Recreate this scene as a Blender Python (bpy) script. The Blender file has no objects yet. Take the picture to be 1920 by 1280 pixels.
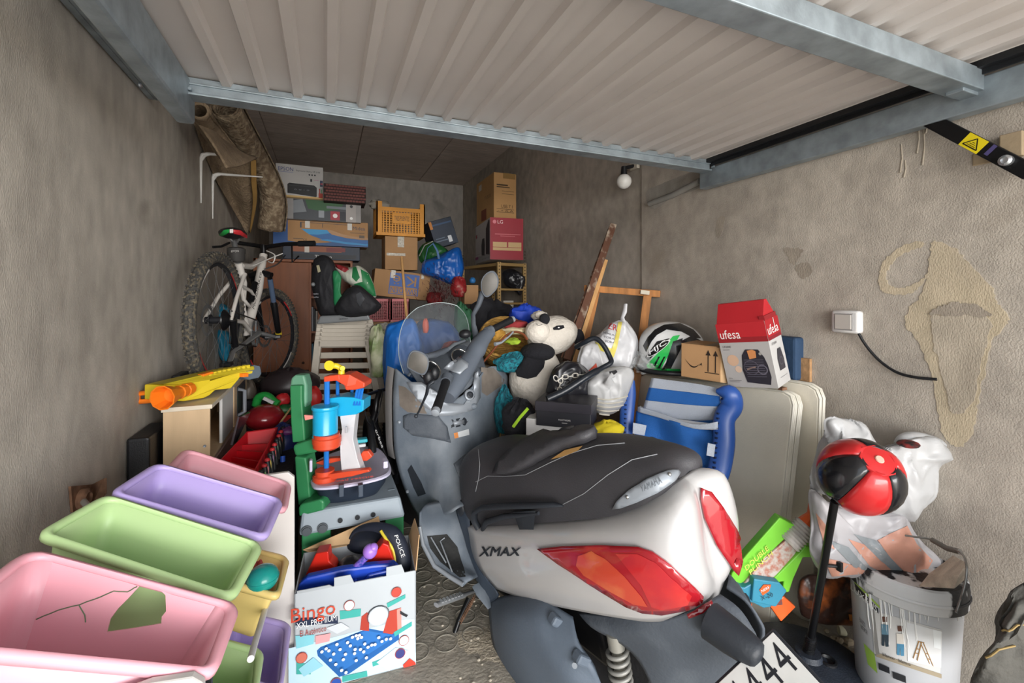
import bpy, bmesh, math, random
from math import sin, cos, pi, radians
from mathutils import Vector as V, Matrix as MX, noise as NZ
from mathutils.bvhtree import BVHTree
from mathutils.geometry import delaunay_2d_cdt
random.seed(4)
SC = bpy.context.scene; COL = SC.collection
# ---------------- camera
TH = radians(22.75); CT, ST = cos(TH), sin(TH); HC = 1.4; FP = 830.0
cd = bpy.data.cameras.new('camera'); cam = bpy.data.objects.new('camera', cd); COL.objects.link(cam); SC.camera = cam
cam.location = (0, 0, HC); cam.rotation_euler = (pi/2, 0, -TH)
cd.sensor_width = 36; cd.lens = FP/1920*36; cd.shift_y = -85/1920; cd.clip_start = .02
# ---------------- world, light, exposure
w = bpy.data.worlds.new('sky'); SC.world = w; w.use_nodes = True
bg = w.node_tree.nodes['Background']; bg.inputs[0].default_value = (.86, .93, 1, 1); bg.inputs[1].default_value = 1.5
def area(name, loc, rot, sx, sy, power, color=(1, 1, 1)):
    l = bpy.data.lights.new(name, 'AREA'); l.shape = 'RECTANGLE'; l.size = sx; l.size_y = sy; l.energy = power; l.color = color
    o = bpy.data.objects.new(name, l); COL.objects.link(o); o.location = loc; o.rotation_euler = rot
    return o
area('daylight', (.8, -11, 2.2), (radians(88), 0, 0), 14, 5, 2150, (1, .97, .94))
sl = bpy.data.lights.new('sun', 'SUN'); sl.energy = 7.5; sl.angle = .02; sl.color = (1, .95, .88); so = bpy.data.objects.new('sun', sl); COL.objects.link(so)
so.rotation_euler = V((-.35, -.32, -1)).to_track_quat('-Z', 'Y').to_euler()
SC.view_settings.view_transform = 'Standard'; SC.view_settings.look = 'None'
SC.view_settings.exposure = 0.5; SC.view_settings.gamma = 1; SC.view_settings.use_curve_mapping = False
# ---------------- pixel of the photograph -> point in the room (at a real distance)
def ray(u, v):
    xc = (u-960)/FP
    return V((xc*CT+ST, -xc*ST+CT, (555-v)/FP))
C0 = V((0, 0, HC))
def P(u, v, d): return C0+ray(u, v)*d
def PX(u, v, X): r = ray(u, v); return C0+r*(X/r.x)
def PY(u, v, Y): r = ray(u, v); return C0+r*(Y/r.y)
def PZ(u, v, Z): r = ray(u, v); return C0+r*((Z-HC)/r.z)
# ---------------- materials
def lin(c):
    if isinstance(c, str):
        c = c.lstrip('#'); c = tuple(int(c[i:i+2], 16)/255 for i in (0, 2, 4))
    return tuple((x/12.92 if x <= .04045 else ((x+.055)/1.055)**2.4) for x in c[:3])
MATS = {}
def mat(name, col, rough=.6, metal=0, nz=.12, ns=6, bump=.15, bs=40, dist=.002, trans=0, alpha=1, coat=0, col2=None, c2amt=.5, stretch=None, spec=.5, sss=0, emis=0, sharp=.12, ior=1.45):
    if name in MATS: return MATS[name]
    m = bpy.data.materials.new(name); m.use_nodes = True; N = m.node_tree.nodes; L = m.node_tree.links
    b = N['Principled BSDF']; c = lin(col)
    b.inputs['Roughness'].default_value = rough; b.inputs['Metallic'].default_value = metal
    b.inputs['Transmission Weight'].default_value = trans; b.inputs['Alpha'].default_value = alpha
    b.inputs['Coat Weight'].default_value = coat; b.inputs['Specular IOR Level'].default_value = spec; b.inputs['IOR'].default_value = ior
    tc = N.new('ShaderNodeTexCoord'); mp = N.new('ShaderNodeMapping'); L.new(tc.outputs['Object'], mp.inputs[0])
    if stretch: mp.inputs['Scale'].default_value = stretch
    n = N.new('ShaderNodeTexNoise'); n.inputs['Scale'].default_value = ns; n.inputs['Detail'].default_value = 5; L.new(mp.outputs[0], n.inputs['Vector'])
    r = N.new('ShaderNodeValToRGB'); L.new(n.outputs['Fac'], r.inputs[0])
    c2 = lin(col2) if col2 else tuple(min(1, x*(1+nz)) for x in c)
    c1 = c if col2 else tuple(x*(1-nz) for x in c)
    w0 = .5-.3*(1-c2amt) if col2 else .3
    r.color_ramp.elements[0].position = w0 if not col2 else c2amt-sharp; r.color_ramp.elements[1].position = .7 if not col2 else c2amt+sharp
    r.color_ramp.elements[0].color = (*c1, 1); r.color_ramp.elements[1].color = (*c2, 1)
    L.new(r.outputs[0], b.inputs['Base Color'])
    if emis:
        L.new(r.outputs[0], b.inputs['Emission Color']); b.inputs['Emission Strength'].default_value = emis
    if bump:
        n2 = N.new('ShaderNodeTexNoise'); n2.inputs['Scale'].default_value = bs; n2.inputs['Detail'].default_value = 3; n2.noise_type = 'RIDGED_MULTIFRACTAL' if 'bag' in name or 'film' in name else 'FBM'; L.new(mp.outputs[0], n2.inputs['Vector'])
        bp = N.new('ShaderNodeBump'); bp.inputs['Strength'].default_value = bump; bp.inputs['Distance'].default_value = dist*5
        L.new(n2.outputs['Fac'], bp.inputs['Height']); L.new(bp.outputs[0], b.inputs['Normal'])
    MATS[name] = m; return m
def K(hexcol, rough=.5, **k):           # plain coloured plastic / print
    return mat('paint_%s_%d' % (hexcol.strip('#'), int(rough*100)), hexcol, rough, nz=k.get('nz', .05), bump=k.get('bump', 0), metal=k.get('metal', 0), coat=k.get('coat', 0))
# ---------------- mesh builder
class MB:
    def __init__(s, mx=None): s.v = []; s.f = []; s.mi = []; s.m = mx or MX.Identity(4); s.cur = 0
    def add(s, vs, fs):
        o = len(s.v); s.v += [s.m @ V(p) for p in vs]
        for f in fs: s.f.append([i+o for i in f]); s.mi.append(s.cur)
        return s
    def box(s, c, d, rot=None):
        R = rot.to_4x4() if rot else MX.Identity(4); c = V(c)
        vs = [c+(R @ V((x*d[0]/2, y*d[1]/2, z*d[2]/2))) for x in (-1, 1) for y in (-1, 1) for z in (-1, 1)]
        return s.add(vs, [(0, 1, 3, 2), (4, 6, 7, 5), (0, 4, 5, 1), (2, 3, 7, 6), (0, 2, 6, 4), (1, 5, 7, 3)])
    def bb(s, a, b): a, b = V(a), V(b); return s.box((a+b)/2, [abs(x) for x in (b-a)])
    def hexa(s, p):       # 8 points: bottom 4, top 4
        return s.add(p, [(3, 2, 1, 0), (4, 5, 6, 7), (0, 1, 5, 4), (1, 2, 6, 5), (2, 3, 7, 6), (3, 0, 4, 7)])
    def loft(s, rings, caps=True, closed=True, loop=False):
        n = len(rings[0]); vs = [p for r in rings for p in r]; fs = []
        R = len(rings)
        for i in range(R if loop else R-1):
            j2 = (i+1) % R
            for k in range(n if closed else n-1):
                k2 = (k+1) % n; fs.append((i*n+k, i*n+k2, j2*n+k2, j2*n+k))
        if caps and closed and not loop: fs += [tuple(range(n))[::-1], tuple((R-1)*n+k for k in range(n))]
        return s.add(vs, fs)
    def tube(s, pts, r, n=10, loop=False, flat=1, caps=True):
        pts = [V(p) for p in pts]; rr = r if isinstance(r, (list, tuple)) else [r]*len(pts); rings = []; up = None
        m = len(pts)
        for i, p in enumerate(pts):
            a = pts[(i-1) % m] if (i or loop) else p; b = pts[(i+1) % m] if (i < m-1 or loop) else p
            t = (b-a).normalized() if (b-a).length > 1e-9 else V((0, 0, 1))
            if up is None: up = V((0, 0, 1)) if abs(t.z) < .9 else V((1, 0, 0))
            x = t.cross(up).normalized(); y = x.cross(t).normalized(); up = y
            rings.append([p+(x*cos(q)+y*sin(q)*flat)*rr[i] for q in [2*pi*k/n for k in range(n)]])
        return s.loft(rings, caps=caps, loop=loop)
    def cyl(s, a, b, r0, r1=None, n=20): return s.tube([a, b], [r0, r0 if r1 is None else r1], n)
    def lathe(s, prof, n=28, o=(0, 0, 0), ax=(0, 0, 1), caps=True):
        ax = V(ax).normalized(); x = ax.orthogonal().normalized(); y = ax.cross(x); o = V(o)
        return s.loft([[o+ax*z+(x*cos(q)+y*sin(q))*max(r, 1e-5) for q in [2*pi*k/n for k in range(n)]] for r, z in prof], caps=caps)
    def ell(s, c, r, rot=None, n=20, k=12, f=None, e=1):
        R = rot.to_3x3() if rot else MX.Identity(3); c = V(c); rings = []
        for i in range(k+1):
            a = -pi/2+pi*i/k; ring = []
            for j in range(n):
                q = 2*pi*j/n; ca = abs(cos(a))**e; sa = (abs(sin(a))**e)*(1 if a > 0 else -1)
                p = V((cos(q)*ca, sin(q)*ca, sa))
                g = f(p) if f else 1
                ring.append(c+R @ V((p.x*r[0]*g, p.y*r[1]*g, p.z*r[2]*g)))
            rings.append(ring)
        return s.loft(rings)
    def prism(s, pts, h, mx=None):      # 2-D outline extruded by h along z of mx
        m = mx or MX.Identity(4); n = len(pts)
        return s.add([m @ V((p[0], p[1], 0)) for p in pts]+[m @ V((p[0], p[1], h)) for p in pts],
                     [tuple(range(n))[::-1], tuple(range(n, 2*n))]+[(i, (i+1) % n, n+(i+1) % n, n+i) for i in range(n)])
    def plate(s, pts, th, ref):          # planar 3-D outline given thickness away from ref side
        a = (V(pts[1])-V(pts[0])).cross(V(pts[-1])-V(pts[0])).normalized()
        if a.dot(V(ref)) < 0: a = -a
        n = len(pts)
        return s.add([V(p) for p in pts]+[V(p)+a*th for p in pts], [tuple(range(n))[::-1], tuple(range(n, 2*n))]+[(i, (i+1) % n, n+(i+1) % n, n+i) for i in range(n)])
    def grid(s, rows):
        n = len(rows[0]); vs = [V(p) for r in rows for p in r]
        return s.add(vs, [(i*n+k, i*n+k+1, (i+1)*n+k+1, (i+1)*n+k) for i in range(len(rows)-1) for k in range(n-1)])
    def mirror(s):       # copy everything mirrored in local y (used before .m is applied)
        o = len(s.v); s.v += [V((p.x, -p.y, p.z)) for p in s.v]
        for f, m in list(zip(s.f, s.mi)): s.f.append([i+o for i in f][::-1]); s.mi.append(m)
        return s
    def bvh(s, M=None):
        vs = [(M @ p if M else p) for p in s.v]; return BVHTree.FromPolygons(vs, s.f)
    def build(s, name, mats, parent=None, smooth=0, bevel=0, label=None, local=False, sub=0, solid=0, weld=False, cat=None, group=None, kind=None):
        me = bpy.data.meshes.new(name)
        top = parent is None
        if top:
            if not local:
                xs = [p.x for p in s.v]; ys = [p.y for p in s.v]; o0 = V(((min(xs)+max(xs))/2, (min(ys)+max(ys))/2, min(p.z for p in s.v)))
            else: o0 = V((0, 0, 0))
            inv = MX.Translation(-o0)
        else: inv = MX.Identity(4) if local else MWI(parent)
        me.from_pydata([inv @ p for p in s.v], [], s.f); me.update()
        ml = mats if isinstance(mats, (list, tuple)) else [mats]
        for m in ml: me.materials.append(m)
        if len(ml) > 1: me.polygons.foreach_set('material_index', s.mi)
        bm = bmesh.new(); bm.from_mesh(me)
        if weld: bmesh.ops.remove_doubles(bm, verts=bm.verts, dist=1e-5)
        bmesh.ops.recalc_face_normals(bm, faces=bm.faces); bm.to_mesh(me); bm.free()
        if smooth:
            me.polygons.foreach_set('use_smooth', [True]*len(me.polygons)); me.set_sharp_from_angle(angle=radians(smooth))
        o = bpy.data.objects.new(name, me); COL.objects.link(o)
        if top: o.location = o0
        else: o.parent = parent
        if solid: q = o.modifiers.new('solid', 'SOLIDIFY'); q.thickness = solid; q.offset = 0
        if bevel: q = o.modifiers.new('bevel', 'BEVEL'); q.width = bevel; q.segments = 2; q.limit_method = 'ANGLE'; q.angle_limit = radians(40)
        if sub: q = o.modifiers.new('sub', 'SUBSURF'); q.levels = sub; q.render_levels = sub
        if label: o['label'] = label
        if cat: o['category'] = cat
        if group: o['group'] = group
        if kind: o['kind'] = kind
        return o
def MWI(p):
    while p.parent: p = p.parent
    if p.type == 'MESH': return MX.Translation(-p.location)
    return p.matrix_basis.inverted()
def thing(name, label, cat, loc=(0, 0, 0), rz=0, group=None, mx=None, kind=None):
    o = bpy.data.objects.new(name, None); COL.objects.link(o); o.empty_display_size = .1
    if mx: o.matrix_basis = mx
    else: o.matrix_basis = MX.Translation(V(loc)) @ MX.Rotation(rz, 4, 'Z')
    if label: o['label'] = label
    if cat: o['category'] = cat
    if group: o['group'] = group
    if kind: o['kind'] = kind
    return o
_txt = {}
def textmesh(s):
    if s in _txt: return _txt[s]
    c = bpy.data.curves.new('t', 'FONT'); c.body = s; c.size = 1; c.resolution_u = 2
    o = bpy.data.objects.new('t', c); COL.objects.link(o); bpy.context.view_layer.update()
    me = bpy.data.meshes.new_from_object(o); vs = [V((p.co.x, p.co.y)) for p in me.vertices]; fs = [tuple(p.vertices) for p in me.polygons]
    bpy.data.objects.remove(o); bpy.data.meshes.remove(me)
    x0 = min(p.x for p in vs); x1 = max(p.x for p in vs); y0 = min(p.y for p in vs); y1 = max(p.y for p in vs)
    vs = [((p.x-x0)/(x1-x0), (p.y-y0)/(y1-y0)) for p in vs]; _txt[s] = (vs, fs, (x1-x0)/(y1-y0)); return _txt[s]
def printf(parent, fm, W, H, items, name='print', z0=.0008, label=None, rough=.5):
    """flat print on the face fm (x right, y up, z out); items in fractions of the face"""
    mb = MB(fm); cols = []; z = z0
    for it in items:
        k = it[0]; c = it[-1]
        if c not in cols: cols.append(c)
        mb.cur = cols.index(c); z += .00022
        if k == 'r': x0, y0, x1, y1 = it[1:5]; mb.add([(x0*W, y0*H, z), (x1*W, y0*H, z), (x1*W, y1*H, z), (x0*W, y1*H, z)], [(0, 1, 2, 3)])
        elif k == 'p': mb.add([(x*W, y*H, z) for x, y in it[1]], [tuple(range(len(it[1])))])
        elif k == 'c':
            x, y, r = it[1:4]; ry = it[4] if len(it) > 5 else r*W/H
            mb.add([(x*W+r*W*cos(a), y*H+ry*H*sin(a), z) for a in [2*pi*i/20 for i in range(20)]], [tuple(range(20))])
        elif k == 't':       # text in the box x0,y0,x1,y1, last-but-one optional angle
            s_, x0, y0, x1, y1 = it[1:6]; ang = it[6] if len(it) > 7 else 0
            vs, fs, asp = textmesh(s_); cx, cy = (x0+x1)/2*W, (y0+y1)/2*H; w_, h_ = (x1-x0)*W, (y1-y0)*H
            ca, sa = cos(radians(ang)), sin(radians(ang))
            mb.add([(cx+(a-.5)*w_*ca-(b-.5)*h_*sa, cy+(a-.5)*w_*sa+(b-.5)*h_*ca, z) for a, b in vs], fs)
    return mb.build(name, [K(c, rough) if isinstance(c, str) else c for c in cols], parent, local=True, label=label)
def frame4(o, x, y, z):
    m = MX.Identity(4)
    for i in range(3): m[i][0] = x[i]; m[i][1] = y[i]; m[i][2] = z[i]; m[i][3] = o[i]
    return m
def faces_of(w, t, h):   # box local: x 0..w, y 0..t (away), z 0..h
    X, Y, Z = V((1, 0, 0)), V((0, 1, 0)), V((0, 0, 1))
    return dict(front=(frame4(V((0, 0, 0)), X, Z, -Y), w, h), left=(frame4(V((0, t, 0)), -Y, Z, -X), t, h),
                right=(frame4(V((w, 0, 0)), Y, Z, X), t, h), top=(frame4(V((0, 0, h)), X, Y, Z), w, t))
def boxthing(name, label, cat, L, R, vt, vb, t, material, prints={}, group=None, roll=0, bevel=.004, z=None, body='body', extra=None, tilt=0, al=False):
    """a box whose front face runs from pixel column L=(u,d) to R=(u,d); vt/vb top and bottom rows at L"""
    a = P(L[0], vb, L[1]); b = PY(R[0], vb, a.y) if al else P(R[0], vb, R[1]); top = P(L[0], vt, L[1])
    h = top.z-a.z
    if z is not None: a.z = z
    ang = math.atan2(b.y-a.y, b.x-a.x); w_ = math.hypot(b.x-a.x, b.y-a.y)
    m = MX.Translation(a) @ MX.Rotation(ang, 4, 'Z') @ MX.Rotation(-radians(roll), 4, 'Y') @ MX.Rotation(radians(tilt), 4, 'X')
    r = thing(name, label, cat, mx=m, group=group)
    MB().bb((0, 0, 0), (w_, t, h)).build(body, material, r, local=True, bevel=bevel)
    fs = faces_of(w_, t, h)
    for fn, items in prints.items(): printf(r, *fs[fn], items)
    return r, w_, t, h
def rayhit(bv, u, v, off):
    d = ray(u, v).normalized(); hit = bv.ray_cast(C0, d)
    if hit[0] is None: return None
    n = hit[1]; n = n if n.dot(d) < 0 else -n
    return hit[0]+n*off
def onsurf(parent, bv, poly, material, name, off=.003, step=7, solid=0, label=None, smooth=60, mirrorM=None, wl=None):
    """a skin lying on a modelled surface: outline given as sight lines, met with the real surface"""
    pts = []
    for i in range(len(poly)):
        a = V(poly[i]); b = V(poly[(i+1) % len(poly)]); n = max(1, int((b-a).length/step))
        pts += [a.lerp(b, k/n) for k in range(n)]
    no = len(pts); us = [p.x for p in pts]; vs = [p.y for p in pts]
    def inside(x, y):
        c = False
        for i in range(no):
            a, b = pts[i], pts[i-1]
            if (a.y > y) != (b.y > y) and x < (b.x-a.x)*(y-a.y)/(b.y-a.y)+a.x: c = not c
        return c
    ins = []; y = min(vs)+step/2
    while y < max(vs):
        x = min(us)+step/2
        while x < max(us):
            if inside(x, y) and min((V((x, y))-p).length for p in pts) > step*.5: ins.append(V((x, y)))
            x += step
        y += step
    r = delaunay_2d_cdt(pts+ins, [], [list(range(no))], 1, 1e-4)
    W = []; miss = []
    for p in r[0]:
        q = rayhit(bv, p.x, p.y, off); W.append(q)
        if q is None: miss.append(len(W)-1)
    good = [q for q in W if q is not None]
    if not good: return None
    for i in miss:
        p = r[0][i]; g = min((k for k in range(len(W)) if W[k] is not None and k not in miss), key=lambda k: (r[0][k]-p).length)
        dd = (W[g]-C0).dot(V((ST, CT, 0))); W[i] = P(p.x, p.y, dd)
    mb = MB(); fs = [tuple(f) for f in r[2]]; mb.add(W, fs)
    if mirrorM:
        inv = mirrorM.inverted(); q = [mirrorM @ V((a.x, -a.y, a.z)) for a in [inv @ p for p in W]]
        if mirrorM: 
            mb2 = MB(); mb2.add(q, [f[::-1] for f in fs])
            mb2.build(name, material, parent, smooth=smooth, solid=solid, label=label)
    return mb.build(name, material, parent, smooth=smooth, solid=solid, label=label)
def textsurf(parent, bv, s, quad, material, name='lettering', off=.004, solid=0, label=None):
    """letters lying on a modelled surface; quad = bl, br, tr, tl sight lines"""
    vs, fs, asp = textmesh(s); bl, br, tr, tl = [V(q) for q in quad]; W = []
    for a, b in vs:
        p = bl.lerp(br, a).lerp(tl.lerp(tr, a), b); q = rayhit(bv, p.x, p.y, off)
        if q is None: q = W[-1] if W else rayhit(bv, *bl, off)
        if q is None: return None
        W.append(q)
    return MB().add(W, fs).build(name, material, parent, solid=solid, label=label)
def crv(pts, n=6, closed=False):      # Catmull-Rom through points
    pts = [V(p) for p in pts]; m = len(pts); out = []
    for i in range(m if closed else m-1):
        p0 = pts[(i-1) % m] if (i or closed) else pts[0]; p1 = pts[i]; p2 = pts[(i+1) % m]; p3 = pts[(i+2) % m] if (i+2 < m or closed) else pts[-1]
        for k in range(n):
            t = k/n; out.append(.5*((2*p1)+(p2-p0)*t+(2*p0-5*p1+4*p2-p3)*t*t+(3*p1-p0-3*p2+p3)*t**3))
    if not closed: out.append(pts[-1])
    return out
def fine(rows, n=4):       # smooth a control grid
    r = [crv(x, n) for x in rows]; return [list(x) for x in zip(*[crv(c, n) for c in zip(*r)])]
def sack(name, label, cat, c, r, material, seed=1, pleat=9, amp=.08, neck=.0, neckr=.15, knot=0, flat=.8, group=None, tilt=0, nz=.12, n=56, k=32, lean=(0, 0), part=None):
    """filled soft bag: gathered towards a neck, flattened where it rests, creased"""
    mb = MB(); c = V(c); rings = []; S = V((seed*3.1, seed*1.7, seed*.9)); R = MX.Rotation(tilt, 3, 'Y')
    for i in range(k+1):
        a = -pi/2+pi*i/k; ring = []
        for j in range(n):
            q = 2*pi*j/n; p = V((cos(q)*cos(a), sin(q)*cos(a), sin(a)))
            g = 1+nz*NZ.noise(p*1.6+S)+.5*nz*NZ.noise(p*4+S)
            top = max(0, p.z); g *= 1+amp*top*sin(pleat*q+3*NZ.noise(p*2+S))+amp*.25*abs(NZ.noise(p*9+S))
            # sharp creases
            g += .035*(1-abs(NZ.noise(V((p.x*3, p.y*3, p.z*2))+S*2))*4) if abs(NZ.noise(V((p.x*3, p.y*3, p.z*2))+S*2)) < .25 else 0
            z = p.z*g
            if z < -flat: z = -flat+(z+flat)*.12
            ring.append(c+R @ V((p.x*r[0]*g+lean[0]*top*top, p.y*r[1]*g+lean[1]*top*top, z*r[2])))
        rings.append(ring)
    mb.loft(rings)
    if neck:
        t = c+R @ V((lean[0], lean[1], r[2]*.96)); pts = [t-V((0, 0, .03)), t+V((0, 0, neck*.3)), t+V((.2*neck, 0, neck*.65)), t+V((.15*neck, 0, neck))]
        rg = []
        for i, p in enumerate(pts):
            rr = neckr*[1.4, .55, .8, .6][i]
            rg.append([p+V((cos(q)*rr*(1+.3*sin(5*q)), sin(q)*rr*.6*(1+.3*cos(4*q)), 0)) for q in [2*pi*j/14 for j in range(14)]])
        mb.loft(rg)
    if part: return mb.build(name, material, part, smooth=50, label=label), mb
    return mb.build(name, material, None, smooth=50, label=label, cat=cat, group=group), mb
# ================= the setting
WL, WR, YB, ZC, YF = -.70, 1.96, 6.65, 3.12, -.06
def wallmat(name, a, b, dark, streak=(1, 1, .5), bump=.35, bs=230, stain=.62, zdark=None):
    m = bpy.data.materials.new(name); m.use_nodes = True; N = m.node_tree.nodes; L = m.node_tree.links; B = N['Principled BSDF']
    B.inputs['Roughness'].default_value = .95; B.inputs['Specular IOR Level'].default_value = .15
    tc = N.new('ShaderNodeTexCoord')
    def noise(sc, det, vec=None, st=None, dis=0):
        n = N.new('ShaderNodeTexNoise'); n.inputs['Scale'].default_value = sc; n.inputs['Detail'].default_value = det; n.inputs['Distortion'].default_value = dis
        if st:
            mp = N.new('ShaderNodeMapping'); mp.inputs['Scale'].default_value = st; L.new(tc.outputs['Object'], mp.inputs[0]); L.new(mp.outputs[0], n.inputs['Vector'])
        else: L.new(tc.outputs['Object'], n.inputs['Vector'])
        return n.outputs['Fac']
    def ramp(x, p0, p1, c0, c1):
        r = N.new('ShaderNodeValToRGB'); e = r.color_ramp.elements; e[0].position = p0; e[1].position = p1; e[0].color = (*c0, 1); e[1].color = (*c1, 1); L.new(x, r.inputs[0]); return r.outputs[0]
    def mix(f, x, y, t='MIX'):
        q = N.new('ShaderNodeMix'); q.data_type = 'RGBA'; q.blend_type = t
        if isinstance(f, float): q.inputs[0].default_value = f
        else: L.new(f, q.inputs[0])
        L.new(x, q.inputs[6]); L.new(y, q.inputs[7]); return q.outputs[2]
    base = ramp(noise(1.6, 6, st=streak, dis=.3), .3, .7, lin(a), lin(b))
    fine_ = ramp(noise(14, 6, st=streak), .3, .75, (.72,)*3, (1.12,)*3)
    c = mix(.8, base, fine_, 'MULTIPLY')
    st = ramp(noise(2.3, 7, dis=.3), stain, stain+.16, (0,)*3, (1,)*3)
    dk = N.new('ShaderNodeRGB'); dk.outputs[0].default_value = (*lin(dark), 1)
    c = mix(st, c, dk.outputs[0])
    sp = ramp(noise(170, 2), .70, .74, (0,)*3, (.5,)*3); lt = N.new('ShaderNodeRGB'); lt.outputs[0].default_value = (*lin(b), 1)
    c = mix(sp, c, lt.outputs[0], 'SCREEN')
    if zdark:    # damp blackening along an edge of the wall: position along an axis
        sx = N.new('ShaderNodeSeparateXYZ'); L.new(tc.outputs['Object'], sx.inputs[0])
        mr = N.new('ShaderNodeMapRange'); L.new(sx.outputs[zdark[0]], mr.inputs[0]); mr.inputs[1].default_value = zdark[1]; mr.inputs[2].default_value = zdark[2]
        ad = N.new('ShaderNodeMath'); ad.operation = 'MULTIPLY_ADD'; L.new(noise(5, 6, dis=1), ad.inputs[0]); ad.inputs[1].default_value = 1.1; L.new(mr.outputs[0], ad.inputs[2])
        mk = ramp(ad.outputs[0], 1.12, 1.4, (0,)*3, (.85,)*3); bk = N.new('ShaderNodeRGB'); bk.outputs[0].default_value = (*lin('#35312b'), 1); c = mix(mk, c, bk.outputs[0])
    L.new(c, B.inputs['Base Color'])
    b1 = N.new('ShaderNodeBump'); b1.inputs['Strength'].default_value = bump; b1.inputs['Distance'].default_value = .006; L.new(noise(bs, 4, st=streak), b1.inputs['Height'])
    b2 = N.new('ShaderNodeBump'); b2.inputs['Strength'].default_value = .2; b2.inputs['Distance'].default_value = .012; L.new(noise(7, 4, st=streak), b2.inputs['Height']); L.new(b1.outputs[0], b2.inputs['Normal'])
    L.new(b2.outputs[0], B.inputs['Normal'])
    MATS[name] = m; return m
def struct(name, mb, m, label, **k): return mb.build(name, m, None, kind='structure', label=label, **k)
M_WL = wallmat('wall_render_left', '#a19a90', '#bbb4a9', '#8b847a')
M_WR = wallmat('wall_render_right', '#aba297', '#bfb6aa', '#988d7f', bump=.45, streak=(1, 1, .8), stain=.66)
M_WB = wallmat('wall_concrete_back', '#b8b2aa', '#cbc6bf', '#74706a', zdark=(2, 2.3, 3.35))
M_CE = wallmat('ceiling_concrete', '#cdbdb2', '#decfc4', '#b1a094', streak=(.35, 3, 1), bump=.7, bs=60)
M_FL = wallmat('floor_cement', '#989185', '#bab1a2', '#6f695f', streak=(1, 1, 1), bump=.8, bs=60, stain=.6)
M_GALV = mat('galvanised_steel', '#98a3aa', .45, .55, nz=.25, ns=14, bump=.05, bs=120)
M_SHEET = mat('door_sheet_paint', '#cdc6c2', .5, .1, nz=.05, ns=3, bump=0)
M_BLK = mat('black_plastic', '#17181b', .45, bump=.1, bs=200)
M_BLKM = mat('black_metal', '#141416', .3, .3, bump=0)
M_DK = mat('near_black_cloth', '#1b1b20', .8, bump=.4, bs=60)  # near-black cloth, dark in its own colour
wl_ = MB().bb((WL-.2, YF, -.1), (WL, YB+.2, ZC+.15)); W_L = struct('wall_left', wl_, M_WL, 'grey cement rendered wall on the left with vertical trowel streaks')
wr = MB().bb((WR, YF, -.1), (WR+.2, YB+.2, ZC+.15)).bb((WR-.012, YF, 0), (WR+.01, 2.4, ZC)); W_R = struct('wall_right', wr, M_WR, 'rough beige grey rendered wall on the right with a vertical seam', )
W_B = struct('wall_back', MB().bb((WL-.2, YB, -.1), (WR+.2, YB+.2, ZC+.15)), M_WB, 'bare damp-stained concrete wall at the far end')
FLO = struct('floor', MB().bb((WL-.2, YF, -.1), (WR+.2, YB+.2, 0)), M_FL, 'dirty cement floor with crumbled plaster dust')
struct('driveway', MB().bb((-9, -12, -.12), (10, YF, -.005)), mat('driveway_concrete', '#c4c0b8', .9, nz=.15, ns=2), 'pale concrete driveway outside the garage opening')
CE = thing('ceiling', 'brown-grey concrete ceiling of wide precast slabs with a cracked joint', None, (0, 0, ZC), kind='structure')
for a, b in ((-.70, -.583), (-.577, .342), (.350, 1.27), (1.278, 1.96)):
    MB().bb((a, YF, ZC), (b, YB, ZC+.1)).build('slab', M_CE, CE, bevel=.004)
MB().bb((WL, YF, ZC+.1), (WR, YB, ZC+.16)).build('slab_backing', M_DK, CE)
# facade piers outside so that daylight enters by the opening only
FAC = struct('wall_front', MB().bb((-9, YF-.25, 0), (WL, YF, 3.6)).bb((WR, YF-.25, 0), (10, YF, 3.6)).bb((WL, YF-.25, 2.45), (WR, YF, 3.6)), M_WR, 'rendered front of the garage around its opening')
# floor tiles with raised rings (left of the scooter) and plaster crumbs
rg = MB()
for i in range(7):
    for j in range(11):
        cx, cy = .10+i*.115, 1.52+j*.115
        if cy < 1.72 or cx > .75: continue
        ring = [(cx+.045*cos(a), cy+.045*sin(a), .001) for a in [2*pi*k/18 for k in range(18)]]
        rg.tube(ring, .0022, 5, loop=True)
rg.build('raised_tile_ring', mat('tile_ring_dirt', '#8b867b', .9, nz=.2), FLO, smooth=60, kind='stuff')
ds = MB(); g = []
for j in range(46):
    row = []
    for i in range(40):
        x, y = .42+.75*i/39, .72+1.12*j/45; e = min(1, 4*min(i/39, 1-i/39, j/45, 1-j/45)); h = (.016*max(0, NZ.noise(V((x*5, y*5, 3)))+.25)+.005*NZ.noise(V((x*22, y*22, 1))))*e-.002
        row.append((x, y, h))
    g.append(row)
ds.grid(g).build('dust_pile', mat('sandy_dust', '#bcb09c', 1, nz=.25, ns=14, col2='#9c9282', c2amt=.5, bump=.8, bs=90, dist=.002), FLO, smooth=60, label='sandy plaster dust')
cr = MB()
for i in range(260):
    a = random.uniform(.0, 1.75), random.uniform(.75, 2.3)
    if i > 90: a = (random.gauss(.62, .22), random.gauss(1.25, .3))
    if i > 180: a = (random.gauss(1.72, .1), random.gauss(1.12, .16))
    if a[0] > 1.93: continue
    s = random.uniform(.002, .009)*(1.8 if i % 17 == 0 else 1)
    cr.ell((a[0], a[1], s*.4), (s, s*random.uniform(.5, 1), s*.6), n=6, k=3)
cr.build('plaster_crumb', mat('crumb', '#b9b0a0', .95, nz=.25), FLO, kind='stuff')
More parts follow.
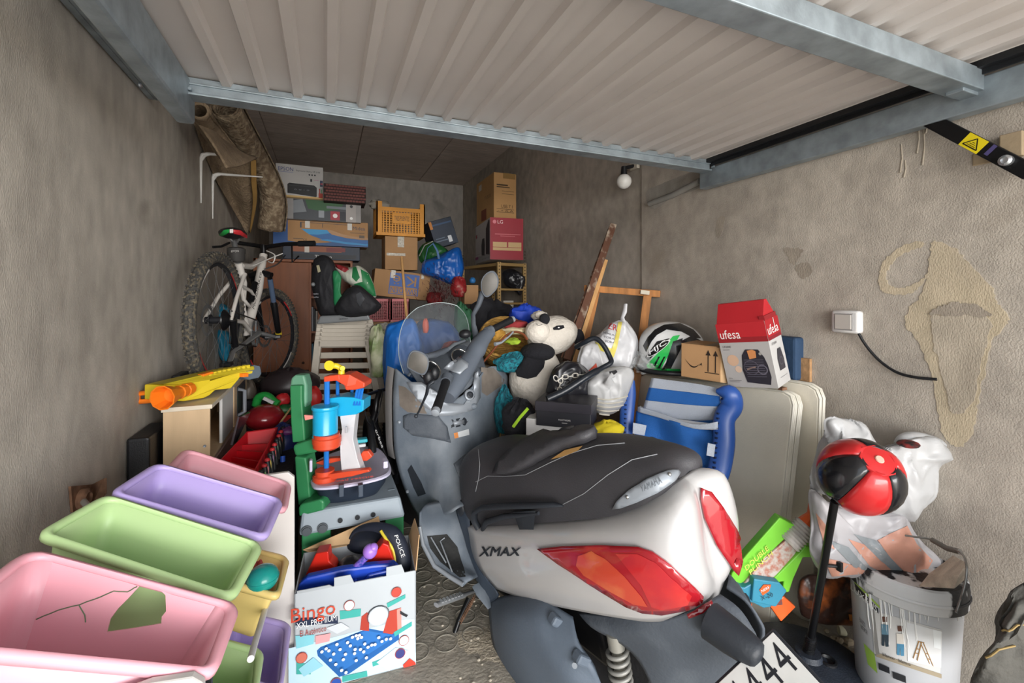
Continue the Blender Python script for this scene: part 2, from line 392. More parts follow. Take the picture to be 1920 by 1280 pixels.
# ================= raised up-and-over garage door
D = thing('door_1', 'raised up-and-over garage door of ribbed pale sheet in a galvanised frame', None, (.7, 1.8, 2.0), kind='structure')
xs = []; x = -.393; prof = [(-.425, 2.125)]
while x < 1.83:
    prof += [(x, 2.125), (x+.062, 2.125), (x+.070, 2.106), (x+.094, 2.106), (x+.102, 2.125)]; x += .1085
rows = [[(px, y, pz) for px, pz in prof] for y in (-.32, 1.79)]
MB().grid(rows).build('ribbed_sheet', M_SHEET, D, solid=.0012)
MB().bb((-.43, 1.75, 2.066), (1.865, 1.80, 2.12)).bb((-.43, 1.735, 2.058), (1.865, 1.80, 2.066)).bb((-.43, 1.742, 2.094), (1.865, 1.752, 2.100)).build('lower_rail', M_GALV, D, bevel=.002)
MB().bb((-.468, -.32, 1.985), (-.414, 1.82, 2.12)).build('side_rail', M_GALV, D, bevel=.010)
MB().bb((1.885, -.32, 1.985), (1.935, 1.84, 2.085)).build('side_rail', M_GALV, D, bevel=.004)
MB().bb((1.84, -.32, 2.10), (1.90, 1.80, 2.13)).bb((1.868, -.32, 2.085), (1.874, 1.80, 2.12)).build('dark_gap_strip', M_BLK, D)  # black strips added as the shade in the gap beside the right rail
MB().bb((-.43, .70, 2.04), (1.885, .775, 2.105)).build('cross_rail', M_GALV, D, bevel=.003)
MB().bb((1.80, .715, 2.03), (1.89, .76, 2.045)).build('weld_plate', M_GALV, D, bevel=.003)
fl = MB()
for p in ((-.41, 1.79, 2.075), (1.875, 1.79, 2.08)): fl.cyl((p[0], p[1]-.06, p[2]), (p[0], p[1]-.045, p[2]), .006, n=8)
fl.build('bolt', M_GALV, D)
GP = MB().bb((-.695, -.05, 2.235), (-.672, 2.33, 2.42)).bb((-.672, -.05, 2.235), (-.62, 2.33, 2.24)); g = struct('trim_1', GP, M_GALV, 'galvanised guide plate screwed along the top of the left wall', bevel=.004)
for p in ((268, 147), (293, 182), (262, 160)):
    q = PX(*p, -.668); MB().lathe([(.012, 0), (.009, .006), (.001, .009)], 10, q, (1, 0, 0)).build('screw_head', mat('zinc_screw', '#c9ccd0', .3, .9), g, smooth=50)
# black door arm with its warning sticker
a = PX(1722, 214, 1.90); b = PX(1935, 325, 1.90); dv = (b-a).normalized(); up = dv.cross(V((-1, 0, 0))); 
am = frame4(a, dv, up, dv.cross(up)); Lr = (b-a).length
if up.z < 0: up = -up; am = frame4(a, dv, up, dv.cross(up))
arm = MB(am).bb((0, -.022, -.008), (Lr, .022, .008)).build('lift_arm', M_BLKM, D, bevel=.003)
sgn = 1 if (am.to_3x3() @ V((0, 0, 1))).x < 0 else -1
am2 = am @ MX.Translation((0, 0, .0088*sgn))
MB(am2).bb((Lr*.46, -.021, 0), (Lr*.62, .021, .0005*sgn)).build('warning_sticker', K('#d8c41c', .4), arm)
tri = MB(am2 @ MX.Translation((0, 0, .0009*sgn)))
T3 = [(Lr*.48, -.013), (Lr*.60, -.013), (Lr*.54, .015)]
for i in range(3):
    p, q = V((*T3[i], 0)), V((*T3[(i+1) % 3], 0)); n_ = V(((q-p).y, -(q-p).x, 0)).normalized()*.0016; tri.add([p-n_, q-n_, q+n_, p+n_], [(0, 1, 2, 3)])
for k in range(3): tri.bb((Lr*(.505+.012*k), -.009+.005*k, 0), (Lr*(.575-.012*k), -.0075+.005*k, .0003*sgn))
tri.build('warning_symbol', K('#1a1608', .5), arm)
MB(am2).bb((Lr*.08, -.021, 0), (Lr*.11, .021, .0005*sgn)).bb((Lr*.66, -.012, 0), (Lr*.69, .021, .0005*sgn)).build('stripe_print', K('#4a4470', .4), arm)
c = am @ V((Lr*.82, 0, 0)); MB().lathe([(.016, 0), (.016, .014), (.009, .018), (.009, .012), (.001, .012)], 20, c+V((-.008, 0, 0)), (-1, 0, 0)).build('pivot_bolt', mat('zinc_screw', '#c9ccd0', .3, .9), D, smooth=40)
q = PX(1905, 283, 1.945); MB().bb(q-V((.0, .03, .02)), q+V((.02, .10, .02))).bb(q+V((-.02, -.02, -.02)), q+V((.02, .03, .055))).build('wall_bracket', mat('raw_wood_block', '#9c8a70', .8), D, bevel=.003)
# plaster marks on the right wall: a smear proud of the render
def smear(name, pts, m, X, jit=.004, seed=0, th=.0015, label=None, px=None):
    random.seed(seed); out = []
    pw = [PX(u, v, X) for u, v in pts]
    for p in crv(pw, 7, True): out.append(V((X, p.y+random.uniform(-jit, jit), p.z+random.uniform(-jit, jit))))
    return MB().plate(out, th, (-1, 0, 0)).build(name, m, px or W_R, label=label)
XP = WR-.0125
M_SM = wallmat('plaster_smear', '#bdaf96', '#c8baa2', '#b8ab97', bump=.4, stain=.55); M_SM2 = wallmat('plaster_smear_dull', '#b2a796', '#bdb2a2', '#ada291', bump=.4)
M_GR = wallmat('wall_grey_spot', '#9b9184', '#a69c8f', '#968c7e', bump=.45)
smear('plaster_patch', [(1752, 452), (1790, 465), (1822, 500), (1862, 540), (1868, 565), (1892, 595), (1880, 618), (1858, 645), (1846, 700), (1832, 760), (1822, 812), (1796, 838), (1768, 815), (1758, 760), (1745, 700), (1722, 640), (1700, 612), (1703, 580), (1728, 552), (1738, 510), (1745, 470)], M_SM, XP, seed=1, label='light beige trowelled patch')
smear('plaster_patch', [(1752, 592), (1850, 592), (1850, 640), (1838, 700), (1822, 760), (1785, 770), (1768, 700), (1748, 640)], M_SM2, XP-.0016, seed=2, jit=.006)
smear('plaster_patch', [(1743, 590), (1757, 577), (1785, 568), (1815, 568), (1843, 577), (1856, 592), (1800, 591)], M_GR, XP-.0032, seed=3, jit=.004, label='dark grey arc')
ringo = [(1728, 452), (1700, 458), (1672, 475), (1652, 500), (1648, 530), (1658, 548), (1685, 553), (1715, 545), (1735, 520), (1712, 533), (1685, 540), (1666, 532), (1664, 508), (1682, 484), (1706, 470), (1730, 462)]
smear('plaster_patch', ringo, M_SM, XP, seed=4, jit=.003, label='beige loop')
for i, pts in enumerate([[(1470, 465), (1505, 467), (1500, 480), (1488, 495), (1478, 482)], [(1492, 500), (1515, 492), (1522, 512), (1505, 522)], [(1345, 410), (1358, 408), (1352, 440), (1343, 442)], [(1700, 1095), (1900, 900)]][:3]):
    smear('damp_spot', pts, M_GR, XP, seed=10+i, jit=.004, th=.0008)
smear('plaster_patch', [(1212, 360), (1240, 345), (1300, 322), (1318, 330), (1310, 352), (1262, 370), (1222, 392)], wallmat('grey_cement_patch', '#97928a', '#a5a098', '#8a857c'), XP, seed=7, jit=.002, label='grey cement strip')
a, b = PX(1218, 382, 1.935), PX(1312, 340, 1.93)
MB().tube([a, a.lerp(b, .5)+V((0, 0, -.01)), b], .018, 10).build('conduit_pipe', mat('grey_pipe', '#8f8d88', .8), W_R, smooth=60)
for i, (u, v, h) in enumerate([(1722, 232, 40), (1732, 240, 50), (1738, 215, 25), (1690, 270, 40), (1697, 300, 24)]):
    a = PX(u, v, XP); MB().tube([a, a-V((0, .002, h*.0014)), a-V((0, -.004, h*.0026))], [.002, .0026, .0035], 5).build('cement_drip', M_SM2, W_R)
# rusty bracket and pipe stub on the left wall
t = thing('wall_anchor', 'rusty steel anchor plate with a pipe stub on the left wall beside the bins', 'bracket', PX(163, 945, WL+.01))
q = PX(165, 925, WL+.004); rust = mat('rust', '#7a5a45', .85, .2, nz=.4, ns=30, bump=.6)
pl = [PX(128, 912, WL+.002), PX(172, 908, WL+.002), PX(196, 896, WL+.05), PX(196, 925, WL+.05), PX(165, 962, WL+.002), PX(132, 960, WL+.002)]
MB().plate(pl[:2]+[pl[4], pl[5]], .006, (1, 0, 0)).plate([pl[1], pl[2], pl[3], pl[4]], .006, (1, -.4, 0)).build('plate', rust, t)
a = PX(152, 935, WL+.01); MB().lathe([(.030, 0), (.030, .012), (.018, .02), (.018, .012)], 20, a, (1, -.1, 0)).build('washer', rust, t, smooth=40)
MB().cyl(a, a+V((.055, -.085, -.004)), .0085, n=12).build('pipe_stub', mat('dull_pipe', '#a5a29b', .6, .3), t, smooth=50)
# globe bulb on its wall holder
q = P(1170, 340, 3.0); t = thing('light_bulb', 'unlit white globe bulb in a black holder high on the right wall', 'light bulb', q)
MB().ell(q, (.05, .05, .05), n=24, k=16).build('globe', mat('opal_glass', '#e9e7e2', .25, bump=0, nz=.02), t, smooth=80)
MB().cyl(q+V((0, 0, .045)), q+V((0, 0, .10)), .022, .018).cyl(q+V((0, 0, .09)), q+V((WR-q.x, 0, .12)), .012).build('holder', M_BLK, t, smooth=40)
MB().bb((WR-.025, q.y-.04, q.z+.09), (WR, q.y+.04, q.z+.15)).build('wall_plate', mat('ivory', '#c9c2b2', .6), t, bevel=.004)
# switch box and cable
q = PX(1585, 603, 1.92); t = thing('light_switch', 'square white surface-mounted switch with a grey rocker on the right wall', 'switch', (1.93, q.y, q.z-.05))
MB().bb((1.912, q.y-.052, q.z-.045), (WR-.01, q.y+.052, q.z+.045)).build('housing', mat('white_switch', '#d6d4d2', .35, bump=0), t, bevel=.01, smooth=40)
MB().bb((1.906, q.y-.034, q.z-.033), (1.914, q.y+.034, q.z+.033)).build('frame', K('#8d8b8a', .4), t, bevel=.002)
MB().bb((1.902, q.y-.030, q.z-.029), (1.91, q.y+.030, q.z+.029)).build('rocker', K('#b7b2ab', .35), t, bevel=.002)
pts = crv([PX(1606, 617, 1.925), PX(1622, 645, 1.93), PX(1648, 675, 1.935), PX(1680, 697, 1.935), PX(1715, 707, 1.935), PX(1757, 711, 1.944)], 6)
cb = MB().tube(pts, .0052, 8).build('power_cable', M_BLK, None, smooth=60, label='short black cable curving from the white switch into the wall', cat='cable')
q = PX(1757, 711, 1.944)
# white shelf brackets on the left wall
for (u, v, d, l, tip, lab) in ((377, 287, 2.2, .20, 372, 'front white metal shelf bracket on the left wall, partly behind the hanging carpet'), (399, 325, 2.6, .29, 398, 'rear white metal shelf bracket under the carpet roll on the left wall')):
    a = PX(u, v, WL+.006); t = MB()
    hz = .30
    t.tube([a+V((0, 0, -hz)), a+V((.0, 0, -.03)), a+V((.006, 0, -.008)), a+V((.03, 0, 0)), a+V((l, 0, .006))], [.003, .009, .011, .010, .004], 8)
    t.tube([a+V((.0, 0, -.05)), a+V((.02, 0, -.012)), a+V((.05, 0, 0))], [.006, .009, .006], 8)
    t.build('shelf_bracket', mat('white_enamel', '#cfcdc9', .4, bump=0), None, smooth=50, label=lab, cat='shelf bracket')
# ================= the scooter
SH, SLN = radians(17), radians(5)
_f = V((-sin(SH), cos(SH), 0)); _L = V((-cos(SH), -sin(SH), 0)); _U = V((0, 0, 1)); _U2 = _U*cos(SLN)+_L*sin(SLN); _L2 = _L*cos(SLN)-_U*sin(SLN)
SM = frame4(V((.94, 1.31, 0)), _f, _L2, _U2); SI = SM.inverted(); SR = SI.to_3x3(); SC0 = SI @ C0
def S(u, v, y): r = SR @ ray(u, v); return SC0+r*((y-SC0.y)/r.y)
def SX(u, v, x): r = SR @ ray(u, v); return SC0+r*((x-SC0.x)/r.x)
def SP(u, v, d): return SI @ P(u, v, d)
SCO = thing('motor_scooter', 'large white and dusty grey motor scooter with a black seat and red tail lights', 'scooter', mx=SM)
M_WHT = mat('scooter_white_lacquer', '#aeacab', .28, coat=.5, bump=0, nz=.03)
M_SGR = mat('scooter_dusty_grey', '#5d6670', .55, nz=.14, ns=5, bump=.08, bs=150, col2='#7e858c', c2amt=.55)
M_SGD = mat('scooter_matt_grey', '#4a5058', .62, nz=.15, ns=6, bump=.15, bs=120, col2='#5f656c', c2amt=.6)
M_SDK = mat('scooter_black_trim', '#24282e', .5, bump=.1, bs=100)
M_SIL = mat('scooter_silver', '#8f959c', .4, .25, nz=.04, bump=0)
M_CHR = mat('chrome', '#d5d8da', .12, 1, bump=0, nz=.02)
M_SEAT = mat('black_leatherette', '#39383b', .5, nz=.12, bump=.35, bs=260, dist=.0006)
M_BAY = mat('dusty_brown_inset', '#6a625a', .75, nz=.2, ns=18, bump=.2)
M_RED = mat('red_lens', '#9a1a24', .12, nz=.12, ns=9, coat=1, bump=0)
def sb(name, mb, m, **k): k.setdefault('smooth', 50); return mb.build(name, m, SCO, local=True, **k)
# tail fairing
rows = [[S(*a) for a in r] for r in [
 [(874, 984, .15), (960, 975, .14), (1060, 970, .13), (1150, 955, .12), (1215, 933, .10), (1258, 908, .07), (1282, 893, .0)],
 [(879, 996, .18), (960, 1000, .20), (1060, 1002, .20), (1160, 995, .185), (1235, 975, .16), (1290, 940, .10), (1306, 922, .0)],
 [(886, 1035, .20), (962, 1050, .225), (1060, 1070, .23), (1160, 1070, .215), (1255, 1050, .18), (1309, 1035, .10), (1326, 1020, 0)],
 [(900, 1066, .20), (963, 1090, .22), (1060, 1110, .225), (1165, 1122, .205), (1262, 1112, .165), (1320, 1105, .09), (1340, 1085, 0)],
 [(930, 1103, .18), (985, 1122, .195), (1065, 1140, .195), (1160, 1157, .18), (1235, 1164, .145), (1302, 1142, .085), (1345, 1118, 0)]]]
fr = fine(rows, 4); TF = MB(); TF.grid(fr); TF.mirror(); TF.m = MX.Identity(4)
sb('tail_fairing', TF, M_WHT, solid=.004, weld=True)
bvT = TF.bvh(SM)
core = MB(); rr = [r for r in fr[::4]]
core.loft([[V((p.x, p.y*.93, p.z-.004)) for p in col]+[V((p.x, -p.y*.93, p.z-.004)) for p in reversed(col)] for col in list(zip(*fr))[:-9:3]])
sb('under_seat_body', core, M_SGD)
# seat: rings across the scooter from top centre and lower edge
st = [((872, 872, 0), (868, 885, .05)), ((885, 848, 0), (862, 905, .115)), ((915, 826, 0), (868, 948, .15)), ((950, 820, 0), (884, 978, .168)), ((995, 826, 0), (920, 985, .172)),
      ((1040, 828, 0), (985, 982, .172)), ((1085, 818, 0), (1060, 977, .168)), ((1140, 818, 0), (1130, 970, .162)), ((1190, 828, 0), (1185, 955, .15)), ((1240, 843, 0), (1235, 930, .12)), ((1268, 860, 0), (1262, 908, .075)), ((1277, 880, 0), (1272, 898, .03))]
T = crv([S(*a) for a, b in st], 4); B_ = crv([S(*b) for a, b in st], 4); rings = []
for t_, b_ in zip(T, B_):
    ring = []
    for k in range(25):
        q = pi*k/24-pi/2; sy = -sin(q); cz = cos(q)
        y = b_.y*(abs(sy)**.72)*(1 if sy > 0 else -1); h = cz**.6; ring.append(V((b_.x+(t_.x-b_.x)*(1-abs(sy)**1.4), y, b_.z+(t_.z-b_.z)*h)))
    ring.append(V((b_.x, 0, b_.z-.012))); rings.append(ring)
SE = MB().loft(rings); sb('seat', SE, M_SEAT, smooth=70); bvS = SE.bvh(SM)
onsurf(SCO, bvS, [(937, 889), (945, 872), (975, 846), (1020, 822), (1060, 806), (1085, 803), (1113, 812), (1119, 824), (1100, 832), (1060, 843), (1020, 862), (985, 882), (960, 890)], M_SEAT, 'seat_backrest', off=.022, step=9, solid=.035, smooth=70)
onsurf(SCO, bvS, [(1034, 862), (1060, 845), (1094, 837), (1085, 846), (1060, 856)], K('#c79a5c', .7), 'foam_tear', off=.041 if False else .004, step=8, label='torn strip of yellow foam')
onsurf(SCO, bvS, [(1150, 953), (1158, 938), (1180, 918), (1215, 898), (1250, 884), (1268, 881), (1272, 886), (1262, 900), (1232, 922), (1195, 940), (1165, 951)], M_SIL, 'seat_badge', off=.005, step=8, solid=.006, label='silver seat trim plate')
textsurf(SCO, bvS, 'YAMAHA', [(1205, 921), (1241, 904), (1237, 894), (1203, 911)], K('#5d6268', .5), off=.010)
for c_ in ((1179, 930), (1252, 891)):
    q = rayhit(bvS, *c_, .009)
    if q: MB().ell(q, (.006, .006, .006), n=10, k=6).build('rivet', M_CHR, SCO, smooth=60)
def seam(pts, bv, m, r=.0012, off=.001, name='stitching'):
    out = []
    for a, b in zip(pts, pts[1:]):
        n = max(2, int((V(b)-V(a)).length/8))
        for k in range(n):
            p = V(a).lerp(V(b), k/n); q = rayhit(bv, p.x, p.y, off)
            if q: out.append(q)
    if len(out) > 2: MB().tube(out, r, 5).build(name, m, SCO, smooth=60)
M_ST = K('#8d8f92', .7)
seam([(892, 903), (915, 892), (945, 893), (985, 890), (1030, 868), (1070, 850), (1120, 835), (1180, 830)], bvS, M_ST)
seam([(1050, 948), (1095, 925), (1140, 890), (1185, 862), (1240, 850)], bvS, M_ST)
seam([(897, 842), (900, 870), (898, 895), (890, 930)], bvS, M_ST)
# tail lamps and badges
lens = [(1012, 1028), (1060, 1023), (1130, 1021), (1200, 1024), (1225, 1032), (1250, 1050), (1285, 1082), (1313, 1110), (1311, 1122), (1285, 1135), (1240, 1144), (1205, 1141), (1175, 1130), (1110, 1092), (1050, 1055)]
onsurf(SCO, bvT, lens, M_RED, 'tail_light', off=.007, step=9, solid=.012, smooth=70)
onsurf(SCO, bvT, [(1311, 914), (1330, 920), (1352, 950), (1375, 990), (1388, 1025), (1391, 1052), (1384, 1078), (1368, 1062), (1340, 1020), (1318, 970), (1311, 935)], M_RED, 'tail_light', off=.007, step=9, solid=.010, smooth=70)
K_IN = mat('lens_inner', '#b82a2a', .15, nz=.3, ns=12, coat=1, bump=0, col2='#a8202a', c2amt=.5)
onsurf(SCO, bvT, [(1100, 1075), (1086, 1058), (1090, 1040), (1115, 1032), (1140, 1045), (1175, 1075), (1205, 1110), (1215, 1128), (1190, 1124), (1140, 1098)], mat('amber_reflector', '#b8402c', .15, nz=.3, ns=14, coat=1, bump=0, col2='#c0603a', c2amt=.6), 'reflector', off=.0145, step=9)
onsurf(SCO, bvT, [(1160, 1036), (1200, 1036), (1232, 1050), (1292, 1108), (1285, 1124), (1240, 1133), (1222, 1128), (1205, 1090)], K_IN, 'reflector', off=.0145, step=9)
textsurf(SCO, bvT, 'XMAX', [(900, 1042), (975, 1041), (979, 1026), (905, 1024)], M_SDK, 'model_badge', off=.005, solid=.004)
seam([(1126, 971), (1100, 992), (1097, 1000), (1102, 1020)], bvT, K('#9a9a9a', .6), .0012, .0005, 'panel_joint')
seam([(1205, 1145), (1215, 1162)], bvT, K('#9a9a9a', .6), .0012, .0005, 'panel_joint')
# grab rails
def rail(s):
    m_ = MB(); Y = lambda p: V((p.x, p.y*s, p.z))
    m_.tube([Y(S(*a)) for a in ((897, 990, .185), (889, 975, .195), (890, 960, .20), (905, 951, .205), (950, 948, .205), (1000, 947, .20), (1040, 946, .192), (1056, 948, .18))], [.014, .015, .015, .015, .016, .015, .012, .004], 10, flat=.7)
    m_.tube([Y(S(*a)) for a in ((905, 992, .185), (912, 978, .195), (945, 968, .20), (1010, 962, .195))], [.009, .012, .011, .006], 8)
    m_.hexa([Y(S(*a)) for a in ((975, 996, .16), (1000, 996, .16), (1000, 996, .19), (975, 996, .19), (962, 960, .16), (1004, 957, .16), (1004, 957, .2), (962, 960, .2))])
    sb('grab_rail', m_, M_SDK)
rail(1); rail(-1)
sb('grab_rail', MB().tube([S(*a) for a in ((1200, 824, -.14), (1222, 824, -.165), (1245, 832, -.175), (1268, 845, -.18), (1276, 851, -.175))], [.010, .014, .013, .011, .004], 10, flat=.7), M_SDK)
# leg shield facing the rider
ap = [[SX(*a) for a in r] for r in [
 [(742, 690, 1.12), (780, 722, 1.03), (830, 752, .97), (875, 735, .95), (912, 690, 1.0), (940, 690, 1.04), (952, 706, 1.08)],
 [(738, 735, 1.12), (780, 760, 1.02), (830, 778, .94), (875, 768, .93), (915, 740, .98), (940, 725, 1.02), (951, 728, 1.08)],
 [(738, 790, 1.12), (780, 795, 1.03), (830, 805, .93), (875, 800, .92), (915, 780, .97), (935, 770, 1.02), (946, 765, 1.08)],
 [(741, 850, 1.12), (782, 850, 1.02), (830, 850, .90), (875, 845, .88), (912, 830, .95), (930, 815, 1.02), (938, 805, 1.07)],
 [(755, 905, 1.10), (790, 900, 1.0), (830, 900, .84), (868, 892, .82), (905, 875, .9), (920, 862, .98), (928, 850, 1.04)],
 [(772, 945, 1.06), (800, 940, .95), (835, 935, .78), (862, 925, .74), (895, 915, .8), (912, 905, .9), (920, 895, 1.0)],
 [(790, 975, 1.0), (815, 968, .88), (843, 962, .70), (862, 950, .66), (885, 945, .70), (905, 940, .8), (915, 935, .9)]]]
fa = fine(ap, 4); LS = MB(); LS.grid(fa); sb('leg_shield', LS, M_SGR, solid=.006, smooth=60); bvL = LS.bvh(SM)
# outer shell in front of the shield
sh = MB(); edge = fa[0]+[r[-1] for r in fa[1:]]+fa[-1][::-1][1:]+[r[0] for r in fa[::-1]][1:-1]
cen = sum(edge, V((0, 0, 0)))/len(edge); edge = [p if p.z > .55 else p.lerp(cen, .35)+V((.12, 0, .05)) for p in edge]
sh.loft([[cen+(p-cen)*.985+V((.03, 0, 0)) for p in edge], [cen+(p-cen)*1.0+V((.10, 0, 0)) for p in edge], [cen+(p-cen)*.85+V((.2, 0, -.02)) for p in edge], [cen+(p-cen)*.4+V((.33, 0, -.1)) for p in edge]], caps=False)
sh.add([cen+(p-cen)*.4+V((.33, 0, -.1)) for p in edge], [tuple(range(len(edge)))])
sb('front_fairing', sh, M_WHT, smooth=60)
def on(poly, m, name, off=.004, **k): return onsurf(SCO, bvL, poly, m, name, off=off, step=8, **k)
on([(748, 722), (760, 725), (808, 768), (800, 775), (765, 772), (750, 760)], M_BAY, 'storage_pocket')
on([(902, 688), (925, 690), (945, 712), (940, 722), (912, 742), (902, 735)], M_BAY, 'storage_pocket')
on([(764, 716), (790, 716), (830, 742), (842, 757), (868, 758), (885, 735), (890, 700), (897, 695), (898, 745), (885, 768), (850, 779), (825, 780), (800, 765), (780, 745)], M_SIL, 'silver_dash_trim', off=.008, solid=.008)
on([(758, 778), (770, 774), (822, 779), (838, 800), (844, 830), (815, 822), (775, 815), (758, 800)], M_SGD, 'glovebox_lid', off=.007, solid=.01)
on([(838, 794), (846, 786), (870, 782), (878, 788), (872, 797), (845, 803)], M_SDK, 'lock_recess', off=.003)
on([(848, 790), (868, 786), (869, 794), (850, 798)], M_SIL, 'latch', off=.008, solid=.006)
on([(850, 812), (878, 804), (879, 815), (852, 822)], K('#cfd2d4', .5), 'sticker', off=.004)
on([(850, 812), (857, 810), (859, 820), (852, 822)], K('#d98a4a', .5), 'sticker', off=.005)
on([(850, 870), (870, 852), (890, 860), (880, 895), (862, 900)], M_SGD, 'cover_panel', off=.006, solid=.008)
on([(765, 880), (772, 870), (792, 905), (800, 925), (785, 930), (776, 912)], M_SDK, 'vent_recess', off=.005)
for u, v in ((748, 690), (749, 790), (765, 920)):
    q = rayhit(bvL, u, v, .006)
    if q: MB().lathe([(.008, 0), (.007, .004), (.001, .002)], 12, q, SM.to_3x3() @ V((-1, 0, 0))).build('trim_screw', M_SIL, SCO, smooth=50)
q = rayhit(bvL, 878, 741, .01)
ax = SM.to_3x3() @ V((-1, .1, .5)).normalized()
MB().lathe([(.030, -.01), (.030, .01), (.026, .012), (.024, .006), (.001, .006)], 24, q, ax).build('lock_ring', M_SIL, SCO, smooth=40)
MB().lathe([(.018, 0), (.018, .012), (.012, .014), (.010, .010), (.001, .010)], 20, q, ax).build('ignition_lock', M_SDK, SCO, smooth=40)
q2 = rayhit(bvL, 885, 762, .012)
MB().ell(q2, (.02, .012, .016), n=12, k=6).build('lock_lever', M_SGR, SCO, smooth=50)
# dash hood, clocks
hood = [[SX(*a) for a in r] for r in [[(765, 690, 1.12), (800, 668, 1.14), (840, 655, 1.16), (875, 640, 1.15), (900, 640, 1.12)],
   [(775, 705, 1.08), (805, 690, 1.08), (845, 680, 1.08), (880, 665, 1.08), (905, 668, 1.08)], [(790, 728, 1.03), (822, 745, .99), (848, 748, .97), (880, 725, .97), (910, 690, 1.0)]]]
H_ = MB(); H_.grid(fine(hood, 4)); sb('dashboard', H_, M_SGD, solid=.008)
bvH = H_.bvh(SM)
for u, v, r in ((805, 697, .056), (862, 672, .050)):
    q = rayhit(bvH, u, v, .012)
    if not q: q = P(u, v, 2.1)
    ax = (SM.to_3x3() @ V((-.8, 0, .6))).normalized(); x = ax.orthogonal().normalized(); y = ax.cross(x)
    g = MB().lathe([(r, -.03), (r*.97, 0), (.001, .0)], 28, q, ax).build('clock', K('#23262a', .2), SCO, smooth=40)
    MB().tube([q+ax*.002+(x*cos(a)+y*sin(a))*r for a in [2*pi*k/32 for k in range(32)]], .005, 8, loop=True).build('chrome_ring', M_CHR, g, smooth=60)
    MB().add([q+ax*.003-x*.002, q+ax*.003+x*.002, q+ax*.003+y*r*.7], [(0, 1, 2)]).build('needle', K('#c8402a'), g)
# dash cowl strips rising at the right behind the screen
cw = MB().tube([SX(*a) for a in ((765, 705, 1.12), (795, 672, 1.12), (830, 662, 1.13), (852, 645, 1.14), (872, 638, 1.12))], [.012, .016, .018, .018, .012], 10, flat=.5)
sb('dash_cowl', cw, M_SGR)
# windscreen
ws = [[SX(*a) for a in r] for r in [
 [(757, 700, 1.12), (790, 712, 1.13), (830, 700, 1.16), (865, 668, 1.14), (884, 650, 1.10)],
 [(748, 668, 1.11), (785, 672, 1.14), (825, 665, 1.17), (860, 645, 1.15), (881, 632, 1.10)],
 [(749, 630, 1.09), (785, 628, 1.13), (825, 622, 1.15), (858, 612, 1.14), (878, 607, 1.09)],
 [(760, 598, 1.07), (790, 592, 1.10), (825, 588, 1.12), (853, 588, 1.11), (871, 588, 1.07)],
 [(782, 577, 1.04), (800, 571, 1.06), (823, 567, 1.07), (843, 569, 1.06), (857, 573, 1.04)]]]
M_WS = mat('smoked_screen', '#8b9298', .08, trans=0, alpha=.13, bump=0, nz=.12, ns=14, spec=.6)
fw = fine(ws, 4); W_ = MB(); W_.grid(fw); s_ = sb('windscreen', W_, M_WS, solid=.003)
edge = [r[0] for r in fw]+fw[-1][1:]+[r[-1] for r in fw[::-1]][1:]
MB().tube(edge, .0022, 6).build('screen_edge', mat('screen_rim', '#a8b4b4', .25, bump=0, alpha=.7), s_, local=True, smooth=60)
# handlebar cover
hb = crv([SP(836, 745, 1.92), SP(850, 722, 1.98), SP(868, 694, 2.05), SP(888, 665, 2.12), SP(902, 640, 2.19), SP(918, 622, 2.25)], 4)
M_HB = mat('bar_cover_grey', '#555c66', .5, nz=.1, bump=.05)
hc = MB().tube(hb, [.044+.012*sin(pi*min(1, i/12)) if i < 13 else .05-.0022*(i-13) for i in range(len(hb))], 16, flat=.8); hco = sb('handlebar_cover', hc, M_HB)
bvB = hc.bvh(SM)
onsurf(SCO, bvB, [(832, 690), (845, 678), (862, 671), (878, 684), (876, 690), (862, 703), (848, 698)], M_SIL, 'cover_insert', off=.006, step=6, solid=.01)
q = rayhit(bvB, 857, 682, .016); 
if q: MB().lathe([(.009, -.01), (.009, .002), (.006, .001), (.001, .001)], 18, q, (ray(857, 682)*-1)).build('plug', M_SDK, SCO, smooth=40)
def grip(a, b, c, nm='grip'):
    d = (b-a).normalized(); 
    g = MB().tube([a, a+d*.012, a.lerp(b, .5), b-d*.01, b], [.020, .0185, .0175, .0185, .019], 16); go = sb(nm, g, M_BLK)
    MB().tube([a-d*.022, a-d*.019, a-d*.001], [.010, .0165, .017], 16).build('bar_end_weight', M_SIL, go, local=True, smooth=50)
    MB().tube([b, b+d*.035], [.024, .026], 14).build('switch_housing', M_SGD, go, local=True, smooth=40)
grip(SP(818, 768, 1.70), SP(836, 716, 1.86), 0); grip(SP(958, 600, 2.36), SP(922, 618, 2.26), 0)
lv = MB().tube([SP(*a) for a in ((812, 715, 1.86), (803, 722, 1.85), (800, 738, 1.82), (794, 752, 1.78), (786, 770, 1.74), (781, 779, 1.72))], [.012, .009, .008, .006, .005, .005], 10, flat=.7)
lv.ell(SP(780, 780, 1.72), (.008, .008, .008), n=10, k=6); sb('brake_lever', lv, M_SDK)
sb('brake_lever', MB().tube([SP(*a) for a in ((928, 645, 2.22), (940, 642, 2.25), (955, 630, 2.30), (962, 622, 2.33))], [.010, .006, .005, .005], 10), M_SIL)
for c_, r_ in (((803, 708, 1.88), (.022, .022, .034)), ((815, 700, 1.9), (.018, .02, .03)), ((872, 626, 2.1), (.03, .03, .022))): sb('control_cluster', MB().ell(SP(*c_), r_, n=14, k=8), M_BLK)
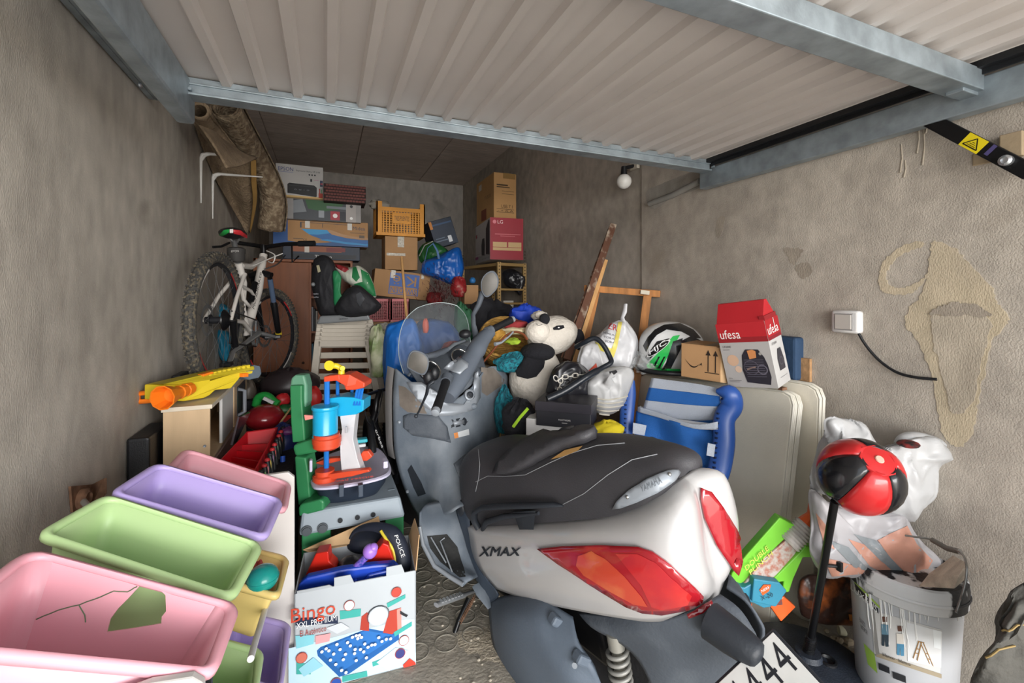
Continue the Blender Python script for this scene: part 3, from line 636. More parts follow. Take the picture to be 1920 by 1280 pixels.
# mirrors
def mirror(outline, d, c, stalk, name='mirror'):
    cc = P(*c, d); n = (C0-cc).normalized(); mb = MB()
    pts = [P(u, v, d) for u, v in outline]; pts = crv(pts, 4, True); ce = sum(pts, V((0, 0, 0)))/len(pts)
    mb.loft([[p for p in pts], [ce+(p-ce)*1.03-n*.01 for p in pts], [ce+(p-ce)*.85-n*.03 for p in pts], [ce+(p-ce)*.4-n*.045 for p in pts]])
    m_ = mb.build('mirror_housing', M_SGD, SCO, smooth=60)
    MB().loft([[ce+(p-ce)*.88+n*.003 for p in pts], [ce+(p-ce)*.85+n*.0035 for p in pts]]).build('mirror_glass', mat('dusty_mirror', '#4f4c47', .45, .1, nz=.15, ns=20, bump=0), m_, smooth=30)
    MB().tube([P(*a) for a in stalk[0]], stalk[1], 10, flat=.8).build('mirror_stalk', M_SGD, SCO, smooth=60)
mirror([(763, 685), (767, 665), (776, 657), (793, 661), (803, 672), (803, 688), (797, 701), (788, 702), (768, 692)], 1.83, (784, 680), ([(798, 668, 1.86), (815, 665, 1.95), (838, 655, 2.05)], [.014, .018, .014]))
mirror([(902, 540), (903, 525), (912, 512), (925, 508), (934, 520), (933, 538), (922, 552), (912, 557), (905, 550)], 2.38, (918, 532), ([(905, 548, 2.42), (897, 572, 2.4), (887, 590, 2.36), (888, 610, 2.3), (893, 632, 2.25)], [.022, .018, .015, .015, .02]))
# footboard and inner fairing
fb = MB(); r1 = [[S(*a) for a in r] for r in [
 [(788, 960, .30), (800, 945, .24), (835, 940, .16), (858, 950, .12), (868, 975, .12)],
 [(786, 985, .32), (805, 985, .28), (840, 975, .20), (865, 980, .15), (875, 1000, .15)],
 [(792, 1022, .33), (810, 1020, .29), (845, 1010, .22), (872, 1015, .17), (880, 1030, .17)],
 [(815, 1062, .32), (830, 1058, .29), (855, 1050, .23), (880, 1052, .19), (888, 1060, .18)],
 [(868, 1098, .28), (875, 1092, .26), (885, 1085, .24), (893, 1082, .2), (898, 1080, .18)]]]
g_fb = fine(r1, 4); sb('footboard', MB().grid([[V((p.x, -p.y, p.z)) for p in q] for q in g_fb]), M_SGR, solid=.008); fb.grid(g_fb); fb_o = sb('footboard', fb, M_SGR, solid=.008, weld=True); bvF = fb.bvh(SM)
onsurf(SCO, bvF, [(800, 1004), (838, 1001), (858, 1025), (874, 1082), (862, 1084), (826, 1055), (806, 1028)], mat('black_foot_mat', '#1d1e1e', .8, nz=.3, ns=25, bump=.4), 'foot_mat', off=.005, step=8)
for pl in ([(808, 1006), (836, 1058)], [(834, 1008), (826, 1014), (848, 1075)]):
    w_ = [rayhit(bvF, u, v, .009) for u, v in pl]; w_ = [q for q in w_ if q]
    if len(w_) > 1: MB().tube(w_, .003, 6).build('metal_strip', M_SIL, SCO)
rim = [rayhit(bvF, u, v, .003) or P(u, v, 1.9) for u, v in ((787, 987), (793, 1022), (815, 1062), (845, 1083), (868, 1097))]
MB().tube(rim, .009, 8).build('footboard_edge', M_SIL, SCO, smooth=60)
fs = MB(); r1 = [[S(*a) for a in r] for r in [[(852, 935, .13), (875, 950, .14), (880, 985, .16)], [(858, 965, .15), (876, 985, .165), (890, 1030, .18)], [(872, 1010, .17), (885, 1040, .18), (912, 1085, .19)], [(885, 1062, .18), (902, 1078, .19), (935, 1115, .18)], [(892, 1085, .18), (905, 1105, .19), (918, 1130, .18)]]]
fs.grid(fine(r1, 4)); fs.mirror(); sb('side_fairing', fs, mat('fairing_dark_blue_grey', '#3b4552', .45, bump=.05), solid=.006, weld=True)
tn = MB().hexa([(.25, -.14, .18), (.95, -.14, .16), (.95, .14, .16), (.25, .14, .18), (.25, -.12, .45), (.8, -.10, .40), (.8, .10, .40), (.25, .12, .45)]); sb('frame_tunnel', tn, M_SDK, bevel=.03)
q = S(866, 953, .145); sb('seat_lock', MB().ell(q, (.03, .02, .04), n=14, k=8), M_SDK)
# foot peg, stands
a, b = S(888, 1108, .20), S(818, 1134, .40); d = (b-a); 
pg = MB().tube([a, a.lerp(b, .25), a.lerp(b, .3), b], [.010, .012, .017, .015], 8, flat=.5)
for k in range(7):
    p = a.lerp(b, .36+k*.085)+V((0, 0, .008)); pg.box(p, (.022, .008, .006))
sb('passenger_footpeg', pg, mat('bare_aluminium', '#c4c7c9', .35, .7, bump=0), smooth=40)
sb('footpeg_bracket', MB().tube([S(898, 1095, .19), S(905, 1110, .2), S(918, 1140, .2)], [.03, .028, .008], 8, flat=.3), M_SGR)
a = S(880, 1122, .19); b = S(848, 1200, .30); MBk = MB().tube([a, a.lerp(b, .5)+V((0, .01, 0)), b], [.014, .011, .010], 8).tube([b, b+V((.03, .03, -.004))], [.012, .014], 8, flat=.4).cyl(S(838, 1176, .28), S(826, 1178, .31), .007, n=8)
sb('side_stand', MBk, M_BLKM)
sp = [S(890, 1118, .19).lerp(S(862, 1168, .26), k/60)+V((.008*cos(k*1.6), 0, .008*sin(k*1.6))) for k in range(61)]
sb('stand_spring', MB().tube(sp, .002, 5), mat('rust', '#7a5a45', .85, .2, nz=.4, ns=30, bump=.6))
cst = crv([S(885, 1188, .22), S(892, 1212, .22), S(905, 1235, .22), S(928, 1258, .22), S(950, 1280, .2)], 4)
sb('centre_stand', MB().tube(cst, .011, 10).tube([cst[-1], cst[-1]*1+V((0, -.4, 0))], .011, 10), mat('rusty_pipe', '#54463c', .6, .4, nz=.3, ns=20))
# engine cover / air box
M_AB = mat('airbox_blue_grey', '#56606c', .6, nz=.1, ns=4, bump=.1, bs=140)
ab = [[S(*a) for a in r] for r in [
 [(918, 1128, .16), (960, 1118, .18), (1010, 1122, .19), (1045, 1140, .19), (1075, 1160, .18)],
 [(922, 1160, .20), (955, 1150, .24), (1000, 1158, .25), (1040, 1185, .24), (1085, 1205, .22)],
 [(926, 1195, .20), (955, 1190, .26), (1005, 1205, .27), (1055, 1235, .26), (1110, 1245, .22)],
 [(938, 1240, .20), (970, 1240, .26), (1020, 1255, .27), (1075, 1275, .26), (1125, 1275, .2)],
 [(955, 1285, .19), (990, 1300, .24), (1040, 1320, .25), (1085, 1325, .24), (1135, 1315, .2)]]]
A_ = MB(); A_.grid(fine(ab, 4)); sb('airbox', A_, M_AB, solid=.02); bvA = A_.bvh(SM)
seam([(1000, 1128), (975, 1140), (958, 1165), (948, 1200), (950, 1235)], bvA, M_SDK, .002, .001, 'cover_groove')
seam([(1018, 1135), (1040, 1170), (1075, 1215), (1105, 1262)], bvA, M_SDK, .006, .001, 'cover_groove')
for u, v in ((1045, 1165), (1092, 1232)):
    q = rayhit(bvA, u, v, .008)
    if q: MB().box(q, (.05, .04, .03), MX.Rotation(.6, 3, 'Y')).build('airbox_clip', M_AB, SCO, bevel=.008)
q = rayhit(bvA, 1084, 1238, .03)
if q: MB().lathe([(.008, 0), (.008, .006), (.001, .006)], 12, q, (-1, -1, .5)).build('bolt', M_SIL, SCO)
# inner fender under the tail
un = [[S(*a) for a in r] for r in [
 [(1085, 1148, .14), (1160, 1156, .15), (1235, 1162, .14), (1300, 1142, .10), (1350, 1115, .02)],
 [(1110, 1175, .16), (1180, 1180, .16), (1245, 1190, .14), (1320, 1172, .10), (1385, 1140, .02)],
 [(1165, 1205, .15), (1215, 1205, .15), (1265, 1220, .13), (1335, 1210, .09), (1410, 1175, .02)],
 [(1200, 1240, .14), (1235, 1235, .14), (1275, 1248, .12), (1340, 1248, .08), (1420, 1205, .02)],
 [(1225, 1290, .13), (1250, 1290, .12), (1280, 1295, .10), (1325, 1300, .07), (1400, 1260, .02)]]]
U_ = MB(); U_.grid(fine(un, 4)); U_.mirror(); sb('rear_mudguard', U_, M_SGD, solid=.008, weld=True); bvU = U_.bvh(SM)
onsurf(SCO, bvU, [(1288, 1150), (1333, 1127), (1336, 1133), (1318, 1150), (1292, 1158)], M_RED, 'side_reflector', off=.006, step=6, solid=.005)
a, b = SP(1368, 1190, 1.10), SP(1428, 1234, 1.04); d = (b-a).normalized()
pl_ = MB().tube([a-d*.05, a, a.lerp(b, .5), b-d*.012, b-d*.003, b+d*.004], [.046, .043, .038, .033, .028, .012], 20); sb('plate_lamp', pl_, M_SDK, smooth=40)
# number plate on its holder
tl, tr = P(1338, 1288, 1.04), P(1449, 1184, 1.06); x = (tr-tl).normalized(); br = P(1492, 1275, .97); dn = (br-tr); dn = (dn-x*dn.dot(x)).normalized(); w_ = (tr-tl).length; h_ = .16; nz_ = x.cross(-dn)
fm = frame4(tl+dn*h_, x, -dn, nz_)
MB(fm).bb((-.008, -.008, -.012), (w_+.008, h_+.008, -.003)).build('plate_holder', M_SDK, SCO, bevel=.004)
pl = MB(fm).bb((0, 0, -.003), (w_, h_, 0)).build('number_plate', mat('plate_white', '#dcdcd8', .4, bump=0), SCO, bevel=.002)
mb = MB(fm); vs, fs_, _a = textmesh('4')
for x0, y0, w1, h1 in ((.56, .50, .17, .40), (.78, .50, .17, .40), (.1, .50, .17, .40), (.33, .50, .17, .40)):
    mb.add([((x0+a*w1)*w_, (y0+b*h1)*h_, .0006) for a, b in vs], fs_)
mb.build('plate_number', K('#23252b', .5), pl)
MB(frame4(br+nz_*-.03, dn, x, nz_)).cyl((0, -.02, 0), (.0, -.01, -.05), .02, n=16).build('rubber_stop', M_SGR, SCO, smooth=40)
# shock absorber
a, b = S(1150, 1165, .14), S(1172, 1330, .15); d = (b-a)
sb('shock_absorber', MB().tube([a, a+d*.12, a+d*.13, a+d*.30, a+d*.31, b], [.016, .016, .027, .025, .018, .018], 20), mat('shock_grey', '#9a9890', .45, .5, bump=.05), smooth=40)
dn_ = d.normalized(); x = dn_.orthogonal().normalized(); y = dn_.cross(x)
sb('shock_spring', MB().tube([a+d*(.32+.68*k/140)+(x*cos(k*.36)+y*sin(k*.36))*.031 for k in range(141)], .0062, 8), mat('spring_grey', '#8b8a85', .5, .3, bump=.05))
# wheels, fork, engine
def swheel(x, r, wd, nm):
    t_ = MB().lathe([(r*.62, -wd*.5), (r*.85, -wd*.55), (r*.97, -wd*.3), (r, 0), (r*.97, wd*.3), (r*.85, wd*.55), (r*.62, wd*.5)], 40, (x, 0, r), (0, 1, 0)); o = sb(nm, t_, mat('tyre_rubber', '#202022', .85, bump=.3, bs=60), smooth=50)
    rm = MB().lathe([(r*.64, -.04), (r*.6, -.02), (r*.15, -.03), (.03, -.06), (.03, .06), (r*.15, .03), (r*.6, .02), (r*.64, .04)], 30, (x, 0, r), (0, 1, 0)); rm.build('wheel_rim', M_SGD, o, local=True, smooth=40)
swheel(.02, .27, .14, 'rear_wheel'); swheel(1.52, .29, .12, 'front_wheel')
fk = MB()
for s in (-1, 1): fk.tube([(1.52, s*.09, .29), (1.40, s*.09, .55), (1.24, s*.07, .72)], [.02, .022, .025], 10)
sb('fork', fk, M_SDK); sb('front_mudguard', MB().lathe([(.31, -.08), (.325, -.05), (.33, 0), (.325, .05), (.31, .08), (.30, .0)], 24, (1.50, 0, .31), (0, 1, 0), caps=False).bb((1.4, -.07, .58), (1.5, .07, .62)) if False else MB().ell((1.45, 0, .5), (.24, .08, .13)), M_WHT)
sb('engine', MB().hexa([(-.10, -.12, .2), (.55, -.12, .2), (.55, .12, .2), (-.10, .12, .2), (-.05, -.12, .40), (.5, -.12, .42), (.5, .12, .42), (-.05, .12, .40)]), M_BLKM, bevel=.03)
sb('exhaust_silencer', MB().tube([(.5, -.2, .22), (.1, -.24, .25), (-.35, -.26, .34)], [.03, .055, .06], 16), M_SDK)
# ================= right side: tables, chair, boxes, bags, bucket
M_CARD = mat('cardboard', '#a9825a', .8, nz=.08, ns=5, bump=.08, bs=200)
M_CARD2 = mat('cardboard_tan', '#b58c5c', .8, nz=.08, ns=5, bump=.08, bs=200)
M_CARDL = mat('cardboard_light', '#c2a077', .8, nz=.06, ns=5, bump=.08)
M_TAPE = mat('clear_tape', '#c3bba8', .2, nz=.25, ns=60, bump=.2, alpha=.75)
M_WOOD = mat('orange_wood', '#a9713c', .6, nz=.3, ns=3, stretch=(9, 9, 1), bump=.2, bs=30)
M_WOODL = mat('pale_wood', '#c89a64', .6, nz=.15, ns=3, stretch=(9, 9, 1), bump=.1, bs=30)
M_WPL = mat('white_paper', '#bcbab8', .6, bump=0, nz=.03)
M_BAGW = mat('white_plastic_bag', '#acacac', .35, nz=.05, bump=.5, bs=14, dist=.006)
M_CREAM = mat('cream_table_plastic', '#f0e9d8', .5, nz=.08, ns=4, bump=.1, bs=150)
M_TBLE = mat('table_edge_plastic', '#ddd8ca', .4, bump=0, nz=.04)
# -- folding tables leaning on the right wall
def table(name, label, A, B, At, Bt, th, n, col=None):
    """A,B bottom near/far, At,Bt top near/far: folded halves stacked in thickness"""
    r = thing(name, label, 'table', (A+B)/2, group=None); nn = (B-A).cross(At-A).normalized(); nn = nn if nn.x > 0 else -nn
    for k in range(n):
        o0 = nn*(k*(th+.006)); c = [A, B, Bt, At]; ctr = sum(c, V((0, 0, 0)))/4; out = []
        for i in range(4):      # rounded corners
            p, a, b = c[i], c[i-1], c[(i+1) % 4]; da = (a-p).normalized()*.05; db = (b-p).normalized()*.05
            out += [p+da, p+da*.3+db*.3, p+db]
        m_ = MB(); m_.plate([p+o0 for p in out], th, nn)
        m_.build('folded_half' if n > 1 else 'tabletop', M_CREAM, r, bevel=.006)
        rim = MB(); rr = [ctr+(p-ctr)*1.004+o0 for p in out]
        for q in (.15, .5, .85): rim.tube([p+nn*th*q for p in rr], th*.17, 6, loop=True)
        rim.build('rim', M_TBLE, r, smooth=50)
    return r
tA = PZ(1440, 1188, .0); A = PZ(1440, 1188, 0); At = P(1488, 737, 1.85); B = V((1.69, A.y+1.02, 0)); Bt = P(1200, 702, 2.74)
B = A+(Bt-At)
TB1 = table('folding_table', 'cream folding table leaning behind the blue beach chair, folded in half', A, B, At, Bt, .027, 2)
sl = MB().tube([At+V((.10, .02, -.05)), A+V((.16, .0, .02))], .012, 4); 
C = PZ(1521, 1172, 0); Ct = P(1536, 726, 1.82); n_ = V((0, .95, .0))
TB2 = table('folding_table', 'second cream folding table flat against the right wall, its rounded corner showing', C, C+V((0, .95, 0)), Ct, Ct+V((0, .95, 0)), .016, 2)
a, b = P(1489, 775, 1.93), PZ(1465, 1135, .05)
tube = MB().tube([P(1489, 772, 1.895), P(1468, 1010, 1.86), P(1462, 1170, 1.86)], .011, 4); tube.build('dark_strip', mat('dark_grey_strip', '#4a4a4c', .4, .5, bump=0), TB1)  # dark grey strip between the two folding tables
q = P(1467, 728, 1.90); MB().box(q, (.03, .02, .012)).build('hinge', mat('rust', '#7a5a45', .85, .2), TB1)
# -- things on the table
def onbox(*a, **k): return boxthing(*a, **k)
# heater box
RED = '#b3252c'; heater = []
hp = [(.50, .20), (.88, .17), (.90, .30), (.86, .55), (.78, .64), (.55, .64), (.50, .60)]
r, w_, t_, h_ = onbox('heater_box', 'red and white heater carton standing on the cream folding tables', 'box', (1370, 1.99), (1464, 1.885), 622, 714, .10, M_WPL, bevel=.002)
H2 = PX(1350, 628, 1).z
fs = faces_of(w_, t_, h_)
r.matrix_basis = frame4(P(1371, 712, 1.98), (P(1463, 726, 1.86)-P(1371, 712, 1.98)).normalized(), V((0, 1, 0)), V((0, 0, 1))) @ MX.Identity(4)
o_ = P(1366, 724, 2.0); x_ = P(1460, 728, 1.83)-o_; w_ = x_.length; x_.normalize(); up = (P(1350, 608, 1.98)-o_); h_ = up.length; up.normalize(); y_ = up.cross(x_).normalized(); up = x_.cross(y_)
t_ = .125; r.matrix_basis = frame4(o_, x_, y_, up)
bpy.data.objects.remove([c for c in r.children][0])
MB().bb((0, 0, 0), (w_, t_, h_)).build('body', M_WPL, r, local=True, bevel=.002)
fs = faces_of(w_, t_, h_)
printf(r, *fs['front'], [('r', 0, 0, 1, .70, '#aaa6a4'), ('r', 0, .70, 1, 1, RED), ('r', 0, .70, 1, .78, '#8e2026'), ('c', .22, .42, .12, '#c9a58a'), ('c', .30, .28, .07, '#cdb09a'), ('t', 'ufesa', .06, .76, .48, .90, '#efe9e6'), ('t', 'CF2000', .06, .62, .24, .655, '#4b4648'), ('r', .06, .585, .2, .592, '#4b4648'),
  ('p', [(.43, .08), (.88, .05), (.92, .17), (.90, .35), (.86, .47), (.77, .585), (.52, .59), (.43, .50), (.385, .27)], '#2b2830'), ('c', .57, .31, .15, '#55505a'), ('c', .57, .31, .135, '#2b2830'), ('c', .78, .28, .10, '#6a6570'), ('c', .78, .28, .08, '#2b2830'), ('p', [(.48, .27), (.66, .31), (.66, .33), (.48, .30)], '#8d7468'),
  ('p', [(.57, .44), (.71, .46), (.72, .56), (.66, .585), (.55, .57)], '#c78452'), ('c', .80, .52, .03, '#9a9690'), ('t', 'turbo', .06, .13, .14, .15, '#5a5557'), ('r', .06, .10, .32, .105, '#5a5557'), ('r', .06, .08, .28, .085, '#5a5557')]+[('r', .46, .17+.032*k, .84, .178+.032*k, '#5c5864') for k in range(9)])
printf(r, *fs['right'], [('r', 0, .70, 1, 1, '#a52229'), ('r', 0, .70, 1, .75, '#82202a'), ('t', 'ufesa', .08, .78, .86, .92, '#efe9e6'), ('t', 'CF2000', .15, .62, .52, .655, '#4b4648'), ('p', [(.36, .22), (.78, .22), (.80, .36), (.70, .54), (.46, .54), (.34, .40)], '#3a383e'), ('c', .57, .35, .14, '#57545c'), ('c', .57, .35, .11, '#3a383e'), ('r', .3, .12, .8, .125, '#8a868a'), ('r', .58, .78, .62, 1, '#d9d5d0')])
fm = MB().prism([(0, 0), (t_, 0), (t_*.55, .085), (t_*.40, .085)], w_*.96, MX.Translation((w_*.02, 0, h_-.002)) @ frame4(V((0, 0, 0)), V((0, 1, 0)), V((0, 0, 1)), V((1, 0, 0))))
fm.build('top_flap', K(RED, .45), r, local=True, bevel=.002)
MB().bb((w_*.90, .004, h_-.002), (w_+.001, t_*.9, h_+.02)).build('side_flap', K('#8e2026', .45), r, local=True)
# brown parcel with the smile arrow
o_ = P(1277, 705, 2.16); x_ = (P(1351, 717, 2.02)-o_); w_ = x_.length; x_.normalize(); up = P(1275, 644, 2.16)-o_; h_ = up.length; up.normalize(); y_ = up.cross(x_).normalized(); t_ = .16
AM = frame4(o_, x_, y_, x_.cross(y_)); r = thing('parcel_box', 'brown cardboard parcel with two black arrows, between helmet and red carton', 'box', mx=AM)
MB().bb((0, 0, 0), (w_, t_, h_)).build('body', M_CARD, r, local=True, bevel=.002)
smile = [(.10, .56)]+[(.10+.40*k/10, .56-.20*math.sin(pi*k/10*.85)-.0*k) for k in range(1, 11)]
low = [(x, y-.045*math.sin(pi*i/10)) for i, (x, y) in enumerate(smile)][::-1]
ink = '#2a211c'
sm = smile+low[1:-1]
arrows = []
for cx in (.70, .88): arrows += [('r', cx-.012, .26, cx+.012, .76, ink), ('p', [(cx-.06, .74), (cx+.06, .74), (cx, .90)], ink)]
fs = faces_of(w_, t_, h_)
printf(r, *fs['front'], [('p', sm, ink), ('p', [(.47, .40), (.535, .50), (.55, .38), (.53, .44)], ink), ('r', .62, .22, .97, .245, ink)]+arrows)
MB().hexa([(w_-.002, 0, 0), (w_+.03, .02, -.002), (w_+.03, .024, -.002), (w_-.002, .006, 0), (w_-.002, 0, h_*.98), (w_+.03, .02, h_*.96), (w_+.03, .024, h_*.96), (w_-.002, .006, h_*.98)]).build('flap', M_CARDL, r, local=True)
MB().bb((0, 0, h_), (w_*.9, t_, h_+.003)).build('top_flap', M_CARD, r, local=True)
printf(r, frame4(V((0, 0, h_+.003)), V((1, 0, 0)), V((0, 1, 0)), V((0, 0, 1))), w_, t_, [('r', .6, 0, .8, 1, '#7d6a4f')], name='tape')
# helmet
hc = P(1256, 652, 2.42); HM = frame4(hc, V((-.85, -.5, 0)).normalized(), V((.5, -.85, 0)).normalized(), V((0, 0, 1)))
hv = (C0-hc).normalized(); hx = V((-hv.y, hv.x, 0)).normalized()   # hx: image-right
HM = frame4(hc, hx, V((0, 0, 1)).cross(hx), V((0, 0, 1)))
r = thing('motorcycle_helmet', 'white, black and green full-face motorcycle helmet lying on the folding tables', 'helmet', mx=MX.Translation(hc-V((0, 0, .13))))
def hf(p): return (1+.10*max(0, p.x)*(1-abs(p.z)))*(1 if p.z > -.5 else 1-.15*(-.5-p.z)/.5)
hb_ = MB(HM).ell((0, 0, 0), (.165, .15, .145), n=40, k=24, f=hf, e=.9); hs = hb_.build('shell', mat('helmet_white', '#dfe0e0', .2, coat=.8, bump=0), r, smooth=70); bvh_ = hb_.bvh()
def hp_(poly, col, nm='graphic', off=.002, lb=None): return onsurf(r, bvh_, poly, K(col, .2, coat=.8), nm, off=off, step=5, label=lb)
hp_([(1206, 648), (1215, 632), (1228, 618), (1245, 609), (1275, 606), (1300, 618), (1314, 634), (1300, 634), (1278, 622), (1250, 618), (1232, 628), (1222, 640), (1212, 660)], '#1b1c1f')
hp_([(1215, 690), (1212, 684), (1240, 655), (1262, 630), (1275, 628), (1262, 650), (1240, 690)], '#35c15c')
hp_([(1232, 640), (1256, 634), (1240, 652), (1216, 676), (1210, 670)], '#1b1c1f', off=.0025)
hp_([(1212, 694), (1240, 690), (1275, 691), (1276, 698), (1240, 700), (1216, 698)], '#2fb052')
hp_([(1282, 655), (1275, 640), (1296, 630), (1316, 640), (1318, 662), (1300, 664)], '#1b1d22', 'visor', off=.004, lb='dark visor')
hp_([(1250, 675), (1262, 640), (1280, 634), (1276, 655), (1258, 690), (1248, 690)], '#23262a', off=.003)
el = [(1235+20*cos(a)*.92-9*sin(a)*.5*-1, 653-9*sin(a)-20*cos(a)*.55*1) for a in [2*pi*k/20 for k in range(20)]]
hp_([(1235+(p[0]-1235)*1.15, 653+(p[1]-653)*1.15) for p in el], '#e8e8e8', 'logo', off=.0035); hp_(el, '#141416', 'logo', off=.0045)
textsurf(r, bvh_, 'HJC', [(1220, 667), (1251, 647), (1247, 637), (1218, 657)], K('#f0f0f0', .3), off=.006)
for x0 in (1222, 1232, 1242): hp_([(x0, 692), (x0+4, 692), (x0+16, 668), (x0+13, 668)], '#16181a', 'stripe', off=.004)
MB(HM).tube([(.165*1.0*cos(a), .15*sin(a), -.115) for a in [2*pi*k/30 for k in range(30)]], .013, 8, loop=True).build('neck_roll', M_BLK, r, smooth=60)
MB(HM).ell((.155, .0, -.06), (.03, .10, .04), n=16, k=8).build('chin_guard', K('#24262a', .3), r, smooth=60)
sack('clear_bag', 'crumpled clear plastic bag around the left side of the helmet', 'plastic bag', P(1210, 680, 2.42), (.07, .07, .07), mat('clear_film', '#cfd2d2', .12, alpha=.28, bump=.4, bs=30, dist=.004), seed=5, nz=.4, n=40, k=24)
# flat blue cushion and cork board behind the heater box
q = P(1492, 712, 1.97); r_ = MB().bb((q.x-.03, q.y-.02, q.z-.0), (q.x+.055, q.y+.16, q.z+.19)); r_.build('folded_mat', mat('navy_cloth', '#2c4563', .8, bump=.3), None, bevel=.012, label='navy blue folded mat upright behind the red heater carton', cat='mat')
q = P(1508, 716, 1.92); MB().bb((q.x+.02, q.y-.01, q.z), (q.x+.035, q.y+.1, q.z+.10)).build('cork_board', mat('cork', '#b18a62', .9, nz=.2, ns=40, bump=.5), None, label='rough tan cork strip between the navy mat and the wall', cat='board')
# -- blue beach chair folded against the table
r = thing('beach_chair', 'folded blue and white striped beach chair leaning on the cream table', 'chair', PZ(1285, 1010, .3)-V((0, 0, .3)))
M_BLU = mat('blue_plastic', '#2a4f96', .35, nz=.05, bump=.05); M_BF = mat('blue_mesh_fabric', '#2566b4', .7, nz=.12, ns=5, bump=.5, bs=300); M_WF = mat('white_mesh_fabric', '#b9c0cc', .7, nz=.04, bump=.5, bs=300)
def arm_(pts, ws):
    m_ = MB(); rings = []
    c_ = crv([P(*p) for p in pts], 5); wsf = crv([V((x, y, 0)) for x, y in ws], 5)
    for i, p in enumerate(c_):
        t = (c_[min(i+1, len(c_)-1)]-c_[max(i-1, 0)]).normalized(); v_ = (C0-p).normalized(); s_ = t.cross(v_).normalized(); n2 = s_.cross(t)
        a_, b_ = wsf[i].x, wsf[i].y
        rings.append([p+s_*a_*cos(q)*(1)+n2*b_*sin(q) for q in [2*pi*k/14 for k in range(14)]])
    m_.loft(rings); return m_
aL = arm_([(1186, 712, 2.32), (1180, 735, 2.31), (1176, 770, 2.28), (1173, 815, 2.25), (1172, 860, 2.2)], [(.012, .02), (.034, .025), (.036, .022), (.034, .022), (.03, .02)])
aL.build('armrest', M_BLU, r, smooth=60)
aR = arm_([(1345, 733, 1.98), (1366, 738, 1.95), (1372, 760, 1.95), (1358, 785, 1.95), (1357, 830, 1.93), (1348, 880, 1.9), (1335, 920, 1.88), (1325, 950, 1.86)], [(.012, .02), (.042, .03), (.045, .03), (.044, .026), (.045, .024), (.045, .024), (.034, .022), (.03, .02)])
ao = aR.build('armrest', M_BLU, r, smooth=60); bva = aR.bvh()
sl_ = MB()
for k in range(13):
    q = rayhit(bva, 1347-k*.7, 775+k*9.2, .001)
    if q: sl_.box(q, (.010, .010, .007))
sl_.build('adjustment_slot', K('#16264a', .6), ao)
bvl = aL.bvh(); sl_ = MB()
for k in range(12):
    q = rayhit(bvl, 1174-k*.3, 742+k*8.5, .001)
    if q: sl_.box(q, (.008, .008, .006))
sl_.build('adjustment_slot', K('#16264a', .6), r)
def cloth(rows, m, nm, n=4, solid=.003, wav=0):
    g = fine([[P(*a) for a in q] for q in rows], n); 
    if wav:
        g = [[p+(C0-p).normalized()*wav*NZ.noise(V((p.x*9, p.y*9, p.z*4))) for p in q] for q in g]
    return MB().grid(g).build(nm, m, r, smooth=60, solid=solid)
def band(v0, v1): # headrest bands, rows of points left to right; a,b fractions down the pillow
    out = []
    for f_ in (v0, (v0+v1)/2, v1):
        b = .015*sin(pi*f_)
        out.append([(1222-22*f_+0*f_, 708+79*f_, 2.26-b), (1260-12*f_, 713+79*f_, 2.18-b*2), (1305+2*f_, 719+77*f_, 2.08-b*2), (1350-0*f_, 728+64*f_, 1.99-b)])
    return out
cloth(band(0, .23), M_WF, 'headrest_stripe'); cloth(band(.23, .53), M_BF, 'headrest_stripe'); cloth(band(.53, .90), M_WF, 'headrest_stripe'); cloth(band(.90, 1.06), M_BF, 'headrest_stripe')
bk = [[(1193, 770, 2.26), (1225, 778, 2.18), (1265, 790, 2.1), (1305, 800, 2.03), (1345, 808, 1.95)], [(1190, 810, 2.25), (1222, 820, 2.2), (1262, 832, 2.12), (1300, 842, 2.02), (1341, 850, 1.94)], [(1186, 855, 2.22), (1220, 865, 2.15), (1258, 880, 2.08), (1298, 890, 2.0), (1334, 900, 1.92)], [(1186, 905, 2.18), (1218, 920, 2.12), (1255, 930, 2.04), (1290, 938, 1.96), (1322, 945, 1.88)]]
cloth(bk, M_BF, 'back_sling', wav=.05)
MB().tube([P(1200, 765, 2.29), P(1270, 790, 2.12), P(1345, 800, 1.96)], .012, 8).build('cross_bar', K('#cfd0d2', .4), r, smooth=50)
cloth([[(1196, 762, 2.25), (1240, 775, 2.14), (1300, 795, 2.0), (1346, 790, 1.93)], [(1196, 772, 2.25), (1240, 784, 2.14), (1300, 803, 2.0), (1346, 805, 1.93)]], M_WF, 'edge_strip')
for q4 in ([(1187, 792), (1212, 797), (1208, 816), (1186, 812)], [(1327, 830), (1341, 833), (1338, 856), (1324, 853)], [(1314, 878), (1333, 882), (1331, 906), (1311, 902)]):
    d0 = 2.2 if q4[0][0] < 1250 else 1.90
    MB().plate([P(u, v, d0-.012) for u, v in q4], .003, (-1, -1, 0)).build('white_patch', M_WF, r)
MB().tube([P(1362, 880, 1.93), P(1340, 980, 1.90), P(1300, 1180, 1.9)], .011, 8).tube([P(1184, 870, 2.2), P(1190, 1010, 2.2)], .011, 8).build('frame_tube', K('#c9c9c6', .35), r, smooth=50)
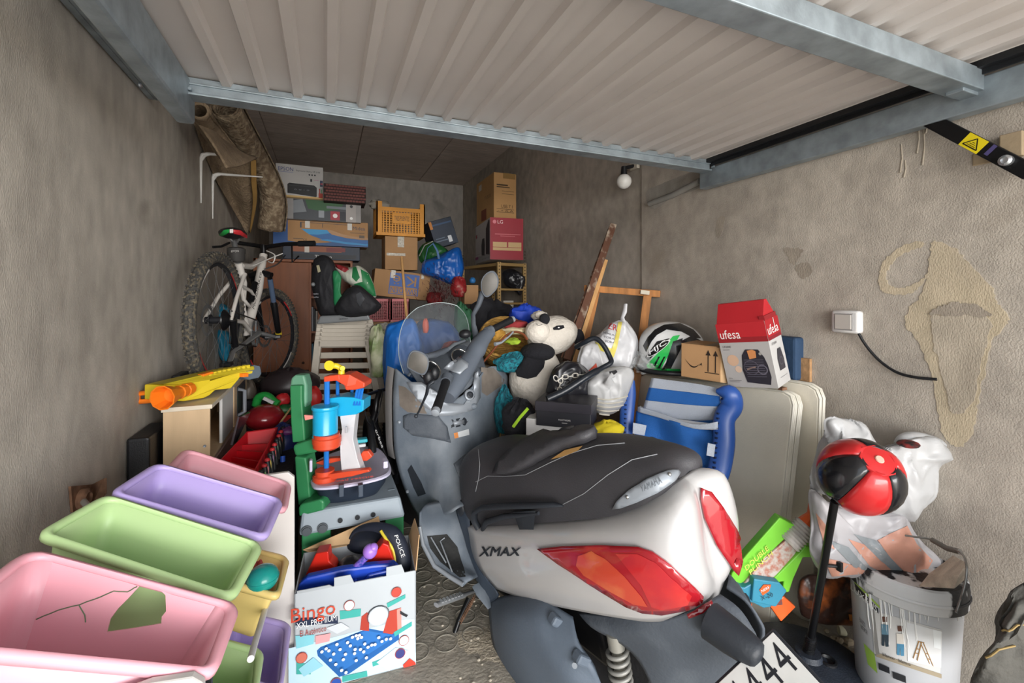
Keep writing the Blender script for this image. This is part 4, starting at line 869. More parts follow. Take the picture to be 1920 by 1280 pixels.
# -- bags over the paint bucket
def bagmesh(outline, dep, bul, mat_, name, label, seed=0, cat='plastic bag', wr_=.012, n=34, extra=None, back=.8, grp=None):
    """bulging bag: silhouette as sight lines with real depth, pillowed both ways and creased"""
    pts = [P(u, v, dep) for u, v in outline]; pts = crv(pts, 5, True); c = sum(pts, V((0, 0, 0)))/len(pts); vd = (C0-c).normalized(); mb = MB(); S_ = V((seed, seed*2.3, seed*.7))
    rings = []
    for i in range(-n, n+1):
        f = abs(i)/n; s_ = cos(f*pi/2)**.55 if f < 1 else 0; b_ = bul*(sin(f*pi/2)**.9)*(1 if i >= 0 else -back)
        ring = []
        for p in pts:
            q = c+(p-c)*s_; q = q+vd*b_
            nn = NZ.noise(q*6+S_)*.9+NZ.noise(q*15+S_)*.7; cre = 1-min(1, abs(NZ.noise(V((q.x*8, q.y*8, q.z*4))+S_*3))*4)+.7*(1-min(1, abs(NZ.noise(V((q.x*19, q.y*19, q.z*9))+S_*5))*4))
            q = q+((q-c).normalized()*.5+vd*(1 if i >= 0 else -1)*.6)*(nn*wr_*1.3+cre*wr_*.9)*(1 if f < 1 or True else 0)
            ring.append(q)
        rings.append(ring)
    mb.loft(rings[::-1]); o = None
    if cat: o = mb.build(name, mat_, None, smooth=60, label=label, cat=cat, group=grp)
    return o, mb
M_BAG2 = mat('white_bag_orange_inside', '#aaa7a9', .35, nz=.05, ns=6, bump=.35, bs=22, dist=.004)
o, mb = bagmesh([(1530, 845), (1545, 812), (1552, 788), (1580, 783), (1605, 790), (1625, 800), (1650, 835), (1690, 825), (1740, 820), (1780, 840), (1786, 858), (1755, 872), (1750, 900), (1740, 940), (1712, 972), (1660, 960), (1600, 940), (1550, 920), (1528, 915)], 1.52, .07, M_BAGW, 'shopping_bag', 'white carrier bag with green print, topmost at the right wall', seed=3, wr_=.02, back=.3)
bv = mb.bvh()
for pl in ([(1568, 835), (1578, 822), (1595, 822), (1598, 832), (1585, 838)], [(1535, 875), (1545, 868), (1552, 880), (1548, 895), (1538, 900)], [(1648, 845), (1660, 850), (1666, 862), (1655, 858)]):
    onsurf(o, bv, pl, K('#3f9a5c', .4), 'green_print', off=.002, step=6)
lp = MB().tube(crv([P(u, v, 1.52) for u, v in ((1685, 838), (1692, 822), (1712, 815), (1745, 820), (1778, 835), (1786, 850), (1760, 862), (1725, 858), (1695, 850))], 4, True), .016, 8, loop=True, flat=.4)
lp.build('handle', M_BAGW, o, smooth=60)
q_ = P(1703, 832, 1.47); MB().ell(q_, (.035, .03, .012), n=14, k=6).build('red_contents', mat('red_black_pattern', '#8c2a26', .6, col2='#1c1618', c2amt=.5, ns=40, bump=.1), o, smooth=50)
o, mb = bagmesh([(1517, 925), (1530, 920), (1560, 945), (1620, 955), (1690, 965), (1702, 975), (1720, 1010), (1757, 1048), (1750, 1068), (1738, 1092), (1700, 1086), (1640, 1080), (1590, 1078), (1550, 1084), (1530, 1060), (1520, 1020), (1518, 970)], 1.52, .10, M_BAG2, 'shopping_bag', 'thin white carrier bag with orange clothing showing through, on the paint bucket', seed=9, wr_=.014, back=.4)
bv = mb.bvh()
for pl in ([(1645, 1012), (1700, 985), (1718, 1020), (1748, 1050), (1730, 1082), (1700, 1075), (1665, 1040)], [(1590, 1010), (1620, 1020), (1680, 1068), (1660, 1076), (1630, 1060)], [(1545, 1045), (1570, 1050), (1640, 1072), (1560, 1080)], [(1530, 960), (1550, 985), (1565, 1030), (1545, 1020)]):
    onsurf(o, bv, pl, mat('orange_show_through', '#c9937f', .4, nz=.06, bump=.3, bs=30), 'orange_cloth', off=.002, step=7)
for pl in ([(1600, 1000), (1640, 1012), (1700, 1078), (1685, 1080), (1640, 1040)], [(1550, 1010), (1590, 1025), (1630, 1070), (1600, 1062)]):
    onsurf(o, bv, pl, mat('grey_show_through', '#868b8e', .4, nz=.06, bump=.3, bs=30), 'reflective_band', off=.003, step=7)
# -- paint bucket
bc = V((1.783, .860, 0)); r = thing('paint_bucket', 'large white paint bucket with a black paint-spattered lid in the right corner', 'bucket', bc)
M_BKT = mat('white_bucket_plastic', '#b4b6ba', .35, nz=.04, bump=.03)
BH = .505; body = MB().lathe([(.120, 0), (.124, .004), (.145, BH-.05), (.145, BH-.045)], 48, bc); bo = body.build('body', M_BKT, r, smooth=50); bvb = body.bvh()
M_LID = mat('spattered_lid', '#1f2124', .5, nz=.2, ns=13, col2='#c9c9c9', c2amt=.49, sharp=.025, bump=.2, bs=60, stretch=(1, 1, .4))
lid = MB().lathe([(.149, BH-.075), (.155, BH-.07), (.157, BH-.02), (.154, BH), (.147, BH+.004), (.140, BH-.010), (.001, BH-.012)], 48, bc); lo = lid.build('lid', M_LID, r, smooth=40)
MB().lathe([(.158, BH-.045), (.160, BH-.04), (.158, BH-.035)], 48, bc).build('lid_rib', M_LID, r, smooth=40)
def bk_(poly, col, nm='label_print', off=.0015, st=9, m=None): return onsurf(bo, bvb, poly, m or K(col, .4), nm, off=off, step=st)
bk_([(1603, 1092), (1647, 1140), (1648, 1150), (1606, 1106)], '#22262a', off=.002); bk_([(1603, 1088), (1650, 1136), (1650, 1140), (1603, 1092)], '#9dbb4a', off=.002)
textsurf(bo, bvb, 'LUXENS', [(1597, 1104), (1646, 1148), (1646, 1137), (1598, 1094)], K('#e8e8e8', .4), off=.0035)
bk_([(1634, 1143), (1765, 1180), (1762, 1270), (1640, 1225)], '#c7c6c4'); bk_([(1700, 1165), (1765, 1183), (1763, 1250), (1702, 1238)], '#d9dadb', off=.0025)
bk_([(1644, 1222), (1764, 1262), (1764, 1270), (1644, 1230)], '#9b8f7a', off=.003); bk_([(1632, 1140), (1640, 1142), (1650, 1226), (1644, 1226)], '#8d8b88', off=.003)
bk_([(1748, 1178), (1763, 1182), (1762, 1215), (1750, 1212)], '#e8ecee', off=.003)
for u, v, c in ((1660, 1183, '#5b7f92'), (1688, 1200, '#4f7fa4')):
    bk_([(u-7, v-14), (u+6, v-13), (u+7, v+6), (u-6, v+5)], '#d5cfc6' if u > 1670 else c, off=.0035, st=5); bk_([(u-5, v-28), (u+4, v-28), (u+4, v-18), (u-4, v-18)], '#5d3f34', off=.0035, st=5); bk_([(u-6, v+5), (u+7, v+6), (u+7, v+28), (u+1, v+28), (u, v+12), (u-1, v+27), (u-6, v+26)], '#33404a' if u < 1670 else '#4f86a6', off=.0035, st=5)
ld = MB()
for a, b in (((1712, 1232), (1722, 1200)), ((1719, 1236), (1727, 1202)), ((1725, 1202), (1742, 1242)), ((1731, 1204), (1748, 1246)), ((1720, 1200), (1732, 1203)), ((1716, 1222), (1722, 1224)), ((1718, 1214), (1724, 1216)), ((1733, 1222), (1738, 1224)), ((1737, 1232), (1742, 1234))):
    p, q = rayhit(bvb, *a, .004), rayhit(bvb, *b, .004)
    if p and q: ld.tube([p, q], .0012, 5)
ld.build('ladder_print', K('#a8814f', .5), bo)
bk_([(1620, 1205), (1640, 1225), (1646, 1262), (1628, 1245)], '#8fb24a'); 
textsurf(bo, bvb, 'blanco · blanco', [(1656, 1228), (1707, 1247), (1707, 1241), (1656, 1222)], K('#3a3a3c', .5), off=.004)
for q4 in ([(1648, 1242), (1668, 1250), (1669, 1262), (1649, 1254)], [(1674, 1258), (1698, 1266), (1699, 1279), (1675, 1270)]): bk_(q4, '#26282c', off=.003, st=7)
textsurf(bo, bvb, 'BLANCO', [(1614, 1165), (1624, 1176), (1624, 1168), (1613, 1156)], K('#3a3a3c', .5), off=.003); textsurf(bo, bvb, 'INTERIOR', [(1616, 1178), (1628, 1190), (1628, 1182), (1615, 1170)], K('#3a3a3c', .5), off=.003)
dr = MB(); random.seed(8)
for k in range(30):
    u = random.uniform(1612, 1812); v0 = 1128+.25*(u-1612) if u < 1700 else 1152-.02*(u-1700); L_ = random.uniform(10, 70) if u < 1720 else random.uniform(2, 16); w_ = []
    for j in range(4):
        q = rayhit(bvb, u+random.uniform(-1.5, 1.5)+j*L_*.05, v0-20+j*(L_+20)/3, .002)
        if q: w_.append(q)
    if len(w_) > 1: dr.tube(w_, [.0018]*(len(w_)-1)+[.001], 5)
dr.build('paint_drip', K('#e4e4e2', .4), bo, kind='stuff')
hd = MB().tube(crv([bc+V((-.158, .05, BH-.06)), bc+V((-.10, .09, BH+.07)), P(1730, 1008, 1.42), P(1760, 1020, 1.38), P(1800, 1035, 1.30), P(1812, 1060, 1.24), P(1808, 1100, 1.22), P(1793, 1148, 1.20)], 5), .003, 6)
hd.build('wire_handle', mat('wire', '#7d7c78', .4, .7), r, smooth=60)
MB().tube([P(1748, 1012, 1.40), P(1776, 1028, 1.35), P(1800, 1034, 1.31)], .008, 8).build('handle_grip', K('#5d574f', .6), r, smooth=60)
# offcut block on the lid
bl = MB().prism([(0, 0), (.16, 0), (.17, .025), (.06, .03)], .10, frame4(P(1728, 1092, 1.30)+V((0, 0, .012)), V((.86, .3, .25)).normalized(), V((-.1, -.1, 1)).normalized(), V((-.3, .9, 0)).normalized()))
o_ = P(1718, 1104, 1.32); bl = MB().hexa([P(1722, 1100, 1.36), P(1790, 1104, 1.25), P(1812, 1085, 1.30), P(1760, 1070, 1.44), P(1742, 1075, 1.36), P(1798, 1080, 1.25), P(1815, 1055, 1.31), P(1788, 1040, 1.40)])
bl.build('wooden_offcut', mat('weathered_wood', '#b8aa98', .8, nz=.25, ns=4, stretch=(1, 8, 8), bump=.5), None, bevel=.004, label='weathered wooden offcut wedged on the paint bucket lid under the bag', cat='wood block')
# charcoal bag, jar and rubble behind the pole
o, mb = bagmesh([(1500, 1088), (1530, 1075), (1590, 1080), (1612, 1110), (1615, 1165), (1560, 1170), (1520, 1160), (1500, 1140)], 1.72, .05, mat('charcoal_bag_print', '#33211b', .35, nz=.5, ns=12, col2='#b5602c', c2amt=.60, bump=.2), 'charcoal_bag', 'dark charcoal sack printed with orange embers, between table and paint bucket', seed=2, cat='charcoal bag', wr_=.008)
bv = mb.bvh(); onsurf(o, bv, [(1590, 1150), (1612, 1152), (1612, 1163), (1592, 1162)], K('#c97a2e', .5), 'orange_tag', off=.003, step=6); textsurf(o, bv, '2.5', [(1600, 1160), (1611, 1161), (1611, 1154), (1600, 1153)], K('#f0e8dc', .5), off=.005)
a, b = PZ(1572, 1180, .03), PZ(1612, 1186, .03); MB().lathe([(.018, 0), (.02, .004), (.02, .07), (.017, .075)], 20, a, b-a).build('small_can', mat('can_label', '#c9c4a8', .5, nz=.1), None, smooth=40, label='small pale can lying on the rubble beside the bucket', cat='can')
random.seed(5)
for k, (u, v, s_) in enumerate([(1562, 1195, .012), (1575, 1200, .018), (1592, 1203, .022), (1585, 1215, .016), (1600, 1225, .014), (1550, 1183, .012), (1606, 1240, .013)]):
    q = PZ(u, v, .01); MB().ell(q, (s_, s_*.8, s_*.6), n=7, k=4, f=lambda p: 1+.3*NZ.noise(p*2+V((k, 0, 0)))).build('rubble_stone', mat('plaster_rubble', '#b3a48c', .9, nz=.2, bump=.5), None, label=('pale lump of rubble nearest the jar', 'small flat rubble chip behind the punch ball pole', 'largest lump of plaster rubble by the paint bucket', 'rubble lump touching the paint bucket side', 'rounded rubble lump in front of the largest one', 'loose rubble chip nearest the folding table foot', 'frontmost rubble lump beside the paint bucket')[k], cat='stone', group='plaster rubble beside the bucket')
# -- punch ball on its stand
r = thing('punching_ball', 'red and black punching ball on a black pole with a round base', 'punching ball', V((1.50, 1.00, 0)))
bc2 = PZ(1515, 1228, .12); bc2.z = 0
dome = MB().lathe([(.001, .0), (.235, .0), (.245, .02), (.24, .05), (.21, .085), (.15, .10), (.10, .112), (.045, .118), (.04, .135), (.001, .137)], 48, bc2)
do_ = dome.build('base', mat('dark_blue_grey_plastic', '#2b313b', .5, nz=.2, ns=30, bump=.25, bs=200), r, smooth=40)
bvd = dome.bvh(); 
q = rayhit(bvd, 1552, 1240, .002); 
if q: MB().lathe([(.028, -.004), (.028, .004), (.022, .006), (.018, -.002), (.001, -.002)], 20, q, (0, 0, 1)).build('filler_cap', M_BLK, do_, smooth=40)
a, b = bc2+V((0, 0, .12)), P(1565, 940, 1.36); d = b-a
MB().tube([a, a.lerp(b, .5), b], .0115, 12).build('pole', M_BLKM, r, smooth=60)
MB().tube([a+d*.03, a+d*.14], .0155, 12).tube([a, a+d*.03], [.024, .018], 12).build('pole_sleeve', M_BLK, r, smooth=50)
MB().tube([a+d.normalized()*(.03+k*.0009)+V((cos(k*.7), sin(k*.7), 0))*.0165 for k in range(60)], .0022, 5).build('spring', M_BLKM, r)
q = a.lerp(b, .62); MB().cyl(q, q+V((.035, -.02, 0)), .005).box(q+V((.042, -.024, 0)), (.012, .016, .03)).build('clamp_knob', M_BLK, r, bevel=.002)
bc3 = P(1612, 892, 1.36); rb = .108; ax = (bc3-P(1565, 940, 1.36)).normalized(); vd_ = (C0-bc3).normalized(); rx_ = V((0, 0, 1)).cross(vd_).normalized(); uy_ = vd_.cross(rx_); axx = (rx_*.40+uy_*.50+vd_*.77).normalized()
M_RB = mat('red_leather', '#b32426', .28, nz=.05, bump=.05, coat=.3); M_BB = mat('black_leather', '#17171a', .25, nz=.05, bump=.05, coat=.3)
vx = (rx_-axx*rx_.dot(axx)).normalized(); vy = axx.cross(vx)
for k in range(6):
    m_ = MB(); g = []
    for i in range(13):
        th_ = pi*(.12+.78*i/12); row = []
        for j in range(7):
            ph = 2*pi*(k+j/6*.985)/6+radians(185); bu = 1+.03*sin(pi*j/6)
            row.append(bc3+(axx*cos(th_)*1.05+(vx*cos(ph)+vy*sin(ph))*sin(th_))*rb*bu)
        g.append(row)
    m_.grid(g).build('leather_panel', M_RB if k % 2 else M_BB, r, smooth=60, solid=.003, label=('red' if k % 2 else 'black')+' ball panel')
MB().lathe([(.05, .0), (.048, .006), (.001, .012)], 8, bc3+axx*rb*.94, axx).build('crown_patch', M_RB, r, smooth=60)
MB().lathe([(.012, 0), (.01, .003), (.001, .003)], 16, bc3+axx*rb*1.05, axx).build('valve_button', K('#d8a090', .4), r)
MB().ell(bc3, (rb*.95,)*3, n=24, k=16).build('bladder', M_BB, r, smooth=60)
MB().tube([b, b+(bc3-b)*.15, b+(bc3-b)*.38], [.022, .028, .05], 16).build('ball_collar', M_BB, r, smooth=50)
# -- toy blaster leaning on the table
r = thing('toy_blaster', 'lime green, blue and orange toy blaster leaning against the folding table', 'toy gun', PZ(1440, 1160, .25))
LG = mat('lime_plastic', '#7ccf3a', .4, bump=0); OR = mat('orange_plastic', '#e0622a', .4, bump=0); BLP = mat('teal_plastic', '#3a8aa6', .4, bump=0); CLR = mat('clear_ribbed_plastic', '#c9c2bd', .2, bump=0, nz=.2, ns=30)
def slab(poly, d, th, m, nm, par=None, bevel=.004, ds=None, label=None):
    pts = [P(u, v, (d(u, v) if callable(d) else d)) for u, v in poly]
    c = sum(pts, V((0, 0, 0)))/len(pts); return MB().plate(pts, th, -(C0-c)).build(nm, m, par or r, bevel=bevel, label=label)
dd = lambda u, v: 1.62-(u-1365)*.0002
slab([(1368, 1095), (1372, 1075), (1400, 1040), (1462, 970), (1500, 990), (1495, 1003), (1470, 1012), (1430, 1050), (1395, 1095), (1378, 1105)], dd, .04, LG, 'top_shell')
slab([(1440, 1095), (1500, 1035), (1510, 1022), (1528, 1028), (1528, 1045), (1506, 1045), (1488, 1085), (1480, 1110), (1466, 1112), (1470, 1090)], dd, .035, LG, 'lower_shell')
slab([(1385, 1108), (1432, 1048), (1475, 1012), (1495, 1030), (1488, 1050), (1445, 1088), (1420, 1110)], lambda u, v: 1.605, .03, mat('printed_ammo_window', '#b87a68', .4, nz=.4, ns=60, col2='#c9c0b8', c2amt=.5, bump=.3), 'ammo_window')
for k in range(13):
    u0, v0 = 1392+k*5.4, 1058-k*5.9; slab([(u0, v0), (u0+4, v0-4), (u0+8, v0+2), (u0+4, v0+6)], dd(0, 0)-.003-.0, .004, K('#4c8a1c', .5), 'rail_notch', bevel=0)
a, b = P(1478, 1018, 1.60), P(1512, 985, 1.60)
MB().tube([a.lerp(b, k/16) for k in range(17)], [.040 if k % 2 else .034 for k in range(17)], 18).build('ribbed_barrel', CLR, r, smooth=20)
MB().tube([P(1500, 1000, 1.6), P(1512, 985, 1.6), P(1525, 968, 1.6), P(1534, 955, 1.6)], [.026, .034, .022, .034], 8).build('muzzle', OR, r, smooth=30)
slab([(1368, 1092), (1395, 1102), (1425, 1085), (1448, 1092), (1466, 1112), (1470, 1135), (1432, 1140), (1412, 1130), (1385, 1125), (1365, 1112)], lambda u, v: 1.59, .045, BLP, 'receiver')
slab([(1414, 1085), (1462, 1092), (1476, 1108), (1455, 1138), (1410, 1128)], lambda u, v: 1.575, .03, BLP, 'magazine_well')
slab([(1442, 1134), (1470, 1118), (1493, 1138), (1465, 1166)], lambda u, v: 1.59, .03, OR, 'magazine')
slab([(1388, 1130), (1405, 1125), (1412, 1135), (1395, 1148)], lambda u, v: 1.59, .03, OR, 'trigger')
slab([(1424, 1106), (1432, 1096), (1446, 1096), (1442, 1108), (1430, 1116)], lambda u, v: 1.572, .002, OR, 'oval_badge', bevel=0)
def ptext(s, q4, d, m, par, name='lettering'):
    bl_, br_, tr_, tl_ = [V(q) for q in q4]; vs, fs_, _ = textmesh(s); W = [(lambda p: P(p.x, p.y, d))(bl_.lerp(br_, a).lerp(tl_.lerp(tr_, a), b)) for a, b in vs]
    return MB().add(W, fs_).build(name, m, par)
ptext('NERF', [(1427, 1111), (1444, 1102), (1441, 1098), (1427, 1106)], 1.570, K('#e8e8e8', .4), r)
ptext('DOUBLE', [(1400, 1070), (1442, 1030), (1438, 1022), (1396, 1062)], 1.600, K('#d8d060', .4), r); ptext('PUNCH', [(1408, 1078), (1450, 1040), (1446, 1032), (1404, 1070)], 1.600, K('#d8d060', .4), r)
ptext('X-20', [(1428, 1126), (1450, 1118), (1448, 1110), (1426, 1118)], 1.570, K('#223240', .4), r)
# dark trousers heaped in the right corner
r = None
o, mb = bagmesh([(1835, 1300), (1838, 1240), (1862, 1205), (1878, 1180), (1876, 1168), (1892, 1140), (1910, 1105), (1960, 1080), (2010, 1150), (2010, 1310)], 1.12, .10, mat('dark_denim', '#4a4843', .85, nz=.2, ns=8, bump=.5, bs=60), 'work_trousers', 'heap of dark grey work trousers with ochre seams, in the bottom right corner', seed=21, cat='trousers', wr_=.025)
bv = mb.bvh()
for pl in ([(1882, 1185), (1895, 1178), (1925, 1168)], [(1850, 1232), (1870, 1215), (1900, 1208)]):
    w_ = [rayhit(bv, u, v, .003) for u, v in [tuple(V(pl[0]).lerp(V(pl[1]), t)) for t in (0, .33, .66)]+[tuple(V(pl[1]).lerp(V(pl[2]), t)) for t in (0, .5, 1)]]; w_ = [q for q in w_ if q]
    if len(w_) > 2: MB().tube(w_, .0022, 5).build('ochre_seam', K('#8a7448', .8), o)
# ================= middle right: trestle, planks, panda, basket, white bags, shoe boxes
XW = WR
# wooden trestle
r = thing('wooden_trestle', 'orange wooden trestle frame leaning on the right wall above the white bags', 'trestle', PZ(1150, 900, .3)-V((0, 0, .3)))
def beam(par, nm, a, b, wx, wy, m, name2=None, bevel=.003, label=None, up=None):
    a, b = V(a), V(b); d = (b-a).normalized(); v = (C0-a.lerp(b, .5)).normalized(); s = d.cross(v).normalized(); n = s.cross(d)
    return MB().hexa([p+s*x*wx/2+n*y*wy/2 for p in (a, b) for x, y in ((-1, -1), (1, -1), (1, 1), (-1, 1))]).build(nm, m, par, bevel=bevel, label=label)
beam(r, 'top_rail', P(1096, 540, 2.95), P(1238, 551, 2.78), .042, .04, M_WOOD)
beam(r, 'leg', P(1117, 545, 2.93), P(1096, 640, 2.85), .055, .035, M_WOOD); beam(r, 'leg', P(1096, 640, 2.85), P(1060, 860, 2.7), .055, .035, M_WOOD)
beam(r, 'leg', P(1214, 555, 2.80), P(1195, 700, 2.72), .050, .035, M_WOOD); beam(r, 'leg', P(1195, 700, 2.72), P(1170, 900, 2.62), .050, .035, M_WOOD)
beam(r, 'paint_splash', P(1201, 547, 2.785), P(1218, 549, 2.765), .026, .012, K('#cfc6b4', .8))
# plank and batten
M_PLK = mat('paint_spotted_plank', '#5a3a2a', .75, nz=.3, ns=24, col2='#b9ab98', c2amt=.64, bump=.5, stretch=(1, 1, .5))
o = thing('paint_spotted_plank', 'long dark brown plank spotted with white paint, leaning on the wall', 'plank', P(1060, 672, 2.75))
beam(o, 'face', P(1149, 424, 3.05), P(1062, 676, 2.68), .045, .07, M_PLK); beam(o, 'pale_edge', P(1141, 430, 3.07), P(1052, 672, 2.70), .012, .05, mat('flaked_white', '#9d9080', .8, nz=.3, ns=30, col2='#5a3a2a', c2amt=.42))
beam(None, 'wooden_batten', P(1136, 488, 2.98), P(1076, 680, 2.66), .026, .026, M_WOODL)
b_ = COL.objects[-1]; b_['label'] = 'thin pale new wooden batten leaning against the dark plank'; b_['category'] = 'batten'
# tied bags
def tied(outline, dep, bul, neckpts, neckr, m, label, seed, wr_=.012, prints=()):
    o, mb = bagmesh(outline, dep, bul, m, 'tied_bag', label, seed=seed, wr_=wr_, cat='plastic bag', grp=None)
    if neckpts:
        MB().tube([P(*p) for p in neckpts], neckr, 9, flat=.6).build('knot', m, o, smooth=60)
    return o, mb
M_BAGP = mat('printed_white_bag', '#bcbcbe', .35, nz=.05, bump=.5, bs=16, dist=.005)
o, mb = tied([(1168, 600), (1180, 612), (1195, 640), (1190, 675), (1182, 692), (1150, 690), (1120, 672), (1110, 650), (1118, 630), (1145, 608)], 2.5, .10, [(1168, 612, 2.44), (1167, 595, 2.46), (1171, 585, 2.46), (1173, 570, 2.47)], [.03, .014, .018, .014], M_BAGP, 'tall white bag with red print tied with a standing knot', 31)
bv = mb.bvh(); textsurf(o, bv, 'ER', [(1141, 616), (1158, 622), (1158, 610), (1143, 605)], K('#b23a3e', .4), off=.003)
for k in range(3): textsurf(o, bv, 'VOILA', [(1130+k*2, 625+k*8), (1152, 630+k*7), (1152, 627+k*7), (1131+k*2, 621+k*8)], K('#55555c', .4), off=.003)
onsurf(o, bv, [(1160, 604), (1167, 604), (1157, 650), (1150, 670), (1140, 668), (1152, 640)], K('#cdbf5e', .4), 'yellow_print', off=.003, step=5)
onsurf(o, bv, [(1115, 640), (1150, 655), (1148, 664), (1118, 654)], K('#c9bd52', .4), 'yellow_print', off=.003, step=5)
o, mb = tied([(1088, 650), (1110, 640), (1130, 650), (1150, 680), (1135, 700), (1100, 710), (1082, 690)], 2.48, .09, None, 0, M_BAGP, 'white bag with red band slumped behind the black hose', 33)
onsurf(o, mb.bvh(), [(1098, 700), (1118, 680), (1120, 690), (1106, 710), (1096, 712)], K('#c4503e', .4), 'red_print', off=.003, step=5)
o, mb = tied([(1142, 690), (1175, 688), (1188, 705), (1180, 735), (1168, 760), (1145, 775), (1122, 774), (1104, 752), (1095, 722), (1115, 700)], 2.32, .11, [(1142, 718, 2.19), (1143, 708, 2.17), (1150, 702, 2.17)], [.028, .010, .016], M_BAGW, 'round white tied bag like a ball beside the blue chair arm', 35, wr_=.008)
rg_ = MB()
for k in range(5):
    pts = []
    for j in range(9):
        q = rayhit(mb.bvh(), 1104+j*9-k*.5+k, 742+k*7+7*sin(pi*j/8), .002)
        if q: pts.append(q)
    if len(pts) > 2: rg_.tube(pts, .004, 6)
rg_.build('folded_ring', mat('bag_fold_band', '#b9b3a6', .5, bump=0), o, smooth=60)  # beige raised rings across the lower part of the bag
onsurf(o, mb.bvh(), [(1142, 697), (1155, 694), (1158, 698), (1146, 706)], K('#2c2c2e', .4), 'black_print', off=.003, step=4)
# black bag with white chain, vacuum pipe
M_BKB = mat('black_bin_bag', '#232327', .28, bump=.5, bs=14, dist=.006)
o, mb = bagmesh([(1040, 690), (1060, 680), (1085, 682), (1105, 700), (1110, 730), (1105, 745), (1060, 750), (1025, 742), (1030, 712)], 2.32, .10, M_BKB, 'black_bag', 'shiny black bag draped with a white plastic chain', seed=41)
bv = mb.bvh(); cp = [(1041, 705), (1046, 713), (1055, 707), (1064, 706), (1074, 704), (1084, 703), (1094, 702)]; cp2 = [(1052, 710), (1051, 718), (1049, 726), (1050, 734), (1048, 742)]
ch = thing('plastic_chain', 'white plastic chain lying over the shiny black bag', 'chain', rayhit(bv, 1052, 712, .01))
for pl in (cp, cp2):
    for i, (a, b) in enumerate(zip(pl, pl[1:])):
        p, q = rayhit(bv, *a, .008), rayhit(bv, *b, .008)
        if p and q:
            m_ = p.lerp(q, .5); d = (q-p); v = (C0-m_).normalized(); s = d.cross(v).normalized() if i % 2 == 0 else v
            MB().tube([m_+d*.62*cos(a_)+s*.011*sin(a_) for a_ in [2*pi*k/12 for k in range(12)]], .003, 6, loop=True).build('link', K('#cfcac0', .4), ch, smooth=60)
hs = MB().tube(crv([P(1026, 748, 2.10), P(1060, 732, 2.12), P(1100, 706, 2.15), P(1128, 690, 2.2), P(1145, 680, 2.22), P(1143, 668, 2.24), P(1130, 645, 2.26), P(1115, 634, 2.28), P(1095, 642, 2.3), P(1080, 650, 2.35)], 5), [.018]*8+[.017]*6+[.013]*32, 10)
hs.build('vacuum_hose', mat('black_hose', '#1e2228', .3, bump=.1), None, smooth=60, label='black vacuum tube bent in a loop over the black bag', cat='hose')
# plush panda
PW = mat('white_plush', '#cfc8bd', .95, nz=.08, ns=8, bump=.6, bs=40, dist=.003); PB = mat('black_plush', '#17171c', .95, bump=.6, bs=60)
r = thing('plush_panda', 'big white and black plush panda slumped head-up against the wall', 'soft toy', P(1010, 755, 2.55))
bp = MB().ell(P(1003, 706, 2.62), (.150, .15, .195), rot=MX.Rotation(-.32, 3, V((.39, -.92, 0))), n=30, k=20, f=lambda p: 1+.05*NZ.noise(p*3)); bo = bp.build('body', PW, r, smooth=70); bvp = bp.bvh()
MB().ell(P(1008, 660, 2.58), (.10, .11, .055), n=20, k=12).build('collar_band', PB, r, smooth=70)
onsurf(r, bvp, [(990, 660), (1012, 654), (1022, 668), (1018, 690), (1006, 706), (990, 710), (972, 706), (970, 695), (982, 680)], PB, 'arm', off=.01, step=6, solid=.02, smooth=70)
hp1 = MB().ell(P(1036, 628, 2.70), (.16, .14, .115), rot=MX.Rotation(.25, 3, V((.39, -.92, 0))), n=30, k=20, f=lambda p: 1+.06*NZ.noise(p*2.5)); ho = hp1.build('head', PW, r, smooth=70); bvh2 = hp1.bvh()
MB().ell(P(1008, 622, 2.60), (.075, .08, .070), n=22, k=14).build('muzzle', PW, r, smooth=70)
MB().ell(P(1021, 598, 2.58), (.032, .03, .034), n=16, k=10).build('ear', PB, r, smooth=70); MB().ell(P(1086, 638, 2.70), (.035, .03, .07), n=16, k=10).build('ear', PB, r, smooth=70)
onsurf(r, bvh2, [(1037, 615), (1044, 611), (1056, 610), (1058, 615), (1048, 619), (1038, 619)], PB, 'eye_patch', off=.004, step=3)
q = rayhit(bvh2, 1047, 615, .008)
if q: MB().ell(q, (.007, .005, .004), n=8, k=5).build('eye', K('#e8e8e8', .3), r)
MB().tube([P(1005, 607, 2.515), P(1010, 610, 2.51), P(1017, 608, 2.51)], .0015, 5).build('mouth', PB, r)
MB().ell(P(1012, 590, 2.66), (.03, .03, .022), n=14, k=8).build('tuft', PW, r, smooth=70)
# straw basket full of cloths
SB = mat('straw', '#a9813f', .85, nz=.35, ns=18, stretch=(1, 1, 5), bump=1, bs=40, dist=.004)
bc = P(947, 634, 2.72); axb = (C0-bc).normalized()*.72+V((.1, 0, .55)); axb.normalize()
r = thing('straw_basket', 'round straw basket with brown leather handle, full of cloths, behind the handlebar', 'basket', bc-V((0, 0, .15)))
x = axb.orthogonal().normalized(); y = axb.cross(x); mb = MB()
mb.lathe([(.09, -.20), (.125, -.12), (.14, 0), (.150, .015), (.142, .02), (.13, 0), (.115, -.12), (.08, -.17), (.001, -.17)], 40, bc, axb).build('woven_body', SB, r, smooth=50)
for k in range(9):
    rr_ = .095+.005*k if k < 6 else .132+.004*(k-6); z_ = -.19+k*.024
    MB().tube([bc+axb*z_+(x*cos(a)+y*sin(a))*(rr_+.006+.012*min(1, k/4)) for a in [2*pi*j/36 for j in range(36)]], .008, 6, loop=True).build('straw_coil', SB, r, smooth=60)
MB().tube([bc+axb*.018+(x*cos(a)+y*sin(a))*.150 for a in [2*pi*j/40 for j in range(40)]], .009, 8, loop=True).build('rim_coil', SB, r, smooth=60)
